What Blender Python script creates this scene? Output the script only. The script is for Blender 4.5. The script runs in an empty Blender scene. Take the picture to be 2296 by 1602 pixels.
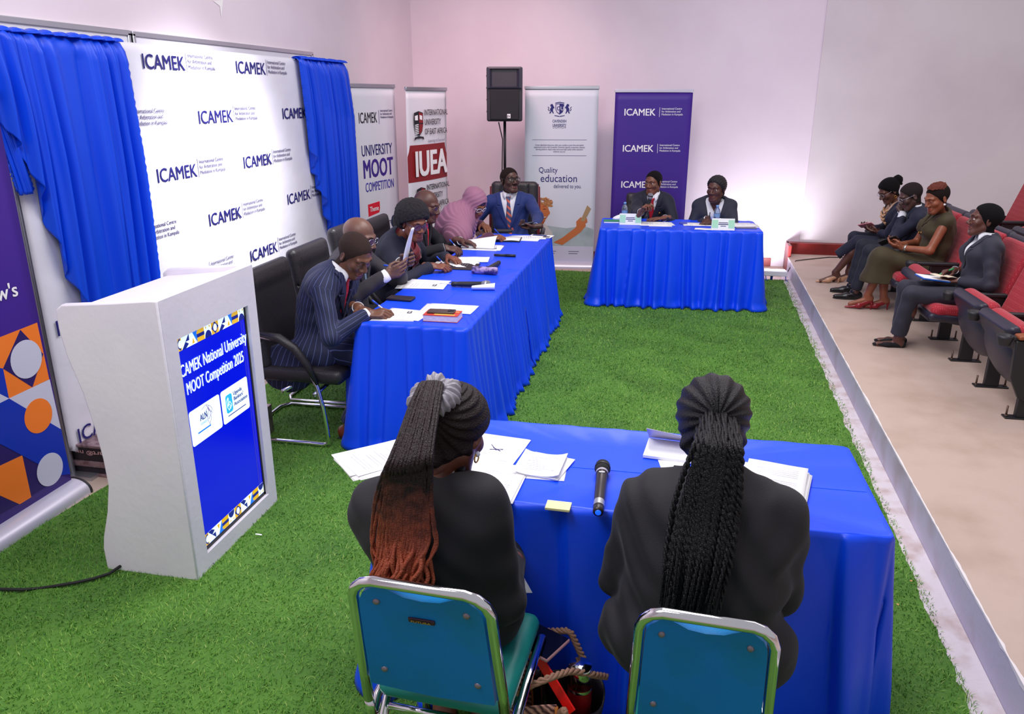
import bpy, math, random
import numpy as np
from mathutils import Vector, Matrix, Euler
rng = np.random.default_rng(7)
random.seed(7)
PI = math.pi
SC = bpy.context.scene
COL = SC.collection

# ------------------------------------------------------------------ camera
FPX, CX, CY, HC = 1746.0, 1148.0, 801.0, 1.95
PITCH = math.atan((CY - 215) / FPX)
PSI = math.atan((1524 - CX) * math.cos(PITCH) / FPX)
FW = np.array([math.sin(-PSI) * math.cos(PITCH), math.cos(PSI) * math.cos(PITCH), -math.sin(PITCH)])
RT = np.array([math.cos(PSI), math.sin(PSI), 0.0])
UPV = np.cross(RT, FW)
CAM = np.array([0, 0, HC])
def _ray(u, v): return FW + RT * (u - CX) / FPX + UPV * (CY - v) / FPX
def atz(u, v, z=0.0):
    d = _ray(u, v); return CAM + d * ((z - HC) / d[2])
def atx(u, v, x):
    d = _ray(u, v); return CAM + d * (x / d[0])
def aty(u, v, y):
    d = _ray(u, v); return CAM + d * (y / d[1])
cd = bpy.data.cameras.new('camera'); co = bpy.data.objects.new('camera', cd); COL.objects.link(co)
cd.sensor_width = 36.0; cd.lens = FPX / 2296 * 36.0; cd.clip_start = .05
mx = Matrix.Identity(4)
for i in range(3):
    mx[i][0] = RT[i]; mx[i][1] = UPV[i]; mx[i][2] = -FW[i]; mx[i][3] = CAM[i]
co.matrix_world = mx
SC.camera = co

# ------------------------------------------------------------------ materials
def lin(c):
    out = []
    for x in c[:3]:
        x = x / 255.0
        out.append(x / 12.92 if x <= .04045 else ((x + .055) / 1.055) ** 2.4)
    return (*out, 1.0)
MATS = {}
def M(name, rgb, rough=.6, metal=0.0, bump=None, var=None, sheen=0, coat=0, emit=0, trans=0, spec=None, sss=0):
    """bump=(scale, strength, detail) noise bump; var=(scale, rgb2, lo, hi) colour variation"""
    if name in MATS: return MATS[name]
    m = bpy.data.materials.new(name); m.use_nodes = True
    nt = m.node_tree; b = nt.nodes['Principled BSDF']
    b.inputs['Base Color'].default_value = lin(rgb)
    b.inputs['Roughness'].default_value = rough
    b.inputs['Metallic'].default_value = metal
    if spec is not None: b.inputs['Specular IOR Level'].default_value = spec
    if sheen: b.inputs['Sheen Weight'].default_value = sheen; b.inputs['Sheen Roughness'].default_value = .4
    if coat: b.inputs['Coat Weight'].default_value = coat; b.inputs['Coat Roughness'].default_value = .15
    if trans: b.inputs['Transmission Weight'].default_value = trans
    if emit:
        b.inputs['Emission Color'].default_value = lin(rgb); b.inputs['Emission Strength'].default_value = emit
    tc = None
    if bump or var:
        tc = nt.nodes.new('ShaderNodeTexCoord')
    if var:
        n = nt.nodes.new('ShaderNodeTexNoise'); n.inputs['Scale'].default_value = var[0]; n.inputs['Detail'].default_value = 6
        nt.links.new(tc.outputs['Object'], n.inputs['Vector'])
        r = nt.nodes.new('ShaderNodeMapRange'); r.inputs['From Min'].default_value = var[2]; r.inputs['From Max'].default_value = var[3]
        nt.links.new(n.outputs['Fac'], r.inputs['Value'])
        mixn = nt.nodes.new('ShaderNodeMix'); mixn.data_type = 'RGBA'
        mixn.inputs['A'].default_value = lin(rgb); mixn.inputs['B'].default_value = lin(var[1])
        nt.links.new(r.outputs['Result'], mixn.inputs['Factor'])
        nt.links.new(mixn.outputs['Result'], b.inputs['Base Color'])
    if bump:
        n = nt.nodes.new('ShaderNodeTexNoise'); n.inputs['Scale'].default_value = bump[0]
        n.inputs['Detail'].default_value = bump[2] if len(bump) > 2 else 3
        nt.links.new(tc.outputs['Object'], n.inputs['Vector'])
        bp = nt.nodes.new('ShaderNodeBump'); bp.inputs['Strength'].default_value = bump[1]; bp.inputs['Distance'].default_value = .01
        nt.links.new(n.outputs['Fac'], bp.inputs['Height']); nt.links.new(bp.outputs['Normal'], b.inputs['Normal'])
    MATS[name] = m
    return m
def stripes(name, base, line, axis, period, width, rough=.7):
    """cloth with thin woven lines, in object space"""
    if name in MATS: return MATS[name]
    m = M(name, base, rough, sheen=.06); nt = m.node_tree; b = nt.nodes['Principled BSDF']
    if axis is None:
        sx = nt.nodes.new('ShaderNodeAttribute'); sx.attribute_name = 'weave'; outp = sx.outputs['Fac']
    else:
        tc = nt.nodes.new('ShaderNodeTexCoord'); sx = nt.nodes.new('ShaderNodeVectorMath'); sx.operation = 'DOT_PRODUCT'
        sx.inputs[1].default_value = axis
        nt.links.new(tc.outputs['Object'], sx.inputs[0]); outp = sx.outputs['Value']
    mo = nt.nodes.new('ShaderNodeMath'); mo.operation = 'PINGPONG'; mo.inputs[1].default_value = period / 2
    nt.links.new(outp, mo.inputs[0])
    lt = nt.nodes.new('ShaderNodeMath'); lt.operation = 'LESS_THAN'; lt.inputs[1].default_value = width / 2
    nt.links.new(mo.outputs[0], lt.inputs[0])
    mixn = nt.nodes.new('ShaderNodeMix'); mixn.data_type = 'RGBA'
    mixn.inputs['A'].default_value = lin(base); mixn.inputs['B'].default_value = lin(line)
    nt.links.new(lt.outputs[0], mixn.inputs['Factor']); nt.links.new(mixn.outputs['Result'], b.inputs['Base Color'])
    return m
def dots(name, base, dot, scale, r=.25, rough=.6):
    if name in MATS: return MATS[name]
    m = M(name, base, rough); nt = m.node_tree; b = nt.nodes['Principled BSDF']
    tc = nt.nodes.new('ShaderNodeTexCoord'); v = nt.nodes.new('ShaderNodeTexVoronoi'); v.inputs['Scale'].default_value = scale
    v.inputs['Randomness'].default_value = .1
    nt.links.new(tc.outputs['Object'], v.inputs['Vector'])
    lt = nt.nodes.new('ShaderNodeMath'); lt.operation = 'LESS_THAN'; lt.inputs[1].default_value = r
    nt.links.new(v.outputs['Distance'], lt.inputs[0])
    mixn = nt.nodes.new('ShaderNodeMix'); mixn.data_type = 'RGBA'
    mixn.inputs['A'].default_value = lin(base); mixn.inputs['B'].default_value = lin(dot)
    nt.links.new(lt.outputs[0], mixn.inputs['Factor']); nt.links.new(mixn.outputs['Result'], b.inputs['Base Color'])
    return m

# ------------------------------------------------------------------ objects
def tag(o, label=None, cat=None, group=None, kind=None):
    if label: o['label'] = label
    if cat: o['category'] = cat
    if group: o['group'] = group
    if kind: o['kind'] = kind
    return o
def thing(name, label, cat, loc=(0, 0, 0), rz=0.0, group=None):
    o = bpy.data.objects.new(name, None); COL.objects.link(o)
    o.location = [float(x) for x in loc]; o.rotation_euler = (0, 0, rz); o.empty_display_size = .1
    return tag(o, label, cat, group)
def wmat(o):
    m = Matrix.Identity(4)
    while o is not None:
        m = o.matrix_basis @ m; o = o.parent
    return m
def put(name, me, parent=None, world=False):
    o = bpy.data.objects.new(name, me); COL.objects.link(o)
    if parent is not None:
        o.parent = parent
        if world: me.transform(wmat(parent).inverted())
    return o
def copy_tree(o, parent=None):
    c = o.copy(); COL.objects.link(c)
    if parent is not None: c.parent = parent
    for ch in list(o.children): copy_tree(ch, c)
    return c
def unit(v):
    v = np.asarray(v, float); return v / (np.linalg.norm(v) + 1e-12)
A = lambda *p: np.array(p, float)

class MB:
    def __init__(s): s.v = []; s.f = []; s.m = []; s.sm = []
    def add(s, vs, fs, m=0, sm=False):
        o = len(s.v); s.v.extend([tuple(map(float, p)) for p in vs])
        for f in fs: s.f.append([i + o for i in f]); s.m.append(m); s.sm.append(sm)
        return s
    def box(s, c, d, R=None, m=0):
        c = np.asarray(c, float); h = np.asarray(d, float) / 2
        P = np.array([[x, y, z] for x in (-1, 1) for y in (-1, 1) for z in (-1, 1)], float) * h
        if R is not None: P = P @ np.asarray(R, float).T
        return s.add(P + c, [(0, 1, 3, 2), (4, 6, 7, 5), (0, 4, 5, 1), (2, 3, 7, 6), (0, 2, 6, 4), (1, 5, 7, 3)], m)
    def prism(s, poly, o, ax, ay, az, m=0):
        """polygon poly (2D) in plane o+ax*x+ay*y extruded along az (vector)"""
        o, ax, ay, az = map(lambda q: np.asarray(q, float), (o, ax, ay, az)); n = len(poly)
        a = [o + ax * x + ay * y for x, y in poly]; b = [p + az for p in a]
        fs = [tuple(range(n)), tuple(range(2 * n - 1, n - 1, -1))] + [(i, i + n, (i + 1) % n + n, (i + 1) % n) for i in range(n)]
        return s.add(a + b, fs, m)
    def flat(s, pts, m=0):
        return s.add(pts, [tuple(range(len(pts)))], m)
    def tube(s, pts, r, n=10, m=0, cap=True, closed=False):
        pts = [np.asarray(p, float) for p in pts]; k = len(pts)
        rs = list(r) if hasattr(r, '__len__') else [r] * k
        ring = []; u = None
        for i in range(k):
            if closed: t = unit(pts[(i + 1) % k] - pts[i - 1])
            else: t = unit(pts[min(i + 1, k - 1)] - pts[max(i - 1, 0)])
            if u is None:
                u = np.cross(t, (0, 0, 1));
                if np.linalg.norm(u) < 1e-3: u = np.cross(t, (0, 1, 0))
            u = unit(u - t * (u @ t)); w = np.cross(t, u)
            ring.append([pts[i] + rs[i] * (math.cos(2 * PI * j / n) * u + math.sin(2 * PI * j / n) * w) for j in range(n)])
        vs = [p for q in ring for p in q]; fs = []
        for i in range(k if closed else k - 1):
            i2 = (i + 1) % k
            for j in range(n):
                j2 = (j + 1) % n; fs.append((i * n + j, i * n + j2, i2 * n + j2, i2 * n + j))
        if cap and not closed:
            fs.append(tuple(range(n - 1, -1, -1))); fs.append(tuple((k - 1) * n + j for j in range(n)))
        return s.add(vs, fs, m, True)
    def lathe(s, prof, o, axis=(0, 0, 1), n=24, m=0, cap=True):
        """profile [(r,h)..] around axis at o"""
        ax = unit(axis); u = np.cross(ax, (1, 0, 0))
        if np.linalg.norm(u) < 1e-3: u = np.cross(ax, (0, 1, 0))
        u = unit(u); w = np.cross(ax, u); o = np.asarray(o, float); k = len(prof)
        vs = [o + ax * h + r * (math.cos(2 * PI * j / n) * u + math.sin(2 * PI * j / n) * w) for r, h in prof for j in range(n)]
        fs = [(i * n + j, i * n + (j + 1) % n, (i + 1) * n + (j + 1) % n, (i + 1) * n + j) for i in range(k - 1) for j in range(n)]
        if cap: fs += [tuple(range(n - 1, -1, -1)), tuple((k - 1) * n + j for j in range(n))]
        return s.add(vs, fs, m, True)
    def grid(s, G, m=0, sm=True, loop=False):
        G = np.asarray(G, float); a, b = G.shape[:2]
        fs = [(i * b + j, i * b + (j + 1) % b, (i + 1) * b + (j + 1) % b, (i + 1) * b + j) for i in range(a - 1) for j in range(b if loop else b - 1)]
        return s.add(G.reshape(-1, 3), fs, m, sm)
    def mesh(s, name, mats):
        me = bpy.data.meshes.new(name); me.from_pydata(s.v, [], s.f)
        for mm in (mats if isinstance(mats, (list, tuple)) else [mats]): me.materials.append(mm)
        me.polygons.foreach_set('material_index', s.m); me.polygons.foreach_set('use_smooth', s.sm)
        me.update()
        return me
    def build(s, name, mats, parent=None, world=False, bevel=0, seg=2, solid=0, smooth=None, offset=-1):
        me = s.mesh(name, mats)
        if smooth is not None:
            me.polygons.foreach_set('use_smooth', [True] * len(me.polygons)); me.set_sharp_from_angle(angle=math.radians(smooth))
        o = put(name, me, parent, world)
        if solid:
            md = o.modifiers.new('thickness', 'SOLIDIFY'); md.thickness = solid; md.offset = offset
        if bevel:
            md = o.modifiers.new('bevel', 'BEVEL'); md.width = bevel; md.segments = seg; md.limit_method = 'ANGLE'; md.angle_limit = math.radians(35)
            me.polygons.foreach_set('use_smooth', [True] * len(me.polygons)); me.set_sharp_from_angle(angle=math.radians(35))
            md.harden_normals = False
        return o
def rotz(a): c, s = math.cos(a), math.sin(a); return np.array([[c, -s, 0], [s, c, 0], [0, 0, 1.]])
def frame_R(x, y): x = unit(x); y = unit(y - x * (np.dot(x, y))); return np.stack([x, y, np.cross(x, y)], 1)

def text(name, body, o, ax, ay, mat, parent=None, h=None, w=None, align='LEFT', bold=0.0, ext=.0006, sp=1.0, space=1.0, shear=0.0, lines=1.0):
    """flat lettering: origin o (baseline), direction ax, up ay; h = size of the letters, w = fit total width"""
    cu = bpy.data.curves.new(name, 'FONT'); cu.body = body; cu.size = 1.0; cu.align_x = 'LEFT'; cu.resolution_u = 3
    cu.space_character = space; cu.space_line = lines; cu.shear = shear
    cu.align_x = align
    t = bpy.data.objects.new(name, cu); COL.objects.link(t)
    dg = bpy.context.evaluated_depsgraph_get(); dg.update()
    me = bpy.data.meshes.new_from_object(t.evaluated_get(dg))
    bpy.data.objects.remove(t); bpy.data.curves.remove(cu)
    me.name = name
    n = len(me.vertices); P = np.zeros(n * 3, np.float32); me.vertices.foreach_get('co', P); P = P.reshape(-1, 3)
    sc = h / .705 if h else 1.0
    if w:
        wid = P[:, 0].max() - P[:, 0].min(); sx = w / wid
        if not h: sc = sx
        if align == 'LEFT': P[:, 0] -= P[:, 0].min()
    else: sx = sc
    ax, ay, o = unit(ax), unit(ay), np.asarray(o, float); nz = np.cross(ax, ay)
    Q = o + P[:, :1] * sx * ax + P[:, 1:2] * sc * ay + nz * ext
    F_ = [list(q.vertices) for q in me.polygons]; bpy.data.meshes.remove(me); e_ = bold * sx * .75; last = None
    nl = body.count('\n') + 1; row = [min(nl - 1, max(0, round((.3 - np.mean(P[f, 1])) / lines))) for f in F_] if nl > 1 else [0] * len(F_)
    for k in range(nl):                              # one mesh per printed line
        fs = [f for f, r_ in zip(F_, row) if r_ == k]
        if not fs: continue
        used = sorted({i for f in fs for i in f}); ix = {i: j for j, i in enumerate(used)}; b = MB()
        for q_, (dx, dy) in enumerate(((-1, -.6), (1, -.6), (-1, .6), (1, .6), (0, 0)) if bold else ((0, 0),)): b.add(Q[used] + e_ * (dx * ax + dy * ay) + nz * .00022 * q_, [[ix[i] for i in f] for f in fs])
        last = put(name, b.mesh(name, mat), parent, parent is not None)
    return last

# ------------------------------------------------------------------ signed distance modelling
class SDF:
    def __init__(s): s.it = []
    def add(s, f, c, r, k=.02, op='u'): s.it.append((op, k, f, np.asarray(c, float), r)); return s
    def rc(s, a, b, ra, rb=None, k=.02, op='u', flat=None):
        a = np.asarray(a, float); b = np.asarray(b, float); rb = ra if rb is None else rb
        ab = b - a; c = (a + b) / 2; r = np.linalg.norm(ab) / 2 + max(ra, rb)
        if flat is not None:
            fx, fs = unit(flat[0]), flat[1]; T = np.eye(3) + np.outer(fx, fx) * (1 / fs - 1)
            ab2 = T @ ab; r *= max(1, fs)
        else: T = None; ab2 = ab
        L = ab2 @ ab2 + 1e-12
        def f(p):
            q = p - a
            if T is not None: q = q @ T.T
            t = np.clip(q @ ab2 / L, 0, 1)
            return np.sqrt(((q - t[:, None] * ab2) ** 2).sum(1)) - (ra + (rb - ra) * t)
        return s.add(f, c, r, k, op)
    def ell(s, c, rad, R=None, k=.02, op='u'):
        c = np.asarray(c, float); rad = np.asarray(rad, float) * np.ones(3); R = np.eye(3) if R is None else np.asarray(R, float)
        def f(p):
            q = (p - c) @ R
            a = np.sqrt(((q / rad) ** 2).sum(1)); b = np.sqrt(((q / rad ** 2) ** 2).sum(1)) + 1e-9
            return a * (a - 1) / b
        return s.add(f, c, rad.max(), k, op)
    def box(s, c, half, R=None, rnd=.005, k=.01, op='u'):
        c = np.asarray(c, float); half = np.asarray(half, float) - rnd; R = np.eye(3) if R is None else np.asarray(R, float)
        def f(p):
            q = np.abs((p - c) @ R) - half
            return np.sqrt((np.maximum(q, 0) ** 2).sum(1)) + np.minimum(q.max(1), 0) - rnd
        return s.add(f, c, np.linalg.norm(half) + rnd, k, op)
    def cut(s, n, o, k=.002):
        """remove what lies on the +n side of the plane through o"""
        n = unit(n); o = np.asarray(o, float)
        return s.add(lambda p: (p - o) @ n, o, 1e9, k, 'i')
    def disp(s, f): return s.add(f, (0, 0, 0), 1e9, 0, 'd')
    def ev(s, P, c=None, rad=1e9, pad=.02):
        d = np.full(len(P), 1.0)
        if c is not None:
            if getattr(s, 'nn', 0) != len(s.it):
                s.nn = len(s.it); s.CC = np.array([q[3] for q in s.it]); s.RR = np.array([q[4] + q[1] + pad if q[0] in 'us' else 1e9 for q in s.it])
            sel = np.sqrt(((s.CC - c) ** 2).sum(1)) - s.RR - rad <= 0
        for i_, (op, k, f, cc, r) in enumerate(s.it):
            if c is not None and not sel[i_]: continue
            if op == 'd': d = d + f(P); continue
            e = f(P)
            if op == 'u':
                if k > 0:
                    h = np.maximum(k - np.abs(d - e), 0) / k; d = np.minimum(d, e) - h * h * k * .25
                else: d = np.minimum(d, e)
            elif op == 's':
                if k > 0:
                    h = np.maximum(k - np.abs(d + e), 0) / k; d = np.maximum(d, -e) + h * h * k * .25
                else: d = np.maximum(d, -e)
            else: d = np.maximum(d, e)
        return d
    def bounds(s):
        lo = np.full(3, 1e9); hi = -lo
        for op, k, f, c, r in s.it:
            if op == 'u': lo = np.minimum(lo, c - r); hi = np.maximum(hi, c + r)
        return lo, hi
    def net(s, vox, lo=None, hi=None, smooth=0):
        b0, b1 = s.bounds()
        lo = b0 if lo is None else np.maximum(b0, lo); hi = b1 if hi is None else np.minimum(b1, hi)
        lo = lo - 2.5 * vox; n = np.ceil((hi - lo) / vox).astype(int) + 4
        D = np.ones(n, np.float32); B = 12; BB = 48
        todo = []
        for i in range(0, n[0], BB):
            for j in range(0, n[1], BB):
                for l in range(0, n[2], BB):
                    e = np.minimum((i + BB, j + BB, l + BB), n); c = lo + (np.array((i, j, l)) + e - 1) / 2 * vox; rad = np.linalg.norm((e - 1 - (i, j, l)) * vox / 2)
                    dc = float(s.ev(c[None], c, rad)[0])
                    if dc > rad * 1.9 + .015: continue
                    todo += [(a, b, c_) for a in range(i, e[0], B) for b in range(j, e[1], B) for c_ in range(l, e[2], B)]
        if True:
            if True:
                for i, j, l in todo:
                    e = np.minimum((i + B, j + B, l + B), n)
                    c = lo + (np.array((i, j, l)) + e - 1) / 2 * vox; rad = np.linalg.norm((e - 1 - (i, j, l)) * vox / 2)
                    dc = float(s.ev(c[None], c, rad)[0])
                    if abs(dc) > rad * 1.9 + .015:
                        if dc < 0: D[i:e[0], j:e[1], l:e[2]] = -1
                        continue
                    gx, gy, gz = np.meshgrid(np.arange(i, e[0]), np.arange(j, e[1]), np.arange(l, e[2]), indexing='ij')
                    P = np.stack([gx, gy, gz], -1).reshape(-1, 3) * vox + lo
                    D[i:e[0], j:e[1], l:e[2]] = s.ev(P, c, rad).reshape(gx.shape)
        # keep the outside open at the border of the box
        D[0], D[-1] = 1, 1; D[:, 0], D[:, -1] = 1, 1; D[:, :, 0], D[:, :, -1] = 1, 1
        ins = D < 0
        cs = [slice(None, -1), slice(1, None)]
        cnt = np.zeros(n - 1, np.int8)
        for a in (0, 1):
            for b in (0, 1):
                for c in (0, 1): cnt += ins[cs[a], cs[b], cs[c]]
        cell = np.argwhere((cnt > 0) & (cnt < 8))
        if len(cell) == 0: return np.zeros((0, 3)), np.zeros((0, 4), int)
        idx = np.full(n - 1, -1, np.int32); idx[tuple(cell.T)] = np.arange(len(cell))
        acc = np.zeros((len(cell), 3)); num = np.zeros(len(cell))
        cor = [np.array((a, b, c)) for a in (0, 1) for b in (0, 1) for c in (0, 1)]
        val = {tuple(q): D[tuple((cell + q).T)] for q in cor}
        for q in cor:
            for ax in range(3):
                if q[ax]: continue
                q2 = q.copy(); q2[ax] = 1; d0, d1 = val[tuple(q)], val[tuple(q2)]
                w = (d0 < 0) != (d1 < 0)
                t = np.where(w, d0 / np.where(w, d0 - d1, 1), 0)
                p = np.tile(q.astype(float), (len(cell), 1)); p[:, ax] += t
                acc[w] += p[w]; num[w] += 1
        V = lo + (cell + acc / num[:, None]) * vox
        F = []
        for ax in range(3):
            o1, o2 = [(1, 2), (2, 0), (0, 1)][ax]
            s0 = [slice(1, -1)] * 3; s1 = [slice(1, -1)] * 3; s0[ax] = slice(0, -1); s1[ax] = slice(1, None)
            a, b = ins[tuple(s0)], ins[tuple(s1)]
            for flip, w in ((False, a & ~b), (True, ~a & b)):
                e = np.argwhere(w)
                if not len(e): continue
                off = np.ones(3, int); off[ax] = 0; e = e + off
                u1 = np.zeros(3, int); u1[o1] = 1; u2 = np.zeros(3, int); u2[o2] = 1
                q = [idx[tuple((e - u1 - u2).T)], idx[tuple((e - u2).T)], idx[tuple(e.T)], idx[tuple((e - u1).T)]]
                q = np.stack(q[::-1] if flip else q, 1); F.append(q)
        F = np.concatenate(F); F = F[(F >= 0).all(1)]
        for _ in range(smooth):
            S = np.zeros_like(V); c = np.zeros(len(V))
            for k in range(4):
                np.add.at(S, F[:, k], V[F[:, (k + 1) % 4]]); np.add.at(c, F[:, k], 1)
            V = V * .5 + .5 * S / np.maximum(c, 1)[:, None]
        return V, F
def np_mesh(name, V, F, mats, smooth=True, mi=None):
    me = bpy.data.meshes.new(name); k = F.shape[1]
    me.vertices.add(len(V)); me.vertices.foreach_set('co', np.asarray(V, np.float32).ravel())
    me.loops.add(F.size); me.loops.foreach_set('vertex_index', F.astype(np.int32).ravel())
    me.polygons.add(len(F)); me.polygons.foreach_set('loop_start', np.arange(0, F.size, k, dtype=np.int32))
    if mi is not None: me.polygons.foreach_set('material_index', np.asarray(mi, np.int32))
    for mm in (mats if isinstance(mats, (list, tuple)) else [mats]): me.materials.append(mm)
    me.update(calc_edges=True)
    me.polygons.foreach_set('use_smooth', np.full(len(F), smooth)); me.update()
    return me
QF = 1.0
def sdf_obj(name, s, vox, mats, parent, lo=None, hi=None, smooth=0):
    V, F = s.net(vox, lo, hi, smooth)
    return put(name, np_mesh(name, V, F, mats), parent, True)
# ================================================================== palette
WALL = M('plaster_pink_white', (230, 216, 226), .75, bump=(18, .12, 5), var=(1.3, (222, 206, 218), .4, .75))
WALLR = M('plaster_grey_white', (222, 212, 216), .75, bump=(14, .15, 5), var=(1.1, (208, 196, 202), .4, .75))
CONC = M('concrete_floor', (190, 168, 156), .75, bump=(60, .15, 6), var=(3.2, (172, 148, 134), .45, .8))
LIP = M('cement_lip', (214, 204, 210), .8, bump=(40, .4, 6), var=(9.0, (188, 168, 166), .45, .7))
RISER = M('riser_paint', (190, 182, 200), .6, bump=(30, .15, 5), var=(4.0, (168, 152, 160), .5, .75))
RED = M('red_gloss_paint', (134, 30, 28), .4, var=(6, (112, 24, 22), .4, .7))
BLUE = M('blue_satin', (0, 70, 222), .42, sheen=.03, bump=(300, .05, 2), spec=.4)
BLUET = M('blue_table_satin', (0, 74, 250), .40, sheen=.03, bump=(7, .25, 3), spec=.45)
WHITECLOTH = M('white_backdrop_cloth', (226, 224, 236), .5, bump=(7, .6, 5))
PRNAVY = M('navy_print', (24, 22, 110), .6)
PRBLACK = M('black_print', (26, 22, 34), .6)
PRGREY = M('grey_print', (104, 100, 136), .6)
PRWHITE = M('white_print', (248, 246, 250), .6)
PRPURPLE = M('purple_print', (62, 28, 140), .55)
PRRED = M('red_print', (226, 18, 48), .55)
PRMAROON = M('maroon_print', (142, 26, 34), .55)
PRORANGE = M('orange_print', (250, 128, 40), .5)
PRBLUE = M('blue_print', (10, 50, 178), .5)
PRINK = M('dark_violet_print', (44, 26, 100), .5)
PRPALE = M('pale_lilac_print', (205, 205, 226), .55)
BANW = M('white_banner_vinyl', (228, 226, 236), .5)
BANC = M('pale_blue_banner_vinyl', (214, 220, 232), .5)
ALU = M('brushed_aluminium', (196, 198, 206), .38, metal=.9)
ALUW = M('silver_cassette', (214, 210, 226), .35, metal=.35)
CHROME = M('chrome', (235, 235, 240), .08, metal=1.0)
BLACKP = M('black_plastic', (34, 33, 38), .5, bump=(250, .08, 2))
BLACKM = M('black_metal', (26, 26, 30), .45)
LEATHER = M('black_leather', (38, 35, 40), .42, bump=(120, .2, 4))
PAINTW = M('white_paint_lectern', (236, 230, 240), .55, bump=(35, .12, 5), var=(3, (226, 220, 234), .45, .8))
PAPER = M('paper', (246, 245, 248), .8)
PAPERINK = M('pale_text_ink', (176, 174, 190), .8)
INK = M('text_ink', (52, 50, 66), .8)
COVER = M('book_cover_red', (196, 60, 50), .4)
WOOD = M('varnished_wood', (150, 82, 44), .35, var=(14, (120, 60, 30), .4, .7))
RUBBER = M('rubber', (24, 23, 25), .7)

# ================================================================== setting
XW, YW = -3.22, 9.70
def edge_x(y): return 1.135 + .0225 * y
def struct(o, label=None): o['kind'] = 'structure'; return o
b = MB(); b.box((0, 4, -.05), (14, 14, .1)); struct(b.build('floor', CONC))
b = MB(); b.box((XW - .05, 3.5, 2.2), (.1, 13, 4.6)); struct(b.build('wall_left', WALL))
b = MB(); b.box((-.885, YW + .05, 2.2), (4.77, .1, 4.6)); struct(b.build('wall_back', WALL))
b = MB(); b.box((4.0, YW + .03, 2.2), (5.0, .1, 4.6)); struct(b.build('wall_right', WALLR))
b = MB()
pl = [(edge_x(-2), -2), (6.5, -2), (6.5, 9.68), (edge_x(9.68), 9.68)]
b.prism(pl, (0, 0, 0), (1, 0, 0), (0, 1, 0), (0, 0, .18))
me = b.mesh('platform', [CONC, RISER])
for p in me.polygons:
    if abs(p.normal.z) < .5: p.material_index = 1
struct(put('floor_platform', me))
# chipped front arris of the platform
b = MB(); ys = np.arange(-1.5, 9.5, .035); r2 = np.random.default_rng(3)
w = np.abs(np.convolve(r2.normal(0, 1, len(ys)), np.ones(5) / 5, 'same')) * .016 + .004
G = [[(edge_x(y) - .0015, y, .1805 - ww * .8), (edge_x(y) - .0015, y, .1812), (edge_x(y) + ww * .55, y, .1812)] for y, ww in zip(ys, w)]
b.grid(G, sm=False); struct(b.build('trim_1', M('bare_cement_edge', (226, 218, 220), .85)))
b = MB()
G = []
for y, ww in zip(ys, w):
    G.append([(edge_x(y) - .001, y, .012), (edge_x(y) - .001 - (.10 - .004 * y) - ww * 1.2, y, .006)])
b.grid(G, sm=False); struct(b.build('trim_2', LIP))
b = MB(); b.box((4.85, 3.8, .27), (3.6, 11.7, .18)); struct(b.build('floor_tier', CONC))
# red skirting
b = MB(); b.box((3.6, 9.63, .15), (4.5, .1, .32)); b.box((1.36, 9.52, .15), (.035, .3, .32)); b.box((-1.0, 9.69, .05), (4.4, .03, .1))
struct(b.build('baseboard_back', RED, bevel=.004))
# paint peeling on the left wall
b = MB()
b.flat([atx(478, 2, XW + .003), atx(500, 0, XW + .003), atx(499, 12, XW + .003), atx(496, 40, XW + .003), atx(493, 14, XW + .003)])
struct(b.build('trim_3', M('peeling_paint', (244, 240, 240), .8)))
# ---- wall socket plate
t = thing('wall_socket', 'white double socket plate low on the pink back wall', 'socket', (-2.06, 9.68, .62))
b = MB(); b.box((-2.06, 9.69, .62), (.15, .018, .16)); b.build('plate', PAPER, t, True, bevel=.004)
for x in (-2.09, -2.03): MB().box((x, 9.678, .63), (.03, .01, .05)).build('switch', PRPALE, t, True, bevel=.002)

# ---- turf: base sheet (structure); the pile comes last
def turf_poly():
    P = [(-2.872, 1.0), (-2.871, 2.5), (-2.83, 3.1), (-2.75, 3.6), (-2.75, 8.92), (1.30, 8.92)]
    for y in np.arange(8.8, -.5, -.2): P.append((edge_x(y) - .022 - (.085 - .009 * y) + .01 * math.sin(9 * y), y))
    return P + [(-2.872, -.3)]
TP = turf_poly()
b = MB(); b.prism(TP, (0, 0, .001), (1, 0, 0), (0, 1, 0), (0, 0, .005))
struct(b.build('floor_turf_base', M('turf_backing', (86, 132, 46), .9, bump=(200, .5, 3), var=(3, (70, 112, 40), .4, .7))))

# ---- whiteboards on the left wall
for nm, y0, y1, lab in (('whiteboard', 2.45, 4.40, 'wall whiteboard in a grey frame above the left blue curtain'), ('whiteboard', 4.42, 6.86, 'wall whiteboard in a grey frame showing above the white printed backdrop')):
    t = thing(nm, lab, 'whiteboard', (XW + .02, (y0 + y1) / 2, 1.05), group='whiteboards behind the backdrop')
    b = MB(); b.box((XW + .012, (y0 + y1) / 2, 1.68), (.02, y1 - y0, 1.24)); b.build('board', M('whiteboard_enamel', (222, 220, 232), .3), t, True)
    b = MB()
    for z in (1.065, 2.30): b.box((XW + .016, (y0 + y1) / 2, z), (.032, y1 - y0, .03))
    for y in (y0 + .012, y1 - .012): b.box((XW + .016, y, 1.68), (.032, .024, 1.24))
    b.build('frame', ALU, t, True, bevel=.003)
    b = MB(); b.box((XW + .05, (y0 + y1) / 2, 1.05), (.075, (y1 - y0) * .7, .014)); b.build('pen_tray', ALU, t, True, bevel=.003)

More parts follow.
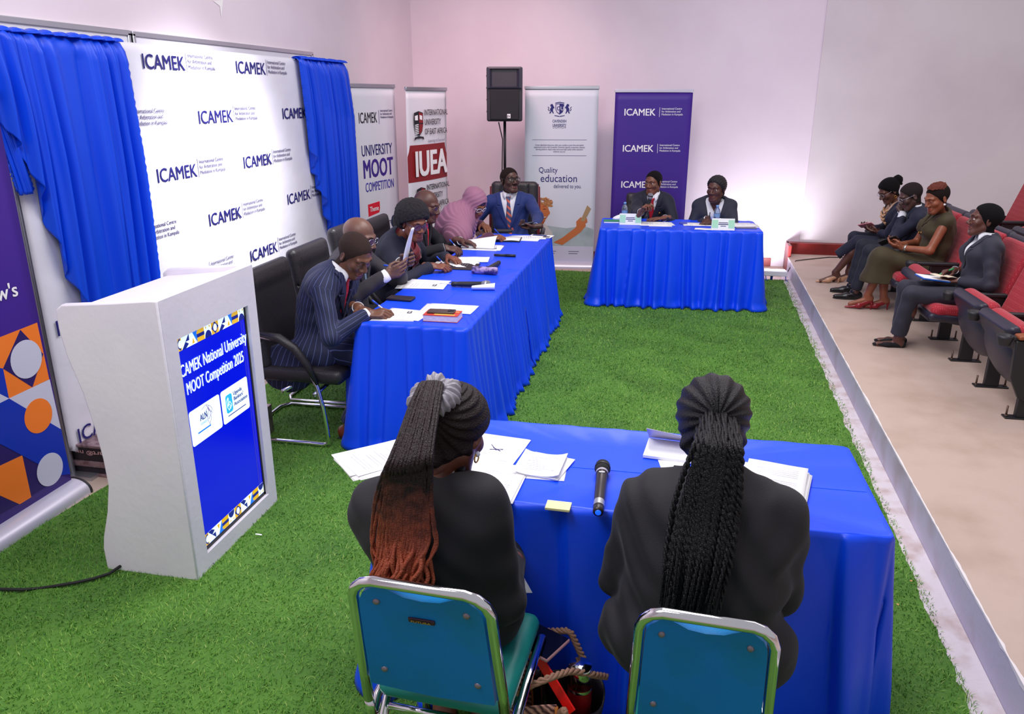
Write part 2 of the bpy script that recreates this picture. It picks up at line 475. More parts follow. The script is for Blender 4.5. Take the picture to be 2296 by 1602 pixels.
# ---- printed backdrop on its frame
XB = -3.03
bt = thing('backdrop', 'white wrinkled step-and-repeat backdrop cloth printed with navy lettering', 'backdrop', (XB, 5.2, 0))
NY, NZ = 150, 90; G = []
for i in range(NZ):
    z = .14 + (2.236 - .14) * i / (NZ - 1); row = []
    for j in range(NY):
        y = 3.215 + (7.235 - 3.215) * j / (NY - 1)
        zb = z
        if i == 0: zb += .02 * math.sin(y * 5) + (.05 * max(0, 1 - (y - 3.215) / .06) ** 2) + .05 * min(1, max(0, (y - 3.3) * 1.5))
        ed = min(1, max(0, (y - 3.21) / .1)) * min(1, max(0, (2.24 - z) / .06))
        dx = .0014 * math.sin(3.1 * y + 2 * math.sin(2.3 * z)) + .0010 * math.sin(11 * y + 4 * z) + .0008 * math.sin(23 * z + 7 * y)
        row.append((XB - .0035 + dx * ed - .02 * (1 - ed) ** 2, y, zb))
    G.append(row)
b = MB(); b.grid(G); b.build('cloth', WHITECLOTH, bt, True, solid=.003)
b = MB()
for y in (3.24, 7.21): b.tube([(XB - .06, y, 0), (XB - .06, y, 2.21)], .02, 10)
b.tube([(XB - .06, 3.24, 2.205), (XB - .06, 7.21, 2.205)], .02, 10); b.tube([(XB - .06, 3.24, .25), (XB - .06, 7.21, .25)], .018, 10)
for y in (3.24, 7.21): b.box((XB - .06, y, .01), (.3, .08, .02))
b.build('frame', ALU, bt, True)
LOGOW = .408
def logo(y, z, n=''):
    o = A(XB + .0004, y, z)
    text('printed_lettering', 'ICAMEK', o, (0, 1, 0), (0, 0, 1), PRNAVY, bt, h=.082, w=LOGOW, bold=.012)
    text('printed_small_lettering', 'International Centre\nfor Arbitration and\nMediation in Kampala', o + A(0, .445, .078), (0, 1, 0), (0, 0, 1), PRGREY, bt, h=.024, w=.30, bold=.006)
    b = MB(); b.box(o + A(0, .428, .05), (.001, .0035, .115)); b.build('printed_rule', PRGREY, bt, True)
for z, ys in ((2.10, (3.24, 4.252, 5.268)), (1.778, (3.66, 4.742, 5.885)), (1.455, (4.238, 5.232)), (1.12, (3.63, 4.718, 5.84)),
              (.785, (3.262, 4.23, 5.19)), (.45, (3.62, 4.7, 5.787)), (.185, (3.268, 4.25, 5.25))):
    for y in ys:
        logo(y, z)

# ---- swagged curtains hung over the backdrop
def curtain(name, label, edge_l, edge_r, ztop, zbot, pleats, seed, x0, fold=.05, scal=.012):
    """edge_l/r: functions of t (0 top..1 bottom) -> y"""
    r = np.random.default_rng(seed); ph = r.uniform(0, 6.28, 8)
    t0 = thing(name, label, 'curtain', (x0, (edge_l(0) + edge_r(0)) / 2, zbot(.5)))
    NU, NV = 260, 70; G = []
    for i in range(NV):
        t = i / (NV - 1); row = []
        L, Rr = edge_l(t), edge_r(t)
        for j in range(NU):
            u = j / (NU - 1)
            uu = u + .035 * math.sin(2 * PI * u * 1.7 + ph[0]) + .02 * math.sin(2 * PI * u * 3.1 + ph[1])
            y = L + (Rr - L) * u
            zb = zbot(u); z = ztop - .018 * abs(math.sin(PI * u * pleats * .5 + ph[2])) * (1 if i == 0 else 0) + (zb - ztop) * t
            a = fold * (.55 + .45 * min(1, t * 2.2))
            p = math.sin(2 * PI * uu * pleats + ph[3] + .8 * t) + .45 * math.sin(2 * PI * uu * pleats * 2.3 + ph[4] - 1.1 * t) + .5 * math.sin(2 * PI * uu * pleats * .43 + ph[5] + .6 * t)
            x = x0 + a * p * .55 + .012 * math.sin(PI * t)
            if t < .06: x = x0 - .05 * ((.06 - t) / .06) ** 2 + (x - x0) * .7
            edge = min(j, NU - 1 - j)
            if edge < 2: y += (-1 if j < 2 else 1) * scal * abs(math.sin(PI * t * 30)) * (2 - edge) / 2
            if i > NV - 3: z -= scal * abs(math.sin(PI * u * 40)) * (i - NV + 3) / 2
            row.append((x, y, z))
        G.append(row)
    b = MB(); b.grid(G); b.build('drape', BLUE, t0, True, solid=.002)
    # the fold of cloth that goes over the top bar
    b = MB(); G = []
    for i in range(9):
        a = PI * i / 8; row = []
        for j in range(130):
            u = j / 129; y = edge_l(0) + (edge_r(0) - edge_l(0)) * u
            rr = .026 + .012 * math.sin(2 * PI * u * pleats * 1.3 + ph[6]) + .006 * math.sin(2 * PI * u * pleats * 3.1 + ph[7])
            row.append((x0 - .032 + rr * 1.3 * math.cos(a), y, ztop - .018 + rr * .6 * math.sin(a)))
        G.append(row)
    b.grid(G); b.build('heading', BLUE, t0, True, solid=.002)
    return t0
def pw(pts):
    xs = [p[0] for p in pts]; ys = [p[1] for p in pts]
    return lambda t: float(np.interp(t, xs, ys))
ZL = lambda u: float(np.interp(2.55 + (4.02 - 2.55) * u, [2.55, 2.95, 3.10, 3.19, 3.27, 3.34, 3.42, 3.6, 4.03], [2.0, 1.93, 1.85, 1.70, 1.45, 1.12, .86, .78, .74]))
curtain('curtain', 'wide royal blue satin curtain swagged over the left end of the backdrop', pw([(0, 2.55), (1, 2.60)]), pw([(0, 4.03), (1, 4.00)]), 2.245, ZL, 13, 2, -2.985)
ZR = lambda u: float(np.interp(6.17 + (7.1 - 6.17) * u, [6.17, 6.24, 6.34, 6.45, 6.58, 6.70, 7.1], [1.52, 1.30, 1.02, .80, .58, .34, .30]))
curtain('curtain', 'narrow royal blue satin curtain at the far right end of the backdrop', pw([(0, 6.17), (1, 6.24)]), pw([(0, 7.10), (.25, 7.18), (1, 7.12)]), 2.25, ZR, 10, 5, -2.985)
curtain('curtain', 'strip of blue satin behind the left curtain, edged with scallops', pw([(0, 2.75), (.35, 3.07), (1, 3.17)]), pw([(0, 3.2), (.35, 3.17), (1, 3.26)]),
        2.18, lambda u: 1.52, 3, 8, -3.008, fold=.008, scal=.016)

# ---- banner stands
def banner_base(t, o, ax, nz, w, deep=.09, hi=.075, mat=ALUW):
    """rounded cassette under the sheet; ax along the banner, nz out of its face"""
    prof = [(-deep, 0), (deep, 0)] + [(deep * math.cos(a), .012 + (hi - .012) * math.sin(a)) for a in np.linspace(0, PI, 14)]
    b = MB(); b.prism(prof, o - ax * (w / 2 + .015), nz, A(0, 0, 1), ax * (w + .03)); b.build('cassette', mat, t, True, smooth=40)
    for s in (-1, 1): MB().prism([(x * 1.04, z * 1.04) for x, z in prof], o + ax * s * (w / 2 + .02) - ax * .006, nz, A(0, 0, 1), ax * .012).build('end_cap', BLACKP, t, True)
def roll_banner(label, p0, p1, ztop, mat, bow=0.0, topmat=ALU):
    """p0 -> p1 are the bottom ends of the printed sheet, left to right as read"""
    p0, p1 = A(p0[0], p0[1], 0), A(p1[0], p1[1], 0); ax = unit(p1 - p0); w = np.linalg.norm(p1 - p0); nz = np.cross(ax, (0, 0, 1)); c = (p0 + p1) / 2
    t = thing('banner_stand', label, 'banner', c)
    b = MB(); G = []
    for i in range(24):
        z = .06 + (ztop - .03 - .06) * i / 23
        G.append([p0 + ax * w * u + A(0, 0, z) + nz * (bow * (4 * u * (1 - u) - .5) * math.sin(PI * i / 23)) for u in np.linspace(0, 1, 15)])
    b.grid(G); b.build('printed_sheet', mat, t, True, solid=.0015)
    b = MB(); b.box(c + A(0, 0, ztop - .012), (w + .012, .026, .036), R=np.stack([ax, nz, A(0, 0, 1)], 1)); b.build('top_rail', topmat, t, True, bevel=.004)
    banner_base(t, c, ax, nz, w)
    b = MB(); b.tube([c - nz * .035 + A(0, 0, .05), c - nz * .03 + A(0, 0, ztop)], .009, 8); b.build('pole', BLACKM, t, True)
    U = lambda u, z, e=.002: p0 + ax * w * u + A(0, 0, z) + nz * (e + bow * .55)
    return t, U, ax, nz, w
Z3 = A(0, 0, 1)
def small3(t, o, ax, mat, h, w, align='LEFT'):
    text('lettering', 'International Centre\nfor Arbitration and\nMediation in Kampala', o, ax, Z3, mat, t, h=h, w=w, bold=.004, align=align)
# white competition banner
t, U, ax, nz, w = roll_banner('white roll-up banner reading UNIVERSITY MOOT COMPETITION beside the blue curtain', (-3.016, 7.2), (-2.857, 7.984), 2.055, BANW)
text('lettering', 'ICAMEK', U(.16, 1.70), ax, Z3, PRBLACK, t, h=.10, w=w * .40, bold=.006)
b = MB(); b.box(U(.605, 1.75), (.004, .004, .13)); b.build('rule', PRGREY, t, True)
small3(t, U(.64, 1.80), ax, PRGREY, .022, w * .30)
text('lettering', 'UNIVERSITY', U(.18, 1.39), ax, Z3, PRNAVY, t, h=.105, w=w * .70, bold=.008)
text('lettering', 'MOOT', U(.20, 1.18), ax, Z3, PRPURPLE, t, h=.175, w=w * .68, bold=.035)
text('lettering', 'COMPETITION', U(.22, 1.045), ax, Z3, M('indigo_print', (56, 50, 170), .55), t, h=.09, w=w * .66, bold=.010)
b = MB(); b.prism([(.25, .80), (.50, .82), (.52, .86), (.52, .93), (.25, .92)], U(0, 0, .001), ax * w, Z3, nz * .0012); b.build('theme_label', PRRED, t, True)
text('lettering', 'Theme', U(.285, .845, .0035), ax, Z3, PRWHITE, t, h=.05, w=w * .2, bold=.02)
text('lettering', 'Shaping Tomorrow\'s\nArbitrator Today', U(.27, .68), ax, Z3, PRBLACK, t, h=.052, w=w * .64, bold=.004, lines=1.25)
b = MB(); b.prism([(.47, .46), (.62, .49), (.82, .20), (.70, .10)], U(0, 0, .0008), ax * w, Z3, nz * .001); b.build('printed_shape', PRBLUE, t, True)
b = MB(); b.prism([(.62, .49), (.99, .55), (.99, .46), (.82, .20)], U(0, 0, .0008), ax * w, Z3, nz * .001); b.build('printed_shape', PRORANGE, t, True)
b = MB(); b.prism([(.30, .22), (.48, .36), (.47, .46), (.62, .49), (.47, .12), (.32, .10)], U(0, 0, .0005), ax * w, Z3, nz * .0008); b.build('printed_shape', PRPALE, t, True)
b = MB(); b.prism([(.1, .34), (.42, .38), (.42, .28), (.1, .2)], U(0, 0, .0008), ax * w, Z3, nz * .001); b.build('printed_shape', PRINK, t, True)
# maroon and white banner
t, U, ax, nz, w = roll_banner('maroon and white roll-up university banner standing in the room corner', (-2.654, 7.75), (-2.464, 8.527), 2.03, BANW, bow=.03)
for z0, z1 in ((1.10, 1.47), (.36, .73)):
    b = MB(); b.grid([[U(u, z, .002 + .03 * (4 * u * (1 - u) - 1.05)) for u in np.linspace(.003, .997, 15)] for z in (z0, z1)]); b.build('maroon_band', PRMAROON, t, True)
    text('lettering', 'IUEA', U(.14, z0 + .06, .004), ax, Z3, PRWHITE, t, h=.25, w=w * .78, bold=.05)
def crest(t, U, u0, z0, s, ax, nz, w):
    """shield quartered dark and red over a ribbon"""
    sh = lambda k: [(x * s * k + 0, y * s * k) for x, y in ((-.5, .62), (0, .72), (.5, .62), (.5, 0), (.36, -.45), (0, -.72), (-.36, -.45), (-.5, 0))]
    o = U(u0, z0, .003)
    b = MB(); b.prism(sh(1), o, ax, Z3, nz * .001, 0)
    b.prism([(0.03 * s, .66 * s), (.45 * s, .57 * s), (.45 * s, .03 * s), (.03 * s, .03 * s)], o + nz * .001, ax, Z3, nz * .001, 1)
    b.prism([(.03 * s, -.03 * s), (.45 * s, -.03 * s), (.32 * s, -.42 * s), (.03 * s, -.64 * s)], o + nz * .001, ax, Z3, nz * .001, 1)
    for k in range(6): b.prism([(-.45 * s, (-.06 - .1 * k) * s), (-.05 * s, (-.02 - .1 * k) * s), (-.05 * s, (-.07 - .1 * k) * s), (-.42 * s, (-.11 - .1 * k) * s)], o + nz * .001, ax, Z3, nz * .001, 2)
    b.prism([(.1 * s, .5 * s), (.38 * s, .45 * s), (.38 * s, .2 * s), (.1 * s, .25 * s)], o + nz * .002, ax, Z3, nz * .001, 2)
    b.prism([(-.42 * s, .45 * s), (-.1 * s, .5 * s), (-.1 * s, .2 * s), (-.42 * s, .2 * s)], o + nz * .001, ax, Z3, nz * .001, 2)
    b.prism([(-.55 * s, -.95 * s), (-.3 * s, -.85 * s), (.3 * s, -.85 * s), (.55 * s, -.95 * s), (.5 * s, -.78 * s), (0, -.72 * s), (-.5 * s, -.78 * s)], o, ax, Z3, nz * .001, 0)
    b.build('crest', [PRBLACK, PRMAROON, PRWHITE], t, True)
for zc in (1.68, .92):
    crest(t, U, .24, zc, .17, ax, nz, w)
    text('lettering', 'INTERNATIONAL\nUNIVERSITY\nOF EAST AFRICA', U(.38, zc + .08, .004), ax, Z3, PRBLACK, t, h=.058, w=w * .60, bold=.006, lines=1.15)
    text('lettering', 'Learning to Succeed', U(.46, zc - .19, .004), ax, Z3, PRGREY, t, h=.03, w=w * .42)
# pale university banner
t, U, ax, nz, w = roll_banner('pale blue roll-up banner reading Quality education delivered to you', (-1.70, 9.06), (-.885, 9.17), 2.05, BANC)
def shield(o, s):
    b = MB()
    b.prism([(x * s, y * s) for x, y in ((-.42, .45), (0, .52), (.42, .45), (.42, 0), (.28, -.32), (0, -.52), (-.28, -.32), (-.42, 0))], o, ax, Z3, nz * .001, 0)
    b.prism([(x * s, y * s) for x, y in ((-.36, .40), (-.03, .45), (-.03, -.42), (-.24, -.28), (-.36, 0))], o + nz * .001, ax, Z3, nz * .001, 1)
    b.prism([(x * s, y * s) for x, y in ((-.44, .58), (0, .66), (.44, .58), (.44, .5), (0, .58), (-.44, .5))], o, ax, Z3, nz * .001, 0)
    for q in (-1, 1):
        P = [(.5, .1), (.62, .3), (.72, .48), (.9, .42), (.92, .28), (.82, .2), (.95, -.02), (.9, -.22), (1.02, -.4), (.88, -.42), (.78, -.2), (.66, -.42), (.56, -.42), (.66, -.15), (.62, .05)]
        b.prism([(q * x * s, y * s) for x, y in (P if q > 0 else P[::-1])], o, ax, Z3, nz * .001, 0)
        b.tube([o + ax * q * s * x + Z3 * s * y for x, y in ((.98, -.2), (1.12, -.05), (1.05, .1), (1.15, .2))], .004, 5)
        b.prism([(q * x * s, y * s) for x, y in ([(.02, -.66), (.5, -.58), (.5, -.64), (.02, -.74)] if q > 0 else [(.02, -.74), (.5, -.64), (.5, -.58), (.02, -.66)])], o, ax, Z3, nz * .001, 0)
    b.build('crest', [PRNAVY, PRPALE], t, True)
    text('lettering', 'C', o + ax * -s * .30 + Z3 * -s * .12 + nz * .0025, ax, Z3, PRNAVY, t, h=s * .36, bold=.02)
    text('lettering', 'U', o + ax * s * .06 + Z3 * -s * .12 + nz * .0025, ax, Z3, PRPALE, t, h=s * .36, bold=.02)
shield(U(.475, 1.81), .115)
text('lettering', 'CAVENDISH\nUNIVERSITY', U(.475, 1.665), ax, Z3, PRNAVY, t, h=.030, w=.155, align='CENTER', bold=.012, lines=1.05)
text('lettering', 'UGANDA', U(.475, 1.60), ax, Z3, PRGREY, t, h=.028, w=.15, align='CENTER', space=1.3)
b = MB()
for z in (1.475, 1.30): b.box(U(.48, z), (.62, .0015, .004), R=np.stack([ax, nz, Z3], 1))
b.build('rule', PRGREY, t, True)
text('lettering', 'Access digitalised resources, tailor your studies to your time and submit\nassignments online with Cavendish University Uganda\'s proprietary distance\nlearning platform. Apply today and access high quality online education\nwherever you are.', U(.48, 1.41), ax, Z3, PRGREY, t, h=.017, w=.58, align='CENTER', bold=.006)
text('lettering', 'Quality', U(.20, 1.11), ax, Z3, PRNAVY, t, h=.062, w=.215)
text('lettering', 'education', U(.225, 1.005), ax, Z3, PRNAVY, t, h=.085, w=.42)
text('lettering', 'delivered to you.', U(.41, .935), ax, Z3, PRNAVY, t, h=.045, w=.32)
# printed picture: hazy skyline, young person with curly hair holding a book
PHZ = M('printed_haze', (176, 190, 196), .55, var=(6, (150, 168, 170), .4, .7)); PSK = M('printed_skin', (196, 112, 62), .55); PHR = M('printed_curly_hair', (150, 92, 48), .55, var=(60, (206, 150, 96), .4, .65)); PSH = M('printed_shirt', (206, 202, 200), .55)
def pic(poly, mat, e, nm): b = MB(); b.prism(poly, U(0, 0, e), ax * w, Z3, nz * .0006); return b.build(nm, mat, t, True)
pic([(.01, .26), (.99, .26), (.99, .46), (.85, .50), (.6, .47), (.3, .50), (.01, .47)], PHZ, .0008, 'printed_skyline')
pic([(.12, .36), (.02, .40), (.02, .50), (.16, .54), (.30, .52), (.40, .42), (.42, .34), (.3, .28), (.1, .28)], PSH, .0016, 'printed_shirt')
fc = [(.235 + .115 * math.cos(a) * (1 - .18 * max(0, -math.sin(a))), .655 + .115 * math.sin(a)) for a in np.linspace(0, 2 * PI, 40, endpoint=False)]
fc = [(x + (.018 * math.exp(-((y - .645) / .02) ** 2) if x > .30 else 0), y) for x, y in fc]
pic([(.10, .56), (.16, .50), (.26, .50), (.30, .56), (.22, .64)], M('printed_neck', (158, 84, 46), .55), .0020, 'printed_neck'); pic(fc, PSK, .0024, 'printed_face')
PDK = M('printed_feature', (96, 46, 28), .55)
pic([(.255, .690), (.285, .698), (.315, .690), (.285, .686)], PDK, .0031, 'printed_eye'); pic([(.25, .715), (.285, .728), (.318, .716), (.285, .722)], PDK, .0031, 'printed_brow')
pic([(.255, .605), (.29, .590), (.322, .606), (.29, .598)], PRWHITE, .0032, 'printed_smile'); pic([(.245, .608), (.29, .580), (.33, .609), (.29, .590)], PDK, .0031, 'printed_mouth')
r9 = np.random.default_rng(9)
for k in range(26):
    a = r9.uniform(-.5, PI + .9); rr = r9.uniform(.35, 1); cx_, cy_ = .25 + .125 * rr * math.cos(a), .765 + .062 * rr * math.sin(a); R_ = r9.uniform(.025, .05)
    n_ = 22; pic([(cx_ + R_ * (1 + .35 * math.sin(5 * q + k)) * math.cos(q), cy_ + .5 * R_ * (1 + .35 * math.sin(4 * q + k)) * math.sin(q)) for q in np.linspace(0, 2 * PI, n_, endpoint=False)], PHR, .0034 + .00007 * k, 'printed_hair')
pic([(.42, .30), (.55, .27), (.80, .42), (.88, .50), (.87, .53), (.78, .53), (.72, .47), (.55, .36)], PSK, .0026, 'printed_arm')
pic([(.745, .50), (.86, .52), (.90, .545), (.89, .59), (.80, .60), (.74, .55)], PSK, .0034, 'printed_hand')
pic([(.80, .56), (.855, .55), (.945, .70), (.89, .74)], M('printed_book', (170, 142, 104), .55), .0040, 'printed_book')
b = MB(); b.prism([(.01, .07), (.99, .07), (.99, .255), (.01, .255)], U(0, 0, .0012), ax * w, Z3, nz * .0006); b.build('printed_footer', PRPALE, t, True)
b = MB()
for u_, z_, w_ in ((.30, .19, .16), (.30, .165, .14), (.64, .19, .15), (.64, .165, .13)): b.prism([(u_, z_), (u_ + w_, z_), (u_ + w_, z_ + .008), (u_, z_ + .008)], U(0, 0, .0020), ax * w, Z3, nz * .0004)
b.build('small_print', PRGREY, t, True)
# purple banner
t, U, ax, nz, w = roll_banner('deep purple roll-up banner with white lettering behind the far table', (-.69, 9.02), (.14, 9.12), 2.015, PRPURPLE, topmat=ALUW)
for z in (1.745, 1.36, .965):
    text('lettering', 'ICAMEK', U(.13, z), ax, Z3, PRWHITE, t, h=.072, w=.335, bold=.02)
    b = MB(); b.box(U(.585, z + .035), (.004, .002, .10), R=np.stack([ax, nz, Z3], 1)); b.build('rule', PRWHITE, t, True)
    small3(t, U(.61, z + .062), ax, PRWHITE, .021, .23)
# near patterned banner on the left edge
XL = -2.945
t, U, ax, nz, w = roll_banner('purple roll-up banner with orange and blue geometric print beside the white lectern', (XL, 2.235), (XL, 3.075), 2.02, PRPURPLE)
def sp(pts, mat, e, nm='printed_shape'):
    """corner points read off the print, in the banner's own plane (y, z)"""
    P = []
    for u, v in pts:
        q = atx(u / 2.503, v / 2.503 + 600, XL); P.append(((min(max(q[1], 2.237), 3.073)), q[2]))
    a = sum(P[i][0] * P[(i + 1) % len(P)][1] - P[(i + 1) % len(P)][0] * P[i][1] for i in range(len(P)))
    if a < 0: P = P[::-1]
    b = MB(); b.prism(P, A(XL + e, 0, 0), A(0, 1, 0), Z3, A(.0006, 0, 0)); return b.build(nm, mat, t, True)
def circ(u, v, r, mat, e):
    c = atx(u / 2.503, v / 2.503 + 600, XL); b = MB()
    b.prism([(c[1] + r * math.cos(a), c[2] + r * math.sin(a)) for a in np.linspace(0, 2 * PI, 32, endpoint=False)], A(XL + e, 0, 0), A(0, 1, 0), Z3, A(.0006, 0, 0)); b.build('printed_circle', mat, t, True)
sp([(-200, 470), (207, 310), (275, 628), (48, 736), (-200, 850)], PRORANGE, .0008)
sp([(112, 350), (241, 486), (180, 673), (15, 568)], PRINK, .0016)
sp([(-200, 500), (0, 565), (15, 568), (48, 736), (-200, 700)], PRBLUE, .0016)
sp([(48, 736), (277, 628), (341, 912)], PRPALE, .0016)
sp([(-200, 610), (48, 736), (-10, 765), (-200, 860)], PRPALE, .0024)
sp([(-10, 765), (48, 736), (341, 910), (396, 1158), (330, 1168), (0, 992), (-200, 900)], PRBLUE, .0030)
sp([(-200, 900), (0, 992), (330, 1168), (310, 1200), (100, 1330), (-200, 1500)], PRINK, .0014)
sp([(-150, 1190), (0, 1112), (122, 1055), (173, 1290), (108, 1330), (0, 1282)], PRORANGE, .0024)
circ(145, 515, .092, PRPALE, .0036); circ(212, 833, .085, PRORANGE, .0044); circ(277, 1134, .083, PRPALE, .0044)
q = atx(36, 664, XL)
text('lettering', 'Shaping Tomorrow\'s', A(XL + .002, q[1] - .78, q[2]), (0, 1, 0), Z3, PRWHITE, t, h=.066, w=.79, bold=.02)

# ---- black road case lying behind the lectern
t = thing('road_case', 'low black flight case with aluminium edging and upside-down lettering on the floor', 'case', (-2.9, 3.45, 0))
b = MB(); b.box((-2.72, 3.62, .088), (.84, .72, .17)); b.build('shell', M('black_laminate', (36, 28, 36), .35), t, True)
b = MB()
for z, h in ((.010, .018), (.072, .034), (.176, .018)): b.box((-2.72, 3.258, z), (.85, .012, h))
for x in (-3.135, -2.305): b.box((x, 3.62, .09), (.014, .74, .18))
b.box((-2.72, 3.62, .178), (.85, .74, .012)); b.build('edging', M('scuffed_aluminium', (176, 150, 156), .4, metal=.7, var=(30, (120, 90, 96), .4, .7)), t, True, bevel=.003)
text('lettering', 'elacart® nu', A(-2.805, 3.257, .150), (-1, 0, 0), (0, 0, -1), M('faded_white_ink', (206, 160, 160), .6), t, h=.026, w=.25, bold=.01)

# ================================================================== lectern
XF, Y0, Y1 = -1.866, 2.50, 3.205
t = thing('lectern', 'white painted waisted lectern with a blue digital screen in its front', 'lectern', (-2.08, 2.85, 0))
side = [(XF, 0), (XF, 1.222), (-1.90, 1.222), (-2.06, 1.205), (-2.285, 1.186), (-2.312, 1.165), (-2.316, 1.09), (-2.302, .975), (-2.262, .828), (-2.237, .675), (-2.224, .536), (-2.222, .415), (-2.251, .286), (-2.291, .165), (-2.303, .106), (-2.303, 0)]
for y in (Y0, Y1 - .035):
    b = MB(); b.prism(side[::-1], (0, y, 0), (1, 0, 0), (0, 0, 1), A(0, .035, 0)); b.build('side_panel', PAINTW, t, True, bevel=.006)
SY0, SY1, SZ0, SZ1 = 2.588, 3.125, .082, 1.045
b = MB()
for (ya, yb, za, zb) in ((Y0 + .01, SY0, 0, 1.219), (SY1, Y1 - .01, 0, 1.219), (SY0, SY1, 0, SZ0), (SY0, SY1, SZ1, 1.219)):
    b.box((XF - .02, (ya + yb) / 2, (za + zb) / 2), (.042, yb - ya, zb - za))
b.build('front_panel', PAINTW, t, True)
b = MB(); b.prism([(XF - .01, 1.200), (XF - .01, 1.176), (-2.29, 1.130), (-2.29, 1.154)], (0, Y0 + .03, 0), (1, 0, 0), (0, 0, 1), A(0, Y1 - Y0 - .06, 0)); b.build('reading_top', PAINTW, t, True)
b = MB(); b.box((-2.20, 2.85, .55), (.02, Y1 - Y0 - .07, .90)); b.build('rear_panel', PAINTW, t, True)
XS = XF - .018
SCR = M('screen_blue', (0, 6, 196), .25, emit=.75, coat=.3)
sc = MB().box((XS - .012, (SY0 + SY1) / 2, (SZ0 + SZ1) / 2), (.024, SY1 - SY0, SZ1 - SZ0)).build('screen', [SCR], t, True)
b = MB()
for y in (SY0 + .006, SY1 - .006): b.box((XS + .001, y, (SZ0 + SZ1) / 2), (.004, .012, SZ1 - SZ0))
for z in (SZ0 + .008, SZ1 - .003): b.box((XS + .001, (SY0 + SY1) / 2, z), (.004, SY1 - SY0, .016 if z < .5 else .006))
b.build('bezel', BLACKM, t, True)
b = MB(); b.box((XS + .0005, SY1 - .045, (SZ0 + SZ1) / 2), (.001, .004, SZ1 - SZ0 - .04)); b.build('cover_seam', M('screen_edge_blue', (60, 60, 190), .3, emit=.4), sc, True)
def emat(n, c, e=.8): return M(n, c, .4, emit=e)
EW, EY, EB, EM = emat('screen_white', (228, 250, 250)), emat('screen_gold', (214, 168, 20)), emat('screen_navy', (16, 28, 120)), emat('screen_azure', (20, 110, 230))
SW = SY1 - SY0 - .024
def sq(nm, poly, y, z, e, mat): b = MB(); b.prism(poly, A(XS + e, y, z), A(0, 1, 0), Z3, A(.0004, 0, 0)); return b.build(nm, mat, sc, True)
def tiles(z0, flip):
    s = .0535; n = 10
    pat = ['dia', 'tri', 'vee', 'bars', 'arch'] * 2
    y = SY0 + .012 - .018
    for k in range(n):
        ya, yb = max(y, SY0 + .012), min(y + s, SY1 - .012)
        w_ = yb - ya; o = (ya, z0); p = pat[k]
        fl = lambda q: [(min(max(px, 0), w_), s - pz if flip else pz) for px, pz in (q if not flip else q[::-1])]
        bgm = {'dia': EY, 'tri': EW, 'vee': EW, 'bars': EY, 'arch': EW}[p]
        sq('screen_tile', [(0, 0), (w_, 0), (w_, s), (0, s)], *o, .0006, bgm)
        h = s / 2
        if p == 'dia':
            sq('screen_tile_mark', fl([(h, 0), (s, h), (h, s), (0, h)]), *o, .0011, EB)
            sq('screen_tile_mark', fl([(h + .013 * math.cos(a), h + .016 * math.sin(a)) for a in np.linspace(0, 2 * PI, 14, endpoint=False)]), *o, .0016, EW)
        elif p == 'tri':
            sq('screen_tile_mark', fl([(0, 0), (h, 0), (h, h)]), *o, .0011, EB); sq('screen_tile_mark', fl([(h, h), (s, h), (s, s)]), *o, .0011, EB); sq('screen_tile_mark', fl([(h, 0), (s * .9, h * .5), (h, h)]), *o, .0011, EB)
        elif p == 'vee':
            sq('screen_tile_mark', fl([(s * .45, s), (s, s), (s, 0)]), *o, .0011, EM); sq('screen_tile_mark', fl([(s * .3, s * .1), (s * .65, s * .1), (s * .48, s * .55)]), *o, .0014, EY)
        elif p == 'bars':
            sq('screen_tile_mark', fl([(0, s * .36), (s, s * .36), (s, s * .64), (0, s * .64)]), *o, .0011, EB)
            sq('screen_tile_mark', fl([(0, s * .86), (s * .3, s), (0, s)]), *o, .0011, EM)
        else:
            sq('screen_tile_mark', fl([(h + .024 * math.cos(a), .030 * math.sin(a)) for a in np.linspace(0, PI, 12)]), *o, .0011, EB)
            for dx in (.25, .75): sq('screen_tile_mark', fl([(s * dx + .004 * math.cos(a), s * .82 + .005 * math.sin(a)) for a in np.linspace(0, 2 * PI, 8, endpoint=False)]), *o, .0011, EY)
        y += s
        if y > SY1 - .016: break
tiles(SZ1 - .006 - .0535, False); tiles(SZ0 + .018, True)
text('screen_lettering', 'CAMEK National University', A(XS + .001, SY0 + .016, .878), (0, 1, 0), Z3, EW, sc, h=.052, w=SW - .006, bold=.008)
text('screen_lettering', 'MOOT Competition 2025', A(XS + .001, SY0 + .042, .795), (0, 1, 0), Z3, EW, sc, h=.052, w=SW - .075, bold=.008)
def rrect(w_, h_, r): return [(x + r * math.cos(a), y + r * math.sin(a)) for x, y, a0 in ((w_ - r, h_ - r, 0), (r, h_ - r, 90), (r, r, 180), (w_ - r, r, 270)) for a in np.radians(np.linspace(a0, a0 + 90, 5))]
ya = SY0 + .03
sq('screen_card', rrect(.225, .155, .012), ya, .565, .0006, EW); sq('screen_card', rrect(.222, .155, .012), ya + .236, .565, .0006, EW)
text('screen_lettering', 'ALN', A(XS + .0012, ya + .07, .655), (0, 1, 0), Z3, EB, sc, h=.028, w=.052, bold=.02)
text('screen_lettering', 'UGANDA', A(XS + .0012, ya + .07, .636), (0, 1, 0), Z3, EM, sc, h=.010, w=.05)
sq('screen_small_print', [(0, 0), (.095, 0), (.095, .006), (0, .006)], ya + .045, .607, .0012, EM)
b = MB(); r3 = np.random.default_rng(4); pts = [(.09, .70), (.12, .71), (.15, .695), (.165, .675), (.145, .66), (.15, .64), (.135, .615), (.12, .65), (.11, .68), (.13, .69), (.15, .665), (.125, .705), (.16, .66), (.13, .64), (.14, .70)]
for i in range(len(pts) - 1):
    a, c = A(XS + .0012, ya + pts[i][0], pts[i][1]), A(XS + .0012, ya + pts[i + 1][0], pts[i + 1][1]); b.tube([a, c], .0009, 4)
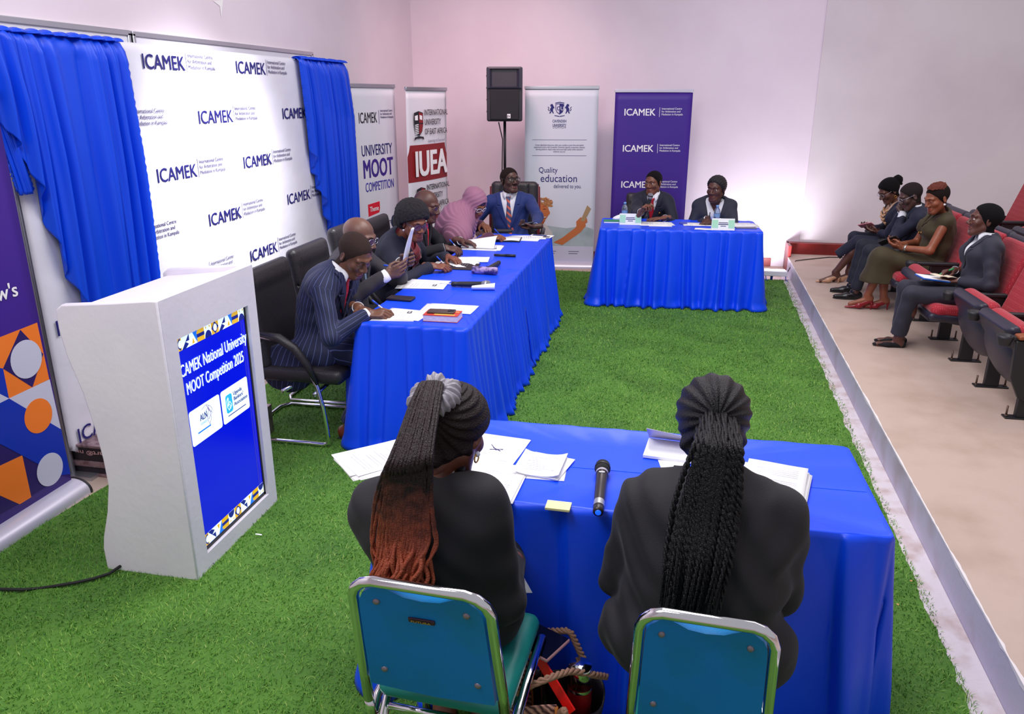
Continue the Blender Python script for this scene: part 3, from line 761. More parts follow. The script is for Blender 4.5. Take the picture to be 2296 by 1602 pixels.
b.build('screen_emblem', emat('screen_violet', (100, 50, 140)), sc, True)
sq('screen_emblem', rrect(.052, .085, .012), ya + .236 + .032, .605, .0012, emat('screen_cyan', (40, 170, 215)))
b = MB()
for P in ([(.008, .03), (.008, .06), (.02, .072)], [(.02, .012), (.008, .03), (.02, .045), (.034, .03), (.02, .012)], [(.03, .015), (.044, .03), (.032, .05), (.02, .045)], [(.02, .072), (.02, .03)]):
    b.tube([A(XS + .0018, ya + .268 + p[0], .605 + p[1]) for p in P], .0018, 5)
b.build('screen_emblem', EW, sc, True)
text('screen_lettering', 'Uganda\nBankers\'\nAssociation', A(XS + .0012, ya + .236 + .095, .672), (0, 1, 0), Z3, EB, sc, h=.018, w=.112, bold=.01)
sq('screen_small_print', [(0, 0), (.15, 0), (.15, .004), (0, .004)], ya + .276, .590, .0012, EB)
t = thing('power_cable', 'black mains cable trailing from the foot of the lectern across the grass', 'cable', (-2.4, 2.4, .02))
pc = [atz(u, v, .02) for u, v in ((277, 1272), (245, 1287), (210, 1298), (175, 1306), (140, 1312))] + [atz(u, v, .008) for u, v in ((110, 1317), (80, 1321))] + [atz(u, v, .02) for u, v in ((50, 1323), (0, 1322), (-60, 1318))]
pc[0] = pc[0] + A(0, .03, .01)
b = MB(); b.tube(pc, .0065, 8); b.build('cable', RUBBER, t, True)
b = MB(); b.lathe([(.016, 0), (.016, .012), (.008, .014)], pc[0] - A(0, .012, 0), (0, -1, 0), 14); b.build('grommet', RUBBER, t, True)
# ================================================================== tables under satin cloths
def table_and_cloth(c, L, Wd, rz, labt, labc, seed, flare=.09, per=.085, amp=.026, zt=.75, phase=0., corner=.05, short=None):
    c = np.asarray(c, float); R = rotz(rz)
    t = thing('table', labt, 'table', (c[0], c[1], 0), rz)
    b = MB(); b.box((0, 0, zt - .022), (L - .02, Wd - .02, .03)); b.build('tabletop', WOOD, t, bevel=.003)
    for sx in (-1, 1):
        for sy in (-1, 1):
            b = MB(); b.tube([(sx * (L / 2 - .08), sy * (Wd / 2 - .08), 0), (sx * (L / 2 - .08), sy * (Wd / 2 - .08), zt - .035)], .016, 10); b.build('leg', BLACKM, t)
    o = thing('tablecloth', labc, 'tablecloth', (c[0], c[1], 0), rz)
    r = np.random.default_rng(seed)
    hl, hw, rr = L / 2, Wd / 2, .018
    pts, nrm = [], []
    cs = [(hl - rr, hw - rr, 0), (-hl + rr, hw - rr, 90), (-hl + rr, -hw + rr, 180), (hl - rr, -hw + rr, 270)]
    def seg(a, b, n, q):
        for k in range(n): pts.append(a + (b - a) * k / n); nrm.append(q)
    for i, (x, y, a0) in enumerate(cs):
        for a in np.radians(np.linspace(a0, a0 + 90, 8)):
            pts.append(A(x + rr * math.cos(a), y + rr * math.sin(a))); nrm.append(A(math.cos(a), math.sin(a)))
        x2, y2, _ = cs[(i + 1) % 4]; q = A(math.cos(math.radians(a0 + 90)), math.sin(math.radians(a0 + 90)))
        a_, b_ = A(x, y) + q * rr, A(x2, y2) + q * rr; n = max(8, int(np.linalg.norm(b_ - a_) / .008)); seg(a_, b_, n, q)
    pts, nrm = np.array(pts), np.array(nrm); N = len(pts)
    s = np.concatenate([[0], np.cumsum(np.linalg.norm(np.diff(pts, axis=0), axis=1))]); tot = s[-1] + np.linalg.norm(pts[0] - pts[-1])
    # uneven box pleats
    npl = int(tot / per); knots = np.sort((np.arange(npl) + r.uniform(-.22, .22, npl)) * tot / npl)
    ph = np.interp(s, np.concatenate([[knots[-1] - tot], knots, [knots[0] + tot]]), np.arange(-1, npl + 1)) + phase
    wob = r.uniform(0, 6.28, 6); dep = r.uniform(.55, 1.25, npl + 2); NZ = 34; G = []
    for i in range(NZ):
        tt = i / (NZ - 1); z = zt * (1 - tt) + .012 * tt; row = []
        sh = .22 * tt * np.sin(2 * PI * s / tot * 5 + wob[0]) + .16 * tt * tt * np.sin(2 * PI * s / tot * 11 + wob[1])
        f = (ph + sh) % 1.0; kk = np.floor(ph + sh).astype(int) % npl
        prof = np.where(f < .16, np.sin(f / .16 * PI / 2) * 2 - 1, 1 - 2 * ((f - .16) / .84) ** 1.35)      # sharp lead, long fall
        soft = np.sin(2 * PI * (ph + sh)); mixk = min(1, tt * 1.1)
        am = amp * (.16 + .84 * tt ** .75) * dep[kk]
        off = .003 + flare * tt ** 1.25 + am * ((1 - mixk * .45) * prof + mixk * .45 * soft) * .5 + .014 * tt * np.sin(2 * PI * s / tot * 7 + wob[2]) - .014 * tt ** 6
        if i > NZ - 4: off = off + .016 * (i - NZ + 4) / 3 * (1 + .8 * np.sin(2 * PI * s / tot * 23 + wob[3]))
        off = np.maximum(off, .003)
        if i == 0: off = np.full(N, .003)
        xy = pts + nrm * off[:, None]
        zz = np.full(N, z); zz[:] = z
        if short: lim = short * np.clip((nrm[:, 1] - .6) / .3, 0, 1) * np.clip((hl - .03 - np.abs(pts[:, 0])) / .06, 0, 1); zz = zt + (zz - zt) * (1 - lim)
        G.append(np.concatenate([xy, zz[:, None]], 1))
    G = np.array(G)
    b = MB(); b.grid(G, loop=True); b.build('skirt', BLUET, o, solid=.002)
    b = MB(); TG = []
    for k, q in ((1.0, 0), (.997, .003), (.985, .0012), (.5, .001)):
        TG.append(np.concatenate([pts * k if k < 1 else pts + nrm * .003, np.full((N, 1), zt + q) + (.002 * np.maximum(0, np.sin(2 * PI * ph))[:, None] if k == .997 else 0)], 1))
    b.grid(np.array(TG), loop=True, sm=True); b.flat([p for p in TG[-1]]); b.build('cloth_top', BLUET, o)
    b = MB(); b.box((0, -.06 * Wd, zt + .0018), (L * .99, .0022, .0016)); b.build('pressed_crease', M('blue_crease', (20, 96, 236), .5), o)
    return o
table_and_cloth((-1.37, 4.69), 1.53, .64, PI / 2, 'folding table under the nearer cloth of the long panel table', 'royal blue satin tablecloth on the nearer half of the long panel table', 11, flare=.10, short=.72, per=.10, amp=.042)
table_and_cloth((-1.37, 6.205), 1.49, .64, PI / 2, 'folding table under the farther cloth of the long panel table', 'royal blue satin tablecloth on the farther half of the long panel table', 12, flare=.10, short=.72, per=.10, amp=.042)
table_and_cloth((.07, 7.83), 1.50, .66, math.radians(3.4), 'folding table under the cloth where the man with the microphone sits', 'royal blue pleated tablecloth on the far table before the purple banner', 13, flare=.09, short=.72, per=.115, amp=.085)
table_and_cloth((-.09, 2.425), 1.53, .615, math.radians(.8), 'folding table under the cloth in front of the two women with braids', 'royal blue tablecloth on the near table in front of the women with braids', 14, flare=.08, per=.19, amp=.10)

# ================================================================== chairs
TEALB = M('teal_vinyl_back', (0, 122, 204), .45, bump=(350, .12, 2), var=(4, (0, 116, 160), .45, .75)); TEALS = M('teal_vinyl_seat', (24, 128, 122), .4)
def arc(c, r, a0, a1, n=8): return [(c[0] + r * math.cos(a), c[1] + r * math.sin(a)) for a in np.radians(np.linspace(a0, a1, n))]
def office_chair(label, loc, rz, hb=.98, wide=.53):
    t = thing('office_chair', label, 'chair', loc, rz, None)
    s = SDF(); s.box((0, 0, .425), (wide / 2, .26, .045), rnd=.04); s.ell((0, .05, .47), (.22, .2, .02), k=.03); sdf_like(s, .008, 'seat', LEATHER, t)
    s = SDF(); n = A(0, -.14, 1.0); Rm = frame_R((1, 0, 0), n); zc = (.47 + hb) / 2
    s.box((0, -.255, zc), (wide / 2 - .01, (hb - .45) / 2 + .02, .038), R=Rm, rnd=.036)
    s.rc((-wide / 2 + .08, -.265 - .03, hb - .05), (wide / 2 - .08, -.265 - .03, hb - .05), .05, k=.03)
    for zz in (.62, .80): s.rc((-wide / 2, -.205 - (zz - .47) * .14, zz), (wide / 2, -.205 - (zz - .47) * .14, zz), .006, k=.012, op='s')
    for sx in (-1, 1): s.rc((sx * (wide / 2 - .075), -.17, .48), (sx * (wide / 2 - .075), -.25, hb + .02), .005, k=.010, op='s')
    sdf_like(s, .008, 'backrest', LEATHER, t)
    for sx in (-1, 1):
        x = sx * (wide / 2 + .015)
        side = [(-.36, .018), (-.15, .020), (.05, .022), (.13, .020), (.165, .035), (.160, .12), (.145, .26), (.12, .38), (.07, .50), (0, .59), (-.09, .645), (-.20, .66), (-.29, .655)]
        b = MB(); b.tube([(x, y, z) for y, z in side], .0125, 10); b.build('leg_frame', CHROME, t)
        pad = side[7:12]; b = MB(); b.tube([(x, y, z + .012) for y, z in pad], [.012, .022, .026, .026, .016], 10); b.build('armrest_pad', LEATHER, t)
    for P_ in ([(-wide / 2 - .015, -.355, .018), (-wide / 2 + .05, -.40, .018), (wide / 2 - .05, -.40, .018), (wide / 2 + .015, -.355, .018)], [(-wide / 2 - .015, .10, .33), (wide / 2 + .015, .10, .33)], [(-wide / 2 - .01, -.1, .335), (0, -.02, .36), (wide / 2 + .01, -.1, .335)]):
        MB().tube(P_, .012, 10).build('crossbar', CHROME, t)
    return t
def sdf_like(s, vox, name, mat, parent):
    V, F = s.net(vox * QF); return put(name, np_mesh(name, V, F, mat), parent, False)
office_chair('black leather chrome-armed chair of the man in the pinstripe suit', (-2.035, 4.12, 0), -PI / 2, .99)
office_chair('black leather chair behind the bald man holding up a paper', (-2.06, 4.74, 0), -PI / 2, 1.0)
office_chair('black leather chair of the woman with the afro and glasses', (-2.10, 5.46, 0), -PI / 2, 1.02)
office_chair('black leather chair of the bald man with the red spotted tie', (-2.10, 6.06, 0), -PI / 2, .98)
office_chair('black leather chair of the woman in the mauve headscarf', (-2.06, 6.68, 0), -PI / 2, .95)
office_chair('black chair behind the young man speaking into a microphone', (-.30, 8.58, 0), PI - .1, .90, .50)
# executive chair at the table end
t = thing('executive_chair', 'high-backed black leather chair with dark red sides at the table end', 'chair', (-1.60, 7.86, 0), PI + .12); t.scale = (1, 1, .95)
s = SDF(); s.box((0, 0, .44), (.26, .26, .055), rnd=.05); sdf_like(s, .009, 'seat', LEATHER, t)
s = SDF(); Rm = frame_R((1, 0, 0), A(0, -.12, 1)); s.box((0, -.27, .79), (.245, .37, .05), R=Rm, rnd=.048)
for x in (-.14, .14): s.rc((x, -.20, .6), (x, -.275, 1.18), .006, k=.012, op='s')
s.rc((-.25, -.24, .98), (.25, -.24, .98), .006, k=.012, op='s'); sdf_like(s, .009, 'backrest', LEATHER, t)
b = MB(); b.box((0, -.315, .80), (.50, .03, .66), R=Rm @ np.array([[1, 0, 0], [0, 0, -1], [0, 1, 0]]).T); 
for sx in (-1, 1): b.tube([(sx * .25, -.24, .50), (sx * .252, -.305, .85), (sx * .245, -.335, 1.10)], .022, 8)
b.build('back_shell', M('dark_red_leather', (112, 26, 36), .4), t, bevel=.01)
for sx in (-1, 1):
    b = MB(); b.tube([(sx * .29, -.27, .56), (sx * .31, -.15, .66), (sx * .31, .12, .66), (sx * .30, .2, .60), (sx * .27, .12, .44)], .024, 8); b.build('armrest', LEATHER, t)
b = MB(); b.lathe([(.03, .12), (.03, .40)], (0, 0, 0), n=12)
for k in range(5):
    a = 2 * PI * k / 5; b.tube([(0, 0, .12), (.3 * math.cos(a), .3 * math.sin(a), .07)], .02, 8); b.lathe([(.028, -.012), (.028, .012)], (.3 * math.cos(a), .3 * math.sin(a), .029), (math.sin(a), -math.cos(a), 0), 12)
b.build('base', BLACKP, t)
def banquet_chair(label, loc, rz, badge=True, tilt=.19):
    t = thing('banquet_chair', label, 'chair', loc, rz)
    zt, zb = .885, .44; yb = -.205; Wc = .160
    yy = lambda z: yb - (z - zb) * tilt - .02 * max(0, (z - zb)) ** 2
    # one bent tube: front foot - seat rail - back hoop
    hoop = [(-Wc * 1.09, yy(.46), .46), (-Wc * 1.06, yy(.60), .60), (-Wc * 1.01, yy(.78), .78)] + [(-Wc + .06 - .06 * math.cos(a), yy(zt - .06 + .06 * math.sin(a)), zt - .06 + .06 * math.sin(a)) for a in np.radians((10, 35, 60, 85))]
    hoop = hoop + [(-x, y, z) for x, y, z in hoop[::-1]]
    b = MB(); b.tube(hoop, .0135, 12); b.build('back_frame', CHROME, t)
    for sx in (-1, 1):
        b = MB(); b.tube([(sx * Wc * 1.09, yy(.46), .46), (sx * Wc * 1.10, yb + .01, .395), (sx * Wc * 1.11, yb + .03, .385), (sx * Wc * 1.14, yb + .06, .41), (sx * Wc * 1.14, -.02, .425), (sx * Wc * 1.14, .17, .43), (sx * Wc * 1.14, .205, .41), (sx * Wc * 1.16, .215, .2), (sx * Wc * 1.18, .225, .012)], .0125, 10); b.build('front_leg', CHROME, t)
        b = MB(); b.tube([(sx * Wc * 1.08, -.06, .415), (sx * Wc * 1.09, -.16, .30), (sx * Wc * 1.13, -.225, .012)], .0125, 10); b.build('rear_leg', CHROME, t)
        for yy2 in (.225, -.225):
            b = MB(); b.lathe([(.015, 0), (.016, .022), (.013, .024)], (sx * Wc * (1.18 if yy2 > 0 else 1.13), yy2, 0), n=12); b.build('foot_cap', RUBBER, t)
    b = MB(); b.tube([(-Wc, -.12, .36), (Wc, -.12, .36)], .010, 8); b.build('stretcher', CHROME, t)
    # back panel: rounded shield with a dip under the hoop for the hand
    def outline(k, z0):
        w = (Wc - .016) * k; top = zt - .018; pts = []
        pts += [(-w * 1.07, .535), (-w * .5, .512), (0, .504), (w * .5, .512), (w * 1.07, .535)]
        pts += [(w * 1.04, .70), (w * 1.01, .80)] + [(w - .05 + .05 * math.cos(a), top - .05 + .05 * math.sin(a)) for a in np.radians((10, 40, 70, 90))]
        pts += [(.085, top - .002), (.07, top - .010), (.042, top - .026), (0, top - .032), (-.042, top - .026), (-.07, top - .010), (-.085, top - .002)]
        pts += [(-w + .05 + .05 * math.cos(a), top - .05 + .05 * math.sin(a)) for a in np.radians((90, 110, 140, 170))] + [(-w * 1.01, .80), (-w * 1.04, .70)]
        return pts
    P = outline(1, 0); n = len(P); b = MB()
    back = [(x, yy(z) - .012 + .020 * (1 - (x / Wc) ** 2), z) for x, z in P]; front = [(x, yy(z) + .022 + .028 * (1 - (x / Wc) ** 2), z) for x, z in P]
    def fan(ring, off, m, flip):
        cx = A(0, 0, 0); rows = [ring]
        for k in (.9, .6, .3):
            rr = []
            for (x, y, z) in ring:
                x2, z2 = x * k, .70 + (z - .70) * k; rr.append((x2, yy(z2) + off + (.020 if off < 0 else .028) * (1 - (x2 / Wc) ** 2) + (0.006 if off > 0 else -.004) * (1 - k), z2))
            rows.append(rr)
        b.grid(np.array(rows), m, True, loop=True); b.flat(rows[-1] if flip else rows[-1][::-1], m); b.sm[-1] = True
    fan(back, -.012, 0, True); fan(front, .022, 1, False)
    b.add(back + front, [(i, (i + 1) % n, (i + 1) % n + n, i + n) for i in range(n)], 0, True)
    b.build('backrest', [TEALB, TEALS], t, smooth=50)
    for x, z in ((-.105, .822), (.105, .822), (-.115, .590), (.115, .590)):
        b = MB(); yq = yy(z) - .012 + .020 * (1 - (x / Wc) ** 2); b.lathe([(.0085, -.004), (.0085, .003), (.005, .006), (.001, .0062)], (x, yq, z), (0, -1, .1), 14); b.build('rivet', M('dull_rivet', (140, 130, 140), .4, metal=.6), t)
    if badge:
        b = MB(); b.box((-.005, yy(.775) + .0035, .775), (.062, .005, .013), R=frame_R((1, 0, 0), (0, 1, tilt * .9))); bd = b.build('badge', M('badge_purple', (60, 26, 52), .4), t, bevel=.001)
        text('badge_lettering', 'FUTURA', A(-.028, yy(.775) - .0004, .7715), (1, 0, 0), (0, -tilt, 1), M('badge_gold', (180, 150, 60), .4), None, h=.0065, w=.046, bold=.01).parent = bd
    s = SDF(); s.box((0, .025, .455), (.172, .198, .03), rnd=.03); s.ell((0, .02, .48), (.145, .17, .018), k=.02); sdf_like(s, .008, 'seat', TEALS, t)
    return t
banquet_chair('teal banquet chair with a small maker\'s badge, under the woman with auburn braids', (-.50, 1.735, 0), -.045).scale = (1.06, 1, 1)
banquet_chair('teal banquet chair without a badge, under the woman with black rope braids', (.145, 1.75, 0), -.05, badge=False).scale = (.9, 1, 1)
banquet_chair('teal banquet chair of the young woman writing at the far table', (.42, 8.40, 0), PI + .05, badge=False)

# ---- tip-up auditorium seats
SEATRED = M('red_woven_seat_fabric', (196, 44, 62), .8, sheen=.3)
def weave(m):
    nt = m.node_tree; bs = nt.nodes['Principled BSDF']; tc = nt.nodes.new('ShaderNodeTexCoord'); v = nt.nodes.new('ShaderNodeTexVoronoi'); v.inputs['Scale'].default_value = 75; v.inputs['Randomness'].default_value = .15
    nt.links.new(tc.outputs['Object'], v.inputs['Vector']); lt = nt.nodes.new('ShaderNodeMath'); lt.operation = 'LESS_THAN'; lt.inputs[1].default_value = .22; nt.links.new(v.outputs['Distance'], lt.inputs[0])
    mixn = nt.nodes.new('ShaderNodeMix'); mixn.data_type = 'RGBA'; mixn.inputs['A'].default_value = lin((164, 28, 46)); mixn.inputs['B'].default_value = lin((206, 92, 96))
    nt.links.new(lt.outputs[0], mixn.inputs['Factor']); nt.links.new(mixn.outputs['Result'], bs.inputs['Base Color'])
weave(SEATRED)
SHELL = M('dark_seat_shell', (44, 42, 58), .42, bump=(300, .1, 2))
def fold_seat(label, loc, rz, tip=0., arm=True, end=False, group='red tip-up auditorium seats', arm_far=False):
    """local: faces +Y, floor at z=0; tip = degrees the cushion is folded up"""
    t = thing('auditorium_seat', label, 'seat', loc, rz, group)
    hz = A(0, -.02, .38); t.scale = (1, 1, .84); a = math.radians(tip); RX = np.array([[1, 0, 0], [0, math.cos(a), -math.sin(a)], [0, math.sin(a), math.cos(a)]])
    T = lambda q: hz + RX @ (np.asarray(q, float) - hz)
    s = SDF(); s.box(T((0, .03, .385)), (.225, .215, .045), R=RX, rnd=.04); s.rc(T((-.18, .20, .385)), T((.18, .20, .385)), .045, k=.03); sdf_like(s, .009, 'seat_cushion', SEATRED, t)
    s = SDF(); s.box(T((0, .03, .335)), (.235, .235, .03), R=RX, rnd=.025); s.ell(T((0, -.02, .30)), (.21, .20, .055), RX, k=.04); s.box(T((0, .19, .30)), (.2, .06, .012), R=RX, rnd=.01, k=.03); sdf_like(s, .009, 'seat_shell', SHELL, t)
    n = A(0, -.26, 1.0); Rm = frame_R((1, 0, 0), n)
    s = SDF(); s.box((0, -.245, .66), (.222, .31, .035), R=Rm, rnd=.032); s.rc((-.22, -.165, .56), (.22, -.165, .56), .008, k=.015, op='s'); sdf_like(s, .009, 'backrest', SEATRED, t)
    s = SDF(); s.box((0, -.278, .665), (.243, .335, .030), R=Rm, rnd=.028); sdf_like(s, .009, 'back_shell', SHELL, t)
    for x0, on in ((-.265, arm), (.265, arm_far)):
        if not on: continue
        b = MB(); b.box((x0, 0, .19), (.035, .085, .36)); b.box((x0, 0, .006), (.06, .20, .012)); b.box((x0, -.09, .45), (.03, .24, .22), R=frame_R((1, 0, 0), (0, 1, .0)))
        p_ = b.build('pedestal', BLACKM, t, bevel=.004)
        for y in (-.085, .085):
            b = MB(); b.lathe([(.006, 0), (.006, .075)], (x0, y, .01), n=8); b.lathe([(.011, .01), (.011, .02)], (x0, y, 0), n=6); b.build('bolt', M('rusty_steel', (104, 84, 74), .5, metal=.7), p_)
        if not (end and x0 < 0 and False):
            b = MB(); b.box((x0, -.02, .57), (.05, .33, .036)); ar = b.build('armrest', BLACKP, t, bevel=.012, seg=3)
            b = MB(); b.lathe([(.030, -.045), (.041, .0), (.043, .022), (.036, .022), (.034, -.02), (.001, -.022)], (x0, .175, .566), n=22, cap=False); b.build('cup_holder', BLACKP, ar)
    if end:
        b = MB(); P = [(.13, .56), (-.30, .62), (-.36, .45), (-.30, .20), (-.20, .08), (-.06, .08), (.06, .16), (.12, .30)]
        b.prism(P, (end * .29 - .016, 0, 0), (0, 1, 0), (0, 0, 1), A(.034, 0, 0)); b.build('end_panel', BLACKM, t, bevel=.006)
        b = MB(); b.box((end * .29, -.08, .615), (.075, .42, .03), R=frame_R((1, 0, 0), (0, 1, -.14))); b.build('wooden_armrest', WOOD, t, bevel=.012, seg=3)
    return t
ROWX = lambda y: 1.935 + .0235 * y
SEATR = PI / 2 + .0235
for y, tip, lab, kw in ((4.93, 70, 'folded-up red auditorium seat at the near end of the row, with a wooden armrest', dict(end=-1)), (5.46, 70, 'folded-up red auditorium seat beside the woman in the charcoal trouser suit', {}),
                        (5.985, 4, 'red auditorium seat under the woman in the charcoal trouser suit', {}), (6.51, 42, 'half-tipped empty red seat between the olive dress and the charcoal suit', {}),
                        (7.04, 2, 'red auditorium seat under the woman in the olive dress', {}), (7.565, 2, 'red auditorium seat under the man resting his chin on clasped hands', {}),
                        (8.09, 2, 'red auditorium seat of the woman with the tan blouse by the wall', dict(arm_far=True))):
    # local -x is towards the camera side of each seat
    fold_seat(lab, (ROWX(y), y, .18), SEATR, tip, arm=True, **kw)
for i, y in enumerate((7.2, 7.73, 8.26)):
    fold_seat(('back-row red auditorium seat cut by the right edge of the photo', 'back-row red seat, second from the right edge of the photo', 'back-row red seat nearest the grey wall')[i], (3.02, y, .36), SEATR, 70 if i != 1 else 10, group='red seats in the second row', arm_far=(i == 2))

# ================================================================== loudspeaker on its stand
t = thing('loudspeaker', 'black loudspeaker with a flared horn on top of a pole beside the pale banner', 'loudspeaker', (-1.84, 8.62, 1.69), 0)
Rz = rotz(.20); q = lambda x, y, z: A(-1.84, 8.62, 1.69) + Rz @ A(x, y, z); RzM = Rz
b = MB(); out = [(-.19, -.13), (.19, -.13), (.19, .05), (.11, .20), (-.11, .20), (-.19, .05)]
b.prism(out, q(0, 0, .0), Rz @ A(1, 0, 0), Rz @ A(0, 1, 0), A(0, 0, .55)); b.build('cabinet', M('speaker_cabinet', (52, 48, 58), .5, bump=(200, .15, 2)), t, True, bevel=.02, seg=3)
b = MB(); b.box(q(.0, -.145, .17), (.31, .03, .31), R=Rz); b.build('grille', M('speaker_grille', (24, 24, 32), .6, bump=(400, .5, 1)), t, True, bevel=.012)
b = MB(); H0 = [(-.155, -.160, .345), (.155, -.160, .345), (.155, -.160, .53), (-.155, -.160, .53)]; H1 = [(-.05, -.02, .40), (.03, -.02, .40), (.03, -.02, .50), (-.05, -.02, .50)]; H2 = [(-.185, -.155, .335), (.185, -.155, .335), (.185, -.155, .545), (-.185, -.155, .545)]
V = [q(*p) for p in H2 + H0 + H1]; b.add(V, [(i, (i + 1) % 4, (i + 1) % 4 + 4, i + 4) for i in range(4)] + [(i + 4, (i + 1) % 4 + 4, (i + 1) % 4 + 8, i + 8) for i in range(4)] + [(8, 9, 10, 11)]); b.build('horn', M('speaker_horn', (46, 46, 62), .45), t, True, solid=.003)
b = MB(); b.box(q(.045, -.165, .055), (.036, .008, .044), R=Rz); bd = b.build('badge', PRWHITE, t, True, bevel=.002)
text('badge_lettering', 'EV', q(.031, -.170, .042), Rz @ A(1, 0, 0), Z3, PRBLACK, bd, h=.024, w=.028, bold=.03)
for z in (.10, .22, .34, .46): b = MB().lathe([(.008, 0), (.008, .004)], q(-.192, -.03, z), Rz @ A(-1, 0, 0), 10); b.build('rigging_point', BLACKM, t, True)
t = thing('speaker_stand', 'black tripod pole holding up the loudspeaker behind the man in blue', 'stand', (-1.84, 8.62, 0))
b = MB(); b.tube([(-1.84, 8.62, .12), (-1.84, 8.62, 1.0)], .019, 12); b.build('lower_pole', BLACKM, t, True)
b = MB(); b.tube([(-1.84, 8.62, 1.0), (-1.84, 8.62, 1.69)], .0155, 12); b.build('upper_pole', BLACKM, t, True)
b = MB(); b.lathe([(.027, -.03), (.027, .03)], (-1.84, 8.62, 1.0), n=14); b.tube([(-1.82, 8.60, 1.0), (-1.80, 8.58, 1.0)], .008, 8); b.build('collar', BLACKP, t, True)
for a in (.5, 2.6, 4.7):
    b = MB(); b.tube([(-1.84, 8.62, .42), (-1.84 + .5 * math.cos(a) * .5, 8.62 + .5 * math.sin(a) * .5, .2), (-1.84 + .5 * math.cos(a), 8.62 + .5 * math.sin(a), .02)], .011, 8); b.build('leg', BLACKM, t, True)
t = thing('speaker_cable', 'thin black cable looping down the loudspeaker pole', 'cable', (-1.86, 8.6, 0))
b = MB(); b.tube([(-1.90, 8.585, 1.68), (-1.885, 8.58, 1.62), (-1.858, 8.59, 1.5), (-1.862, 8.592, 1.35), (-1.866, 8.594, 1.15), (-1.872, 8.594, .9), (-1.866, 8.594, .5), (-1.89, 8.58, .12), (-1.95, 8.55, .02)], .006, 7); b.build('cable', RUBBER, t, True)
# ---- LED flood lamp on the floor by the wall
t = thing('flood_lamp', 'small white LED flood lamp on the grass behind the far table', 'lamp', (1.16, 8.90, 0))
b = MB(); b.box((1.16, 8.90, .085), (.26, .09, .055)); b.build('housing', M('white_lamp_housing', (232, 230, 240), .4), t, True, bevel=.006)
b = MB(); b.box((1.16, 8.935, .1145), (.22, .05, .004)); b.build('diffuser', M('led_diffuser', (230, 226, 255), .4, emit=14), t, True)
b = MB()
for x in (1.06, 1.27): b.tube([(x, 8.88, .07), (x + .01, 8.86, .014), (x + .03, 8.84, .008)], .005, 6)
b.tube([(1.13, 8.9, .06), (1.13, 8.9, .008)], .014, 8); b.build('bracket', M('blue_bracket', (20, 60, 190), .4), t, True)
t = thing('lamp_cable', 'black cable running from the flood lamp over the platform edge', 'cable', (1.4, 8.9, .2))
b = MB(); b.tube([(1.24, 8.92, .06), (1.29, 8.98, .05), (1.335, 9.05, .12), (1.40, 9.12, .19), (1.55, 9.25, .186), (1.80, 9.42, .186), (2.3, 9.50, .186), (3.2, 9.52, .186)], .005, 7); b.build('cable', RUBBER, t, True)
# ================================================================== people
def skin_mat(nm, rgb):
    m = M(nm, rgb, .42, bump=(90, .08, 4), var=(9, tuple(int(c * .86) for c in rgb), .4, .75)); return m
def noisy(P, f=30., seed=0):
    a = seed * 1.7
    return (np.sin(P[:, 0] * f + 1.3 * np.sin(P[:, 1] * f * .8 + a)) * np.sin(P[:, 1] * f * 1.1 + 1.7 * np.sin(P[:, 2] * f * .7 + a)) * np.sin(P[:, 2] * f * .9 + 1.1 * np.sin(P[:, 0] * f * 1.2 + a)))
def ik(S, W, la, lb, hint):
    d = W - S; D = np.linalg.norm(d)
    if D > (la + lb) * .985: s = D / ((la + lb) * .985); la *= s; lb *= s
    D = max(D, abs(la - lb) + .03); n = unit(d)
    a = (la * la - lb * lb + D * D) / (2 * D); h = math.sqrt(max(la * la - a * a, 0))
    return S + n * a + unit(hint - n * np.dot(hint, n)) * h
CURL = {'relaxed': ((18, 30, 20), 0), 'flat': ((4, 8, 5), 0), 'pen': ((38, 58, 30), 1), 'grip': ((55, 70, 45), 1), 'hold': ((30, 45, 25), 1), 'clasp': ((45, 55, 30), 0), 'point': ((60, 75, 40), 1)}
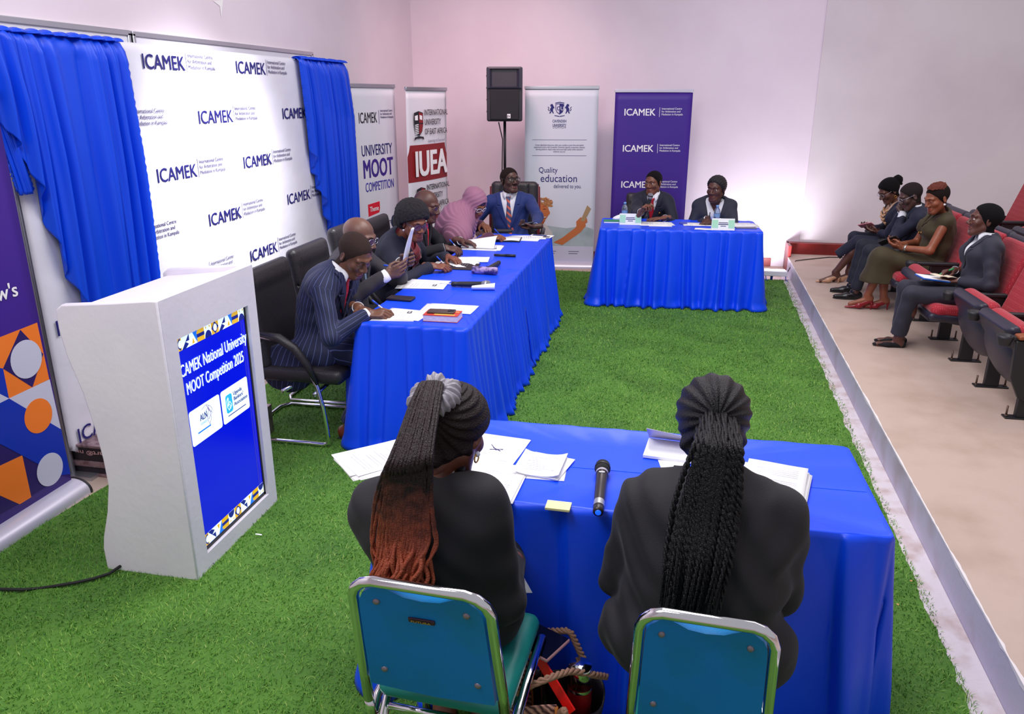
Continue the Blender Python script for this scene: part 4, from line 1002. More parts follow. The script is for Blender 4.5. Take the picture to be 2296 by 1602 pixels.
def hand_sdf(W, d, n, right, pose, s=1.0):
    """palm and five jointed fingers; W wrist, d along the hand, n out of the palm"""
    d = unit(d); n = unit(n - d * np.dot(n, d)); side = np.cross(d, n) * (1 if right else -1)   # towards the thumb
    h = SDF(); (c0, c1, c2), pinch = CURL[pose]
    h.rc(W - d * .05 * s, W + d * .012 * s, .0265 * s, .0262 * s, k=.01)
    h.rc(W + d * .015 * s, W + d * .075 * s + side * .012 * s, .026 * s, .024 * s, k=.012, flat=(n, .55))
    h.rc(W + d * .02 * s - side * .012 * s, W + d * .070 * s - side * .024 * s, .022 * s, .020 * s, k=.012, flat=(n, .6))
    for i in range(4):
        off = (.030, .0105, -.009, -.028)[i] * s; b = W + d * (.086, .090, .086, .076)[i] * s + side * off + n * .001
        L = [(.042, .027, .021), (.046, .030, .022), (.042, .028, .021), (.033, .021, .018)][i]
        r = (.0098, .0102, .0097, .0086)[i] * s
        k = (.72 if (i == 0 and pinch) else 1) * (1 + .07 * (i - 1)); fan = (.10, .03, -.04, -.12)[i] * (.4 if pinch else 1)
        ang = 0; p = b; dd0 = unit(d + side * fan)
        h.rc(b - d * .02 * s, b, r * 1.15, r * 1.1, k=.006)
        for j, (l, c) in enumerate(zip(L, (c0, c1, c2))):
            ang += math.radians(c * k); q = p + (dd0 * math.cos(ang) + n * math.sin(ang)) * l * s
            h.rc(p, q, r * (1.08 - .1 * j), r * (1.0 - .1 * j), k=.003); p = q
    t0 = W + d * .022 * s + side * .022 * s + n * .006 * s
    if pinch: t1 = t0 + unit(d * .62 + side * .45 + n * .55) * .042 * s; t2 = t1 + unit(d * .85 - side * .05 + n * .5) * .032 * s; t3 = t2 + unit(d * .9 - side * .45 + n * .25) * .026 * s
    else: t1 = t0 + unit(d * .6 + side * .72 + n * .3) * .042 * s; t2 = t1 + unit(d * .85 + side * .42 + n * .25) * .032 * s; t3 = t2 + unit(d * .95 + side * .15 + n * .3) * .025 * s
    h.rc(t0, t1, .0145 * s, .0115 * s, k=.012); h.rc(t1, t2, .0112 * s, .0102 * s, k=.003); h.rc(t2, t3, .0104 * s, .0085 * s, k=.003)
    return h
def eye_mesh(c, fwd, r):
    u = unit(np.cross(fwd, (0, 0, 1))); w = np.cross(u, fwd); b = MB(); n = 16; vs = []; k = 12
    for i in range(k + 1):
        a = PI * i / k
        vs += [c + r * (math.cos(a) * fwd + math.sin(a) * (math.cos(2 * PI * j / n) * u + math.sin(2 * PI * j / n) * w)) for j in range(n)]
    for i in range(k):
        for j in range(n): b.add([], [], 0)
    b.v = [tuple(p) for p in vs]
    for i in range(k):
        for j in range(n):
            b.f.append([i * n + j, i * n + (j + 1) % n, (i + 1) * n + (j + 1) % n, (i + 1) * n + j]); b.m.append(1 if i < 2 else 0); b.sm.append(True)
    return b
EYEW = M('eye_white', (226, 214, 208), .25); IRIS = M('dark_iris', (28, 17, 13), .15)
HAIRB = M('black_hair', (16, 13, 15), .8, bump=(420, 1.0, 2), spec=.2); LENS = None
GLASSB = M('black_spectacle_frame', (20, 20, 26), .3); GLASSS = M('silver_spectacle_frame', (190, 190, 200), .25, metal=.9)
def lens_mat():
    global LENS
    if LENS is None:
        LENS = bpy.data.materials.new('spectacle_lens'); LENS.use_nodes = True; nt = LENS.node_tree; nt.nodes.remove(nt.nodes['Principled BSDF'])
        tr = nt.nodes.new('ShaderNodeBsdfTransparent'); gl = nt.nodes.new('ShaderNodeBsdfGlossy'); gl.inputs['Roughness'].default_value = .03
        mixs = nt.nodes.new('ShaderNodeMixShader'); mixs.inputs[0].default_value = .06
        nt.links.new(tr.outputs[0], mixs.inputs[1]); nt.links.new(gl.outputs[0], mixs.inputs[2]); nt.links.new(mixs.outputs[0], nt.nodes['Material Output'].inputs[0])
    return LENS
class P: pass
def person(label, base, yaw, neck, head, hyaw=0., hpitch=0., hroll=0., seat=.44, arms=None, knees=None, ankles=None, toe=None, skin=(104, 66, 50), w=1.0, sh=.178, sc=1.0,
           sex='m', hunch=.035, hs=1.0, fine=1.0, lid=0, bust=0., belly=0., legw=1.0, lean_hip=(0, 0), hipw=0.):
    """build the skeleton and the bare body of a seated figure; clothes and hair follow"""
    p = P(); p.fine = fine * QF; p.sex = sex; p.w = w
    F = A(math.cos(yaw), math.sin(yaw), 0); R = A(math.sin(yaw), -math.cos(yaw), 0); B = A(*base)
    L = lambda r, f, z: B + R * r + F * f + A(0, 0, z)
    p.L, p.F, p.R, p.B = L, F, R, B; p.seat = B[2] + seat
    t = thing('person', label, 'person', B, 0); p.t = t; p.skin = skin_mat('skin_%d_%d_%d' % skin, skin)
    p.P0 = L(lean_hip[0], lean_hip[1], seat + .095); p.P3 = L(*neck); p.c = L(*head)
    p.u = unit(p.P3 - p.P0); p.r = unit(R - p.u * np.dot(R, p.u)); p.f = np.cross(p.u, p.r); TL = np.linalg.norm(p.P3 - p.P0); p.TL = TL
    p.P1 = p.P0 + p.u * TL * .36 - p.f * hunch * .75; p.P2 = p.P0 + p.u * TL * .68 - p.f * hunch
    p.TR = np.stack([p.r, p.f, p.u], 1); p.sh = sh * w
    hy, hp_ = math.radians(hyaw), math.radians(hpitch)
    hf = (F * math.cos(hy) - R * math.sin(hy)); hr = R * math.cos(hy) + F * math.sin(hy)     # + yaw turns to the figure's left
    hf2 = hf * math.cos(hp_) - A(0, 0, 1) * math.sin(hp_); hu = np.cross(hr, hf2)
    ro = math.radians(hroll); hr, hu = hr * math.cos(ro) - hu * math.sin(ro), hu * math.cos(ro) + hr * math.sin(ro)
    p.H = np.stack([hr, hf2, hu], 1); p.hs = hs
    p.h = lambda x, y, z: p.c + p.H @ (A(x, y, z) * hs)
    p.bust, p.belly = bust, belly
    def torso(off, k=.06, s=None):
        s = s or SDF()
        s.ell(p.P0, (.172 * w + hipw + off, .118 + belly * .5 + off, .115 + off), p.TR, k=k)
        s.ell(p.P1 + p.f * belly * .5, (.150 * w + belly * .4 + off, .112 + belly * .6 + off, .16 + off), p.TR, k=k)
        s.ell(p.P2, (.166 * w + off, .112 + off, .17 + off), p.TR, k=k)
        s.rc(p.P3 - p.u * .075 - p.f * .01 - p.r * (p.sh - .03), p.P3 - p.u * .075 - p.f * .01 + p.r * (p.sh - .03), .056 + off, k=k)
        for q in (-1, 1):
            s.rc(p.P3 - p.u * .01 - p.f * .015, p.P3 - p.u * .055 + p.r * q * (p.sh - .02) - p.f * .01, .050 + off, .042 + off, k=.04)
            if bust: s.ell(p.P2 + p.u * .01 + p.f * .082 + p.r * q * .082 * w, (.072 + off, bust + .03 + off, .075 + off), p.TR, k=.05)
        return s
    p.torso = torso
    p.S = {}; p.E = {}; p.Wr = {}; p.hand = {}
    for nm, q in (('R', 1), ('L', -1)):
        S = p.P3 - p.u * .075 + p.r * q * p.sh - p.f * .005
        a = (arms or {}).get(nm) or dict(w=L(q * .16, .22, seat + .12), h=(q * .6, -.4, -.6), d=(0, 1, -.1), n=(0, 0, -1), pose='relaxed')
        lw = lambda v: R * v[0] + F * v[1] + A(0, 0, v[2])
        Wp = np.asarray(a['w'], float); E = ik(S, Wp, .285 * sc, .255 * sc, lw(a['h']))
        p.S[nm], p.E[nm], p.Wr[nm] = S, E, Wp
        p.hand[nm] = (unit(lw(a['d'])), unit(lw(a['n'])), a.get('pose', 'relaxed'))
    kn = knees or [(-.13, .43, seat + .06), (.13, .43, seat + .06)]
    an = ankles or [(-.13, .45, .09), (.13, .45, .09)]
    p.K = {'L': L(*kn[0]), 'R': L(*kn[1])}; p.An = {'L': L(*an[0]), 'R': L(*an[1])}
    p.toe = {}
    for i, nm in enumerate('LR'):
        tv = (toe[i] if toe else (0, 1, 0)); p.toe[nm] = unit(R * tv[0] + F * tv[1] + A(0, 0, tv[2]))
    p.legw = legw
    # ---- bare body
    hk = A(0, 0, 0)
    hb = p.h(0, -.022, -.055)
    core = torso(-.014)
    core.rc(p.P3 - p.u * .03, hb, .054 * (1.0 if sex == 'm' else .92), .050 * (1.0 if sex == 'm' else .9), k=.03)
    for nm, q in (('R', 1), ('L', -1)):
        core.rc(p.S[nm], p.E[nm], .046, .037, k=.03); core.rc(p.E[nm], p.Wr[nm], .038, .0268, k=.02)
        hip = p.P0 + p.R * q * .088 * w
        core.rc(hip, p.K[nm], .078 * legw, .054 * legw, k=.04); core.rc(p.K[nm], p.K[nm] * .62 + p.An[nm] * .38 - p.F * .015, .052 * legw, .053 * legw, k=.02)
        core.rc(p.K[nm] * .62 + p.An[nm] * .38 - p.F * .015, p.An[nm], .052 * legw, .034, k=.02)
        heel = p.An[nm] - p.toe[nm] * .03 - A(0, 0, .045); core.rc(heel, heel + p.toe[nm] * .19 - A(0, 0, .012), .030, .022, k=.02); core.rc(p.An[nm], heel, .034, .03, k=.02)
    p.bare = core
    V0, F0 = core.net(.0085 * p.fine)
    # ---- head
    h = SDF(); g = p.h; e = hs; HR = p.H
    h.rc(p.P3 + (p.P3 - hb) * .25, hb, .055 * (1.0 if sex == 'm' else .92), .050 * (1.0 if sex == 'm' else .9), k=.02)
    h.ell(g(0, -.014, .034), A(.0765, .097, .084) * e, HR, k=.03)
    h.ell(g(0, .024, -.030), A(.0570, .066, .084) * e, HR, k=.03)
    h.rc(g(-.013, .066, -.099), g(.013, .066, -.099), .019 * e, k=.03)
    for q in (-1, 1):
        h.rc(g(q * .046, .0, -.052), g(q * .019, .06, -.096), .020 * e, .017 * e, k=.03)
        h.ell(g(q * .042, .058, -.022), A(.024, .022, .022) * e, HR, k=.025)
        h.rc(g(q * .010, .090, .026), g(q * .046, .074, .026), .0095 * e, .008 * e, k=.02)
    for q in (-1, 1): h.ell(g(q * .0315, .1035, .006), A(.020, .020, .014) * e, HR, k=.014, op='s')
    h.rc(g(0, .083, .014), g(0, .1065, -.028), .0095 * e, .0135 * e, k=.012)
    for q in (-1, 1): h.ell(g(q * .0155, .097, -.033), A(.011, .0125, .0095) * e, HR, k=.008)
    for q in (-1, 1): h.ell(g(q * .009, .104, -.0425), A(.0055, .006, .004) * e, HR, k=.003, op='s')
    for q in (-1, 1): h.rc(g(q * .025, .0780, -.0635), g(0, .0880, -.0590), .0045 * e, .0072 * e, k=.008)
    h.rc(g(-.019, .0800, -.0700), g(.019, .0800, -.0700), .0070 * e, k=.008); h.ell(g(0, .0860, -.0712), A(.017, .0075, .0078) * e, HR, k=.008)
    h.rc(g(-.027, .0880, -.0652), g(.027, .0880, -.0652), .0022 * e, k=.004, op='s'); h.rc(g(-.018, .0955, -.0648), g(.018, .0955, -.0648), .0024 * e, k=.004, op='s')
    for q in (-1, 1):
        er = HR @ np.array(Matrix.Rotation(q * math.radians(-22), 3, 'Z')); ec = g(q * .076, -.012, -.004)
        h.ell(ec, A(.009, .018, .031) * e, er, k=.008); h.ell(ec + er @ A(q * .008, .003, .003) * e, A(.006, .010, .018) * e, er, k=.006, op='s')
        ce = g(q * .0315, .0745, .0055); zl = -.003 if lid else .003
        up_ = HR[:, 2]
        h.add((lambda P_, ce=ce, zl=zl: np.maximum(np.sqrt(((P_ - ce) ** 2).sum(1)) - .0150 * e, -((P_ - ce) @ up_ - zl * e))), ce, .016, .004)
        h.add((lambda P_, ce=ce: np.maximum(np.sqrt(((P_ - ce) ** 2).sum(1)) - .0144 * e, (P_ - ce) @ up_ + .0065 * e)), ce, .016, .004)
    p.headsdf = h; p.skull = SDF(); p.skull.it = h.it[:9]
    V1, F1 = h.net(.0026 * p.fine)
    Vs, Fs = [V0, V1], [F0, F1 + len(V0)]; n = len(V0) + len(V1)
    for nm, right in (('R', True), ('L', False)):
        d, nn, pose = p.hand[nm]
        V2, F2 = hand_sdf(p.Wr[nm], d, nn, right, pose, sc).net(.0027 * p.fine); Vs.append(V2); Fs.append(F2 + n); n += len(V2)
    me = np_mesh('body', np.concatenate(Vs), np.concatenate(Fs), [p.skin, M('lip_%d' % skin[0] if sex == 'm' else 'lip_w%d' % skin[0], tuple(int(a * b + c) for a, b, c in zip(skin, (1.0, .84, .86), (16, 8, 9))), .35)])
    o = put('body', me, t, True); p.body = o
    # lips keep their own colour
    nv0, nf0, nf1 = len(V0), len(F0), len(F1)
    q = ((V1 - p.c) @ p.H) / e; fc = q[F1].mean(1)
    lip = (np.abs(fc[:, 0]) < .024) & (fc[:, 1] > .078) & (((fc[:, 2] + .0645) / .0155) ** 2 + (fc[:, 0] / .026) ** 2 < 1)
    mi = np.zeros(len(me.polygons), np.int32); mi[nf0:nf0 + nf1][lip] = 1; me.polygons.foreach_set('material_index', mi); me.update()
    for q in (-1, 1):
        gz = unit(p.H @ A(0, 1, -.45 if lid else -.05)); b = eye_mesh(g(q * .0315, .0745, .0055), gz, .0128 * e); b.build('eye', [EYEW, IRIS], o, True)
    b = MB()
    for q in (-1, 1): b.tube([g(q * .014, .0975, .0275), g(q * .030, .0935, .0320), g(q * .050, .0770, .0270)], [.0018 * e, .0022 * e, .001 * e], 6)
    b.build('eyebrows', HAIRB, o, True)
    return p

# ---- hair
def hair_cap(p, mat, thick=.0042, rough=0.0, low=-.07, front=.101, slope=1.5, name='hair', freq=160., ridge=None, vox=.0034, line=.09, feather=.018, base=.0006):
    g, e, H = p.h, p.hs, p.H; s = SDF()
    def keep(P_):
        q = (P_ - p.c) @ H / e; y, z = q[:, 1], q[:, 2]; jit = .0035 * np.sin(q[:, 0] * 160) * np.sin(y * 130 + 1)
        return np.minimum((front + slope * (y - line) - z + jit) / math.hypot(1, slope), np.maximum(y + .010 + jit, low - z)) * e
    def f(P_):
        k = keep(P_); th = base + thick * np.clip(-k / feather, 0, 1) ** .7
        d = p.skull.ev(P_) - th * e
        if ridge is not None: d = d + ridge(P_) * np.clip(-k / .008, 0, 1)
        if rough: d = d + rough * noisy((P_ - p.c) @ H, freq, 1) * np.clip(-k / .006, .3, 1)
        return np.maximum(d, k)
    s.add(f, g(0, -.02, .01), .155 * e, 0)
    return sdf_obj(name, s, vox * p.fine, mat, p.t)
def afro(p, mat, thick=.05):
    s = SDF(); g, e, H = p.h, p.hs, p.H
    s.ell(g(0, -.032, .055), A(.084 + thick, .098 + thick * .92, .078 + thick) * e, H, k=.02); s.ell(g(0, -.075, -.005), A(.078 + thick * .45, .05 + thick * .5, .07) * e, H, k=.05)
    def keep(P_):
        q = (P_ - p.c) @ H / e; y, z = q[:, 1], q[:, 2]
        return np.minimum((.062 + .62 * (y - .085) - z) * .8, np.maximum(y + .022, -.09 - z)) * e
    s.add(keep, p.c, 1e9, .02, 'i')
    s.disp(lambda P_: .0045 * noisy((P_ - p.c) @ H, 95, 2) + .003 * noisy((P_ - p.c) @ H, 210, 4))
    return sdf_obj('afro_hair', s, .0045 * p.fine, mat, p.t)
def glasses(p, mat, rim=.0019, hw=.0245, hh=.0185, name='glasses', drop=0.):
    g, e = p.h, p.hs; b = MB(); t = MB()
    for q in (-1, 1):
        c = (q * .0325, .1035, .004 - drop)
        pts = [g(c[0] + hw * math.copysign(abs(math.cos(a)) ** .7, math.cos(a)), c[1] - .006 * (math.cos(a) * q + 1) * .7, c[2] + hh * math.copysign(abs(math.sin(a)) ** .7, math.sin(a))) for a in np.linspace(0, 2 * PI, 24, endpoint=False)]
        b.tube(pts, rim * e, 6, closed=True)
        t.flat(pts, 0)
        b.tube([g(q * .056, .094, .010 - drop), g(q * .078, .06, .012), g(q * .083, -.005, .014), g(q * .080, -.02, .002)], rim * e, 6)
    b.tube([g(-.009, .108, .008 - drop), g(0, .112, .011 - drop), g(.009, .108, .008 - drop)], rim * e, 6)
    o = b.build(name, mat, p.t, True); t.build('lens', lens_mat(), o, True); return o
def earring(p, q, mat, r=.008, ring=False):
    b = MB(); c = p.h(q * .083, .002, -.045)
    if ring: b.tube([c + p.H @ A(0, r * math.cos(a), r * math.sin(a) - r) for a in np.linspace(0, 2 * PI, 16, endpoint=False)], .0022, 6, closed=True)
    else: b.lathe([(0.001, -r), (r * .7, -r * .7), (r, 0), (r * .7, r * .7), (.001, r)], c, p.H[:, 2], 12)
    return b.build('earring', mat, p.t, True)

# ---- clothes
def wrinkle(p, amp, seed):
    return lambda P_: amp * (np.sin((P_ @ unit(p.u + .7 * p.r)) * 62 + 2.2 * np.sin(P_ @ p.r * 21 + seed) + 1.5 * np.sin(P_ @ p.f * 17 + seed)) * .5 + noisy(P_, 24, seed) * .8)
def sleeves(p, s, r0, r1, r2, stop=.025, k=.035, puff=0., bend=True):
    for nm in 'RL':
        S, E, W_ = p.S[nm], p.E[nm], p.Wr[nm]; e2 = W_ - unit(W_ - E) * stop
        s.rc(S + p.u * .004, E, r0, r1, k=k); s.rc(E, e2, r1 * .97, r2, k=.02)
        if puff: s.ell(S + p.u * .02 + p.r * (.012 if nm == 'R' else -.012), (.05 + puff, .055 + puff, .045 + puff), p.TR, k=.02)
def jacket(p, mat, off=.018, sleeve=(.063, .053, .043), vd=.27, vw=.062, lap=True, seed=1, amp=.0045, vox=.0055, name='jacket', hem=.0, stop=.03, puff=0., lapw=.066, long=0., arms=True, collar=True, open_low=.0, lapmat=None, neckhole=.064, stripe=False, tail=False, colw=1.):
    s = p.torso(off)
    if arms: sleeves(p, s, *sleeve, stop=stop, puff=puff)
    else:
        for nm in 'RL': s.rc(p.S[nm], p.S[nm] * .86 + p.E[nm] * .14 - p.r * (.02 if nm == 'R' else -.02), sleeve[0], sleeve[0] * .86, k=.03)
    p.jk_off = off
    if tail:                                         # skirt of the coat falling over the edge of the seat
        s.ell(p.L(.185, -.13, p.seat - .02 - p.B[2]), (.055, .16, .15), np.stack([p.R, p.F, A(0, 0, 1)], 1), k=.08); s.ell(p.L(.17, .05, p.seat + .06 - p.B[2]), (.06, .14, .08), np.stack([p.R, p.F, A(0, 0, 1)], 1), k=.06)
    nk = unit(p.h(0, -.022, -.055) - p.P3)
    s.rc(p.P3 - nk * .015 + p.f * .006, p.P3 + nk * .12, neckhole, neckhole + .012, k=.012, op='s')
    wv = lambda z: vw * np.clip((z + vd) / vd, 0, 1.12) + open_low * np.clip((-vd - .03 - z) / .12, 0, 1)
    def lc(P_): q = (P_ - p.P3) @ p.TR; return q[:, 0], q[:, 1], q[:, 2]
    def wedge(P_):
        x, y, z = lc(P_); return np.maximum(np.maximum((np.abs(x) - wv(z)) * .95, -y - .0), z - .12)
    if vd: s.add(lambda P_: -wedge(P_), p.P3, 1e9, .004, 'i')
    s.cut(A(0, 0, -1), A(0, 0, p.seat + .012 + hem), .01)
    if amp: s.disp(wrinkle(p, amp, seed))
    o = sdf_obj(name, s, vox * p.fine, mat, p.t)
    def lines(o):                                    # the weave runs down the body and along each sleeve
        me = o.data; n = len(me.vertices); V = np.zeros(n * 3, np.float32); me.vertices.foreach_get('co', V)
        V = V.reshape(-1, 3) + np.array(wmat(o).translation); q = (V - p.P3) @ p.TR; val = .17 * np.arctan2(q[:, 0], q[:, 1] + .04); best = p.torso(off).ev(V)
        for nm in 'RL':
            for a, c, r0 in ((p.S[nm], p.E[nm], .058), (p.E[nm], p.Wr[nm], .048)):
                ax = unit(c - a); d = V - a; t = np.clip(d @ ax, 0, np.linalg.norm(c - a)); e = d - t[:, None] * ax; dd = np.linalg.norm(e, axis=1) - r0
                u1 = unit(np.cross(ax, p.F + p.R * .3)); u2 = np.cross(ax, u1); m = dd < best
                val = np.where(m, np.arctan2(e @ u1, e @ u2) * r0, val); best = np.where(m, dd, best)
        me.attributes.new('weave', 'FLOAT', 'POINT').data.foreach_set('value', val.astype(np.float32))
    if stripe: lines(o)
    lapmat = lapmat or mat
    if vd and lap:
        tz = p.torso(off)
        def lap_d(P_):
            x, y, z = lc(P_); ax = np.abs(x); d = tz.ev(P_) - .008
            lw = np.where(z > -.088, .040 + .10 * np.clip(-z - .02, 0, .07), lapw * np.clip((z + vd) / (vd - .095), 0, 1))
            q = np.maximum(np.maximum(d, -d - .013), np.maximum(np.maximum(ax - wv(z) - lw, wv(z) - ax - .004), np.maximum(-y + .01, np.maximum(z - .03, -vd - z))))
            return np.where(np.abs(z + .088) < .0035, np.maximum(q, np.where(ax > wv(z) + .022, .004, -1)), q)
        l = SDF().add(lap_d, p.P3 - p.u * vd * .45 + p.f * .1, .25, 0)
        V, F_ = l.net(.0042 * p.fine)
        if len(V):
            lo_ = put('lapels', np_mesh('lapels', V, F_, lapmat), o, True)
            if stripe: lines(lo_)
    if collar and vd:
        ax = nk; c0 = p.P3 + p.f * .004; rr = neckhole
        G = []
        for a in np.radians(np.linspace(-122, 122, 25)):
            dr = -p.f * math.cos(a) + p.r * math.sin(a); cz = math.cos(a)
            G.append([c0 + dr * (rr - .004) + ax * (.004 + .016 * cz), c0 + dr * (rr + .002) + ax * (.016 + .016 * cz), c0 + dr * (rr + .016 * colw) + ax * (.004 - .008 * colw + .008 * cz), c0 + dr * (rr + .026 * colw) + ax * (-.002 - .026 * colw + .004 * cz)])
        MB().grid(G).build('collar', lapmat, o, True, solid=.004, offset=0)
    return o
def shirt(p, mat, off=.005, name='shirt', collar=True, tall=.03, half=.14, low=.45, vox=.005, points=True, vneck=0.):
    s = p.torso(off); nk = unit(p.h(0, -.022, -.055) - p.P3)
    s.rc(p.P3 - nk * .03, p.P3 + nk * tall, .060, .057, k=.02)
    def reg(P_):
        q = (P_ - p.P3) @ p.TR; return np.maximum(np.maximum(np.abs(q[:, 0]) - half, -q[:, 1] - .075), np.maximum(-low - q[:, 2], ((P_ - p.P3) @ nk - tall)))
    s.add(reg, p.P3, 1e9, .004, 'i')
    if vneck:
        def vv(P_):
            q = (P_ - p.P3) @ p.TR; return -np.maximum(np.abs(q[:, 0]) - .05 * np.clip((q[:, 2] + vneck) / vneck, 0, 1.3), -q[:, 1])
        s.add(vv, p.P3, 1e9, .004, 'i')
    o = sdf_obj(name, s, vox * p.fine, mat, p.t)
    if collar:
        c0 = p.P3 + p.f * .004; G = []
        for a in np.radians(np.linspace(-168, 168, 33)):
            dr = -p.f * math.cos(a) + p.r * math.sin(a); fr = max(0, abs(a) - 2.0) / .93
            G.append([c0 + dr * .058 + nk * (tall + .012 - .018 * fr), c0 + dr * .061 + nk * (tall + .016 - .020 * fr), c0 + dr * (.069 + .012 * fr) + nk * (tall - .014 - (.052 if points else .03) * fr) + p.r * math.copysign(.018 * fr, a) * (1 if points else 0)])
        MB().grid(G).build('collar', mat, o, True, solid=.003, offset=0)
    return o
def front_y(p, td, x, z):
    lo, hi = -.05, .34; 
    for _ in range(22):
        m = (lo + hi) / 2
        if td.ev((p.P3 + p.r * x + p.u * z + p.f * m)[None])[0] < 0: lo = m
        else: hi = m
    return p.P3 + p.r * x + p.u * z + p.f * hi
def necktie(p, mat, length=.40, off=.010, top=-.005):
    td = p.torso(off); G = []; n = 18
    for i in range(n):
        t = i / (n - 1); z = top - length * t
        wd = (.017 + .006 * (1 - t / .1) if t < .1 else .012 + .030 * min(1, (t - .1) / .7)) if t < .95 else .042 * (1 - t) / .05 + .004
        c = front_y(p, td, 0, z) + p.f * (.008 if t < .1 else .004); G.append([c - p.r * wd - p.f * .004, c - p.r * wd * .4 + p.f * .002, c + p.r * wd * .4 + p.f * .002, c + p.r * wd - p.f * .004])
    return MB().grid(G).build('necktie', mat, p.t, True, solid=.005, offset=0)
def cuffs(p, mat, r=.036, which='RL', ln=.03):
    for nm in which:
        d = unit(p.Wr[nm] - p.E[nm]); a = p.Wr[nm] - d * .05; s = []
        MB().lathe([(r, 0), (r * 1.01, .02), (r * .97, .05 + ln - .03), (r * .90, .05 + ln - .031), (r * .93, .01)], a, d, 20, cap=False).build('cuff', mat, p.t, True)
def trousers(p, mat, r=(.094, .070, .058), amp=.003, name='trousers', vox=.0065, up=.02, hem=.02, crease=0.):
    s = SDF(); s.ell(p.P0 - A(0, 0, .005), (.178 * p.w, .130 + p.belly * .4, .112), p.TR, k=.05)
    for nm, q in (('R', 1), ('L', -1)):
        hip = p.P0 + p.R * q * .09 * p.w; K, An = p.K[nm], p.An[nm]; k2 = K + unit(K - hip) * .012
        s.rc(hip, k2, r[0] * p.legw, r[1] * p.legw, k=.035); s.rc(k2, An + A(0, 0, hem), r[1] * .98, r[2], k=.02)
    s.disp(wrinkle(p, amp, 5))
    for nm in 'RL':
        An = p.An[nm] + A(0, 0, hem); ax = unit(An - p.K[nm])
        s.add((lambda P_, An=An, ax=ax: np.where(((P_ - An) ** 2).sum(1) < .03, (P_ - An) @ ax, -1.)), An, 1e9, 0, 'i')
    return sdf_obj(name, s, vox * p.fine, mat, p.t)
def shoes(p, mat, kind='oxford', sole=None):
    for nm in 'LR':
        An, T = p.An[nm], p.toe[nm]; fl = A(0, 0, p.B[2]); s = SDF(); up_ = A(0, 0, 1); sd = np.cross(T, up_)
        z0 = p.B[2]; hx = An - T * .045; hx = A(hx[0], hx[1], 0)
        Rm = np.stack([sd, unit(T * A(1, 1, 0)), up_], 1); T2 = Rm[:, 1]
        pt = lambda y, x, z: hx + T2 * y + sd * x + up_ * (z0 + z)
        if kind == 'oxford':
            s.rc(pt(.01, 0, .035), pt(.12, 0, .032), .036, .040, k=.02); s.rc(pt(.12, 0, .032), pt(.235, 0, .026), .040, .026, k=.02, flat=(up_, .8))
            s.rc(pt(.005, 0, .05), pt(.06, 0, .085), .036, .034, k=.02); s.cut(-up_, A(0, 0, z0 + .004)); s.cut(up_, A(0, 0, z0 + .105))
            top = s
            o = sdf_obj('shoe', top, .004 * p.fine, mat, p.t)
            MB().prism([(x * 1.06, y) for x, y in ((-.03, -.03), (.03, -.03), (.034, .05), (.042, .14), (.03, .225), (0, .262), (-.03, .225), (-.042, .14), (-.034, .05))], pt(0, 0, .001), sd, T2, up_ * .013).build('sole', RUBBER, o, True, bevel=.003)
        elif kind == 'flat':
            s.rc(pt(.005, 0, .026), pt(.12, 0, .024), .032, .037, k=.02); s.rc(pt(.12, 0, .022), pt(.225, 0, .018), .036, .018, k=.02, flat=(up_, .7))
            s.ell(pt(.10, 0, .075), (.030, .088, .045), Rm, k=.01, op='s'); s.cut(-up_, A(0, 0, z0 + .002))
            sdf_obj('shoe', s, .0038 * p.fine, mat, p.t)
        else:                                                        # pump on a heel
            hh = .075 if kind == 'pump' else .055
            s.rc(pt(.01, 0, hh + .02), pt(.11, 0, .045), .029, .032, k=.02); s.rc(pt(.11, 0, .034), pt(.235, 0, .014), .036, .011, k=.025, flat=(up_, .75))
            s.ell(pt(.085, 0, hh + .035), (.026, .085, .050), np.stack([sd, unit(T2 - up_ * .42), unit(up_ + T2 * .42)], 1), k=.008, op='s'); s.cut(-up_, A(0, 0, z0 + .001))
            o = sdf_obj('shoe', s, .0036 * p.fine, mat, p.t)
            MB().lathe([(.006, 0), (.006, .02), (.009, hh * .6), (.020, hh + .004)], pt(-.004, 0, 0), up_, 12).build('heel', mat, o, True)
        if kind == 'pump' or kind == 'pump_low': pass
# ---- the people of the room
WSHIRT = M('white_shirt', (236, 236, 244), .7, bump=(120, .1, 2)); CUFFM = WSHIRT
def loc(base, yaw, S, w):
    """world point -> the figure's own (right, forward, up) at scale S"""
    F = A(math.cos(yaw), math.sin(yaw), 0); R = A(math.sin(yaw), -math.cos(yaw), 0); d = (np.asarray(w, float) - A(*base)) / S
    return (d @ R, d @ F, d[2])
def mk(label, base, yaw, headpx, neckpx, arms, S=1.0, **kw):
    """headpx / neckpx = (u, v, z): where head and neck base are seen, at their height in the room"""
    B = A(*base); hw = atz(*headpx) if len(headpx) == 3 else A(*headpx[0]); h = loc(base, yaw, S, hw)
    n = loc(base, yaw, S, atz(*neckpx)) if len(neckpx) == 3 else neckpx[0]
    ar = {}
    for k, a in arms.items():
        a = dict(a); 
        if 'pxy' in a: a['w'] = B + (aty(*a.pop('pxy')) - B) / S
        elif 'px' in a: a['w'] = B + (atz(*a.pop('px')) - B) / S + (A(*a.pop('add')) if 'add' in a else 0)
        elif 'l' in a:
            F = A(math.cos(yaw), math.sin(yaw), 0); R = A(math.sin(yaw), -math.cos(yaw), 0); l = a.pop('l'); a['w'] = B + R * l[0] + F * l[1] + A(0, 0, l[2])
        ar[k] = a
    p = person(label, base, yaw, n, h, arms=ar, **kw); p.scale = S; p.S_ = S
    return p
def done(p):
    if p.scale != 1.0:
        for k in p.Wr: p.Wr[k] = p.B + (p.Wr[k] - p.B) * p.scale
    if p.scale != 1.0: p.t.scale = (p.scale,) * 3
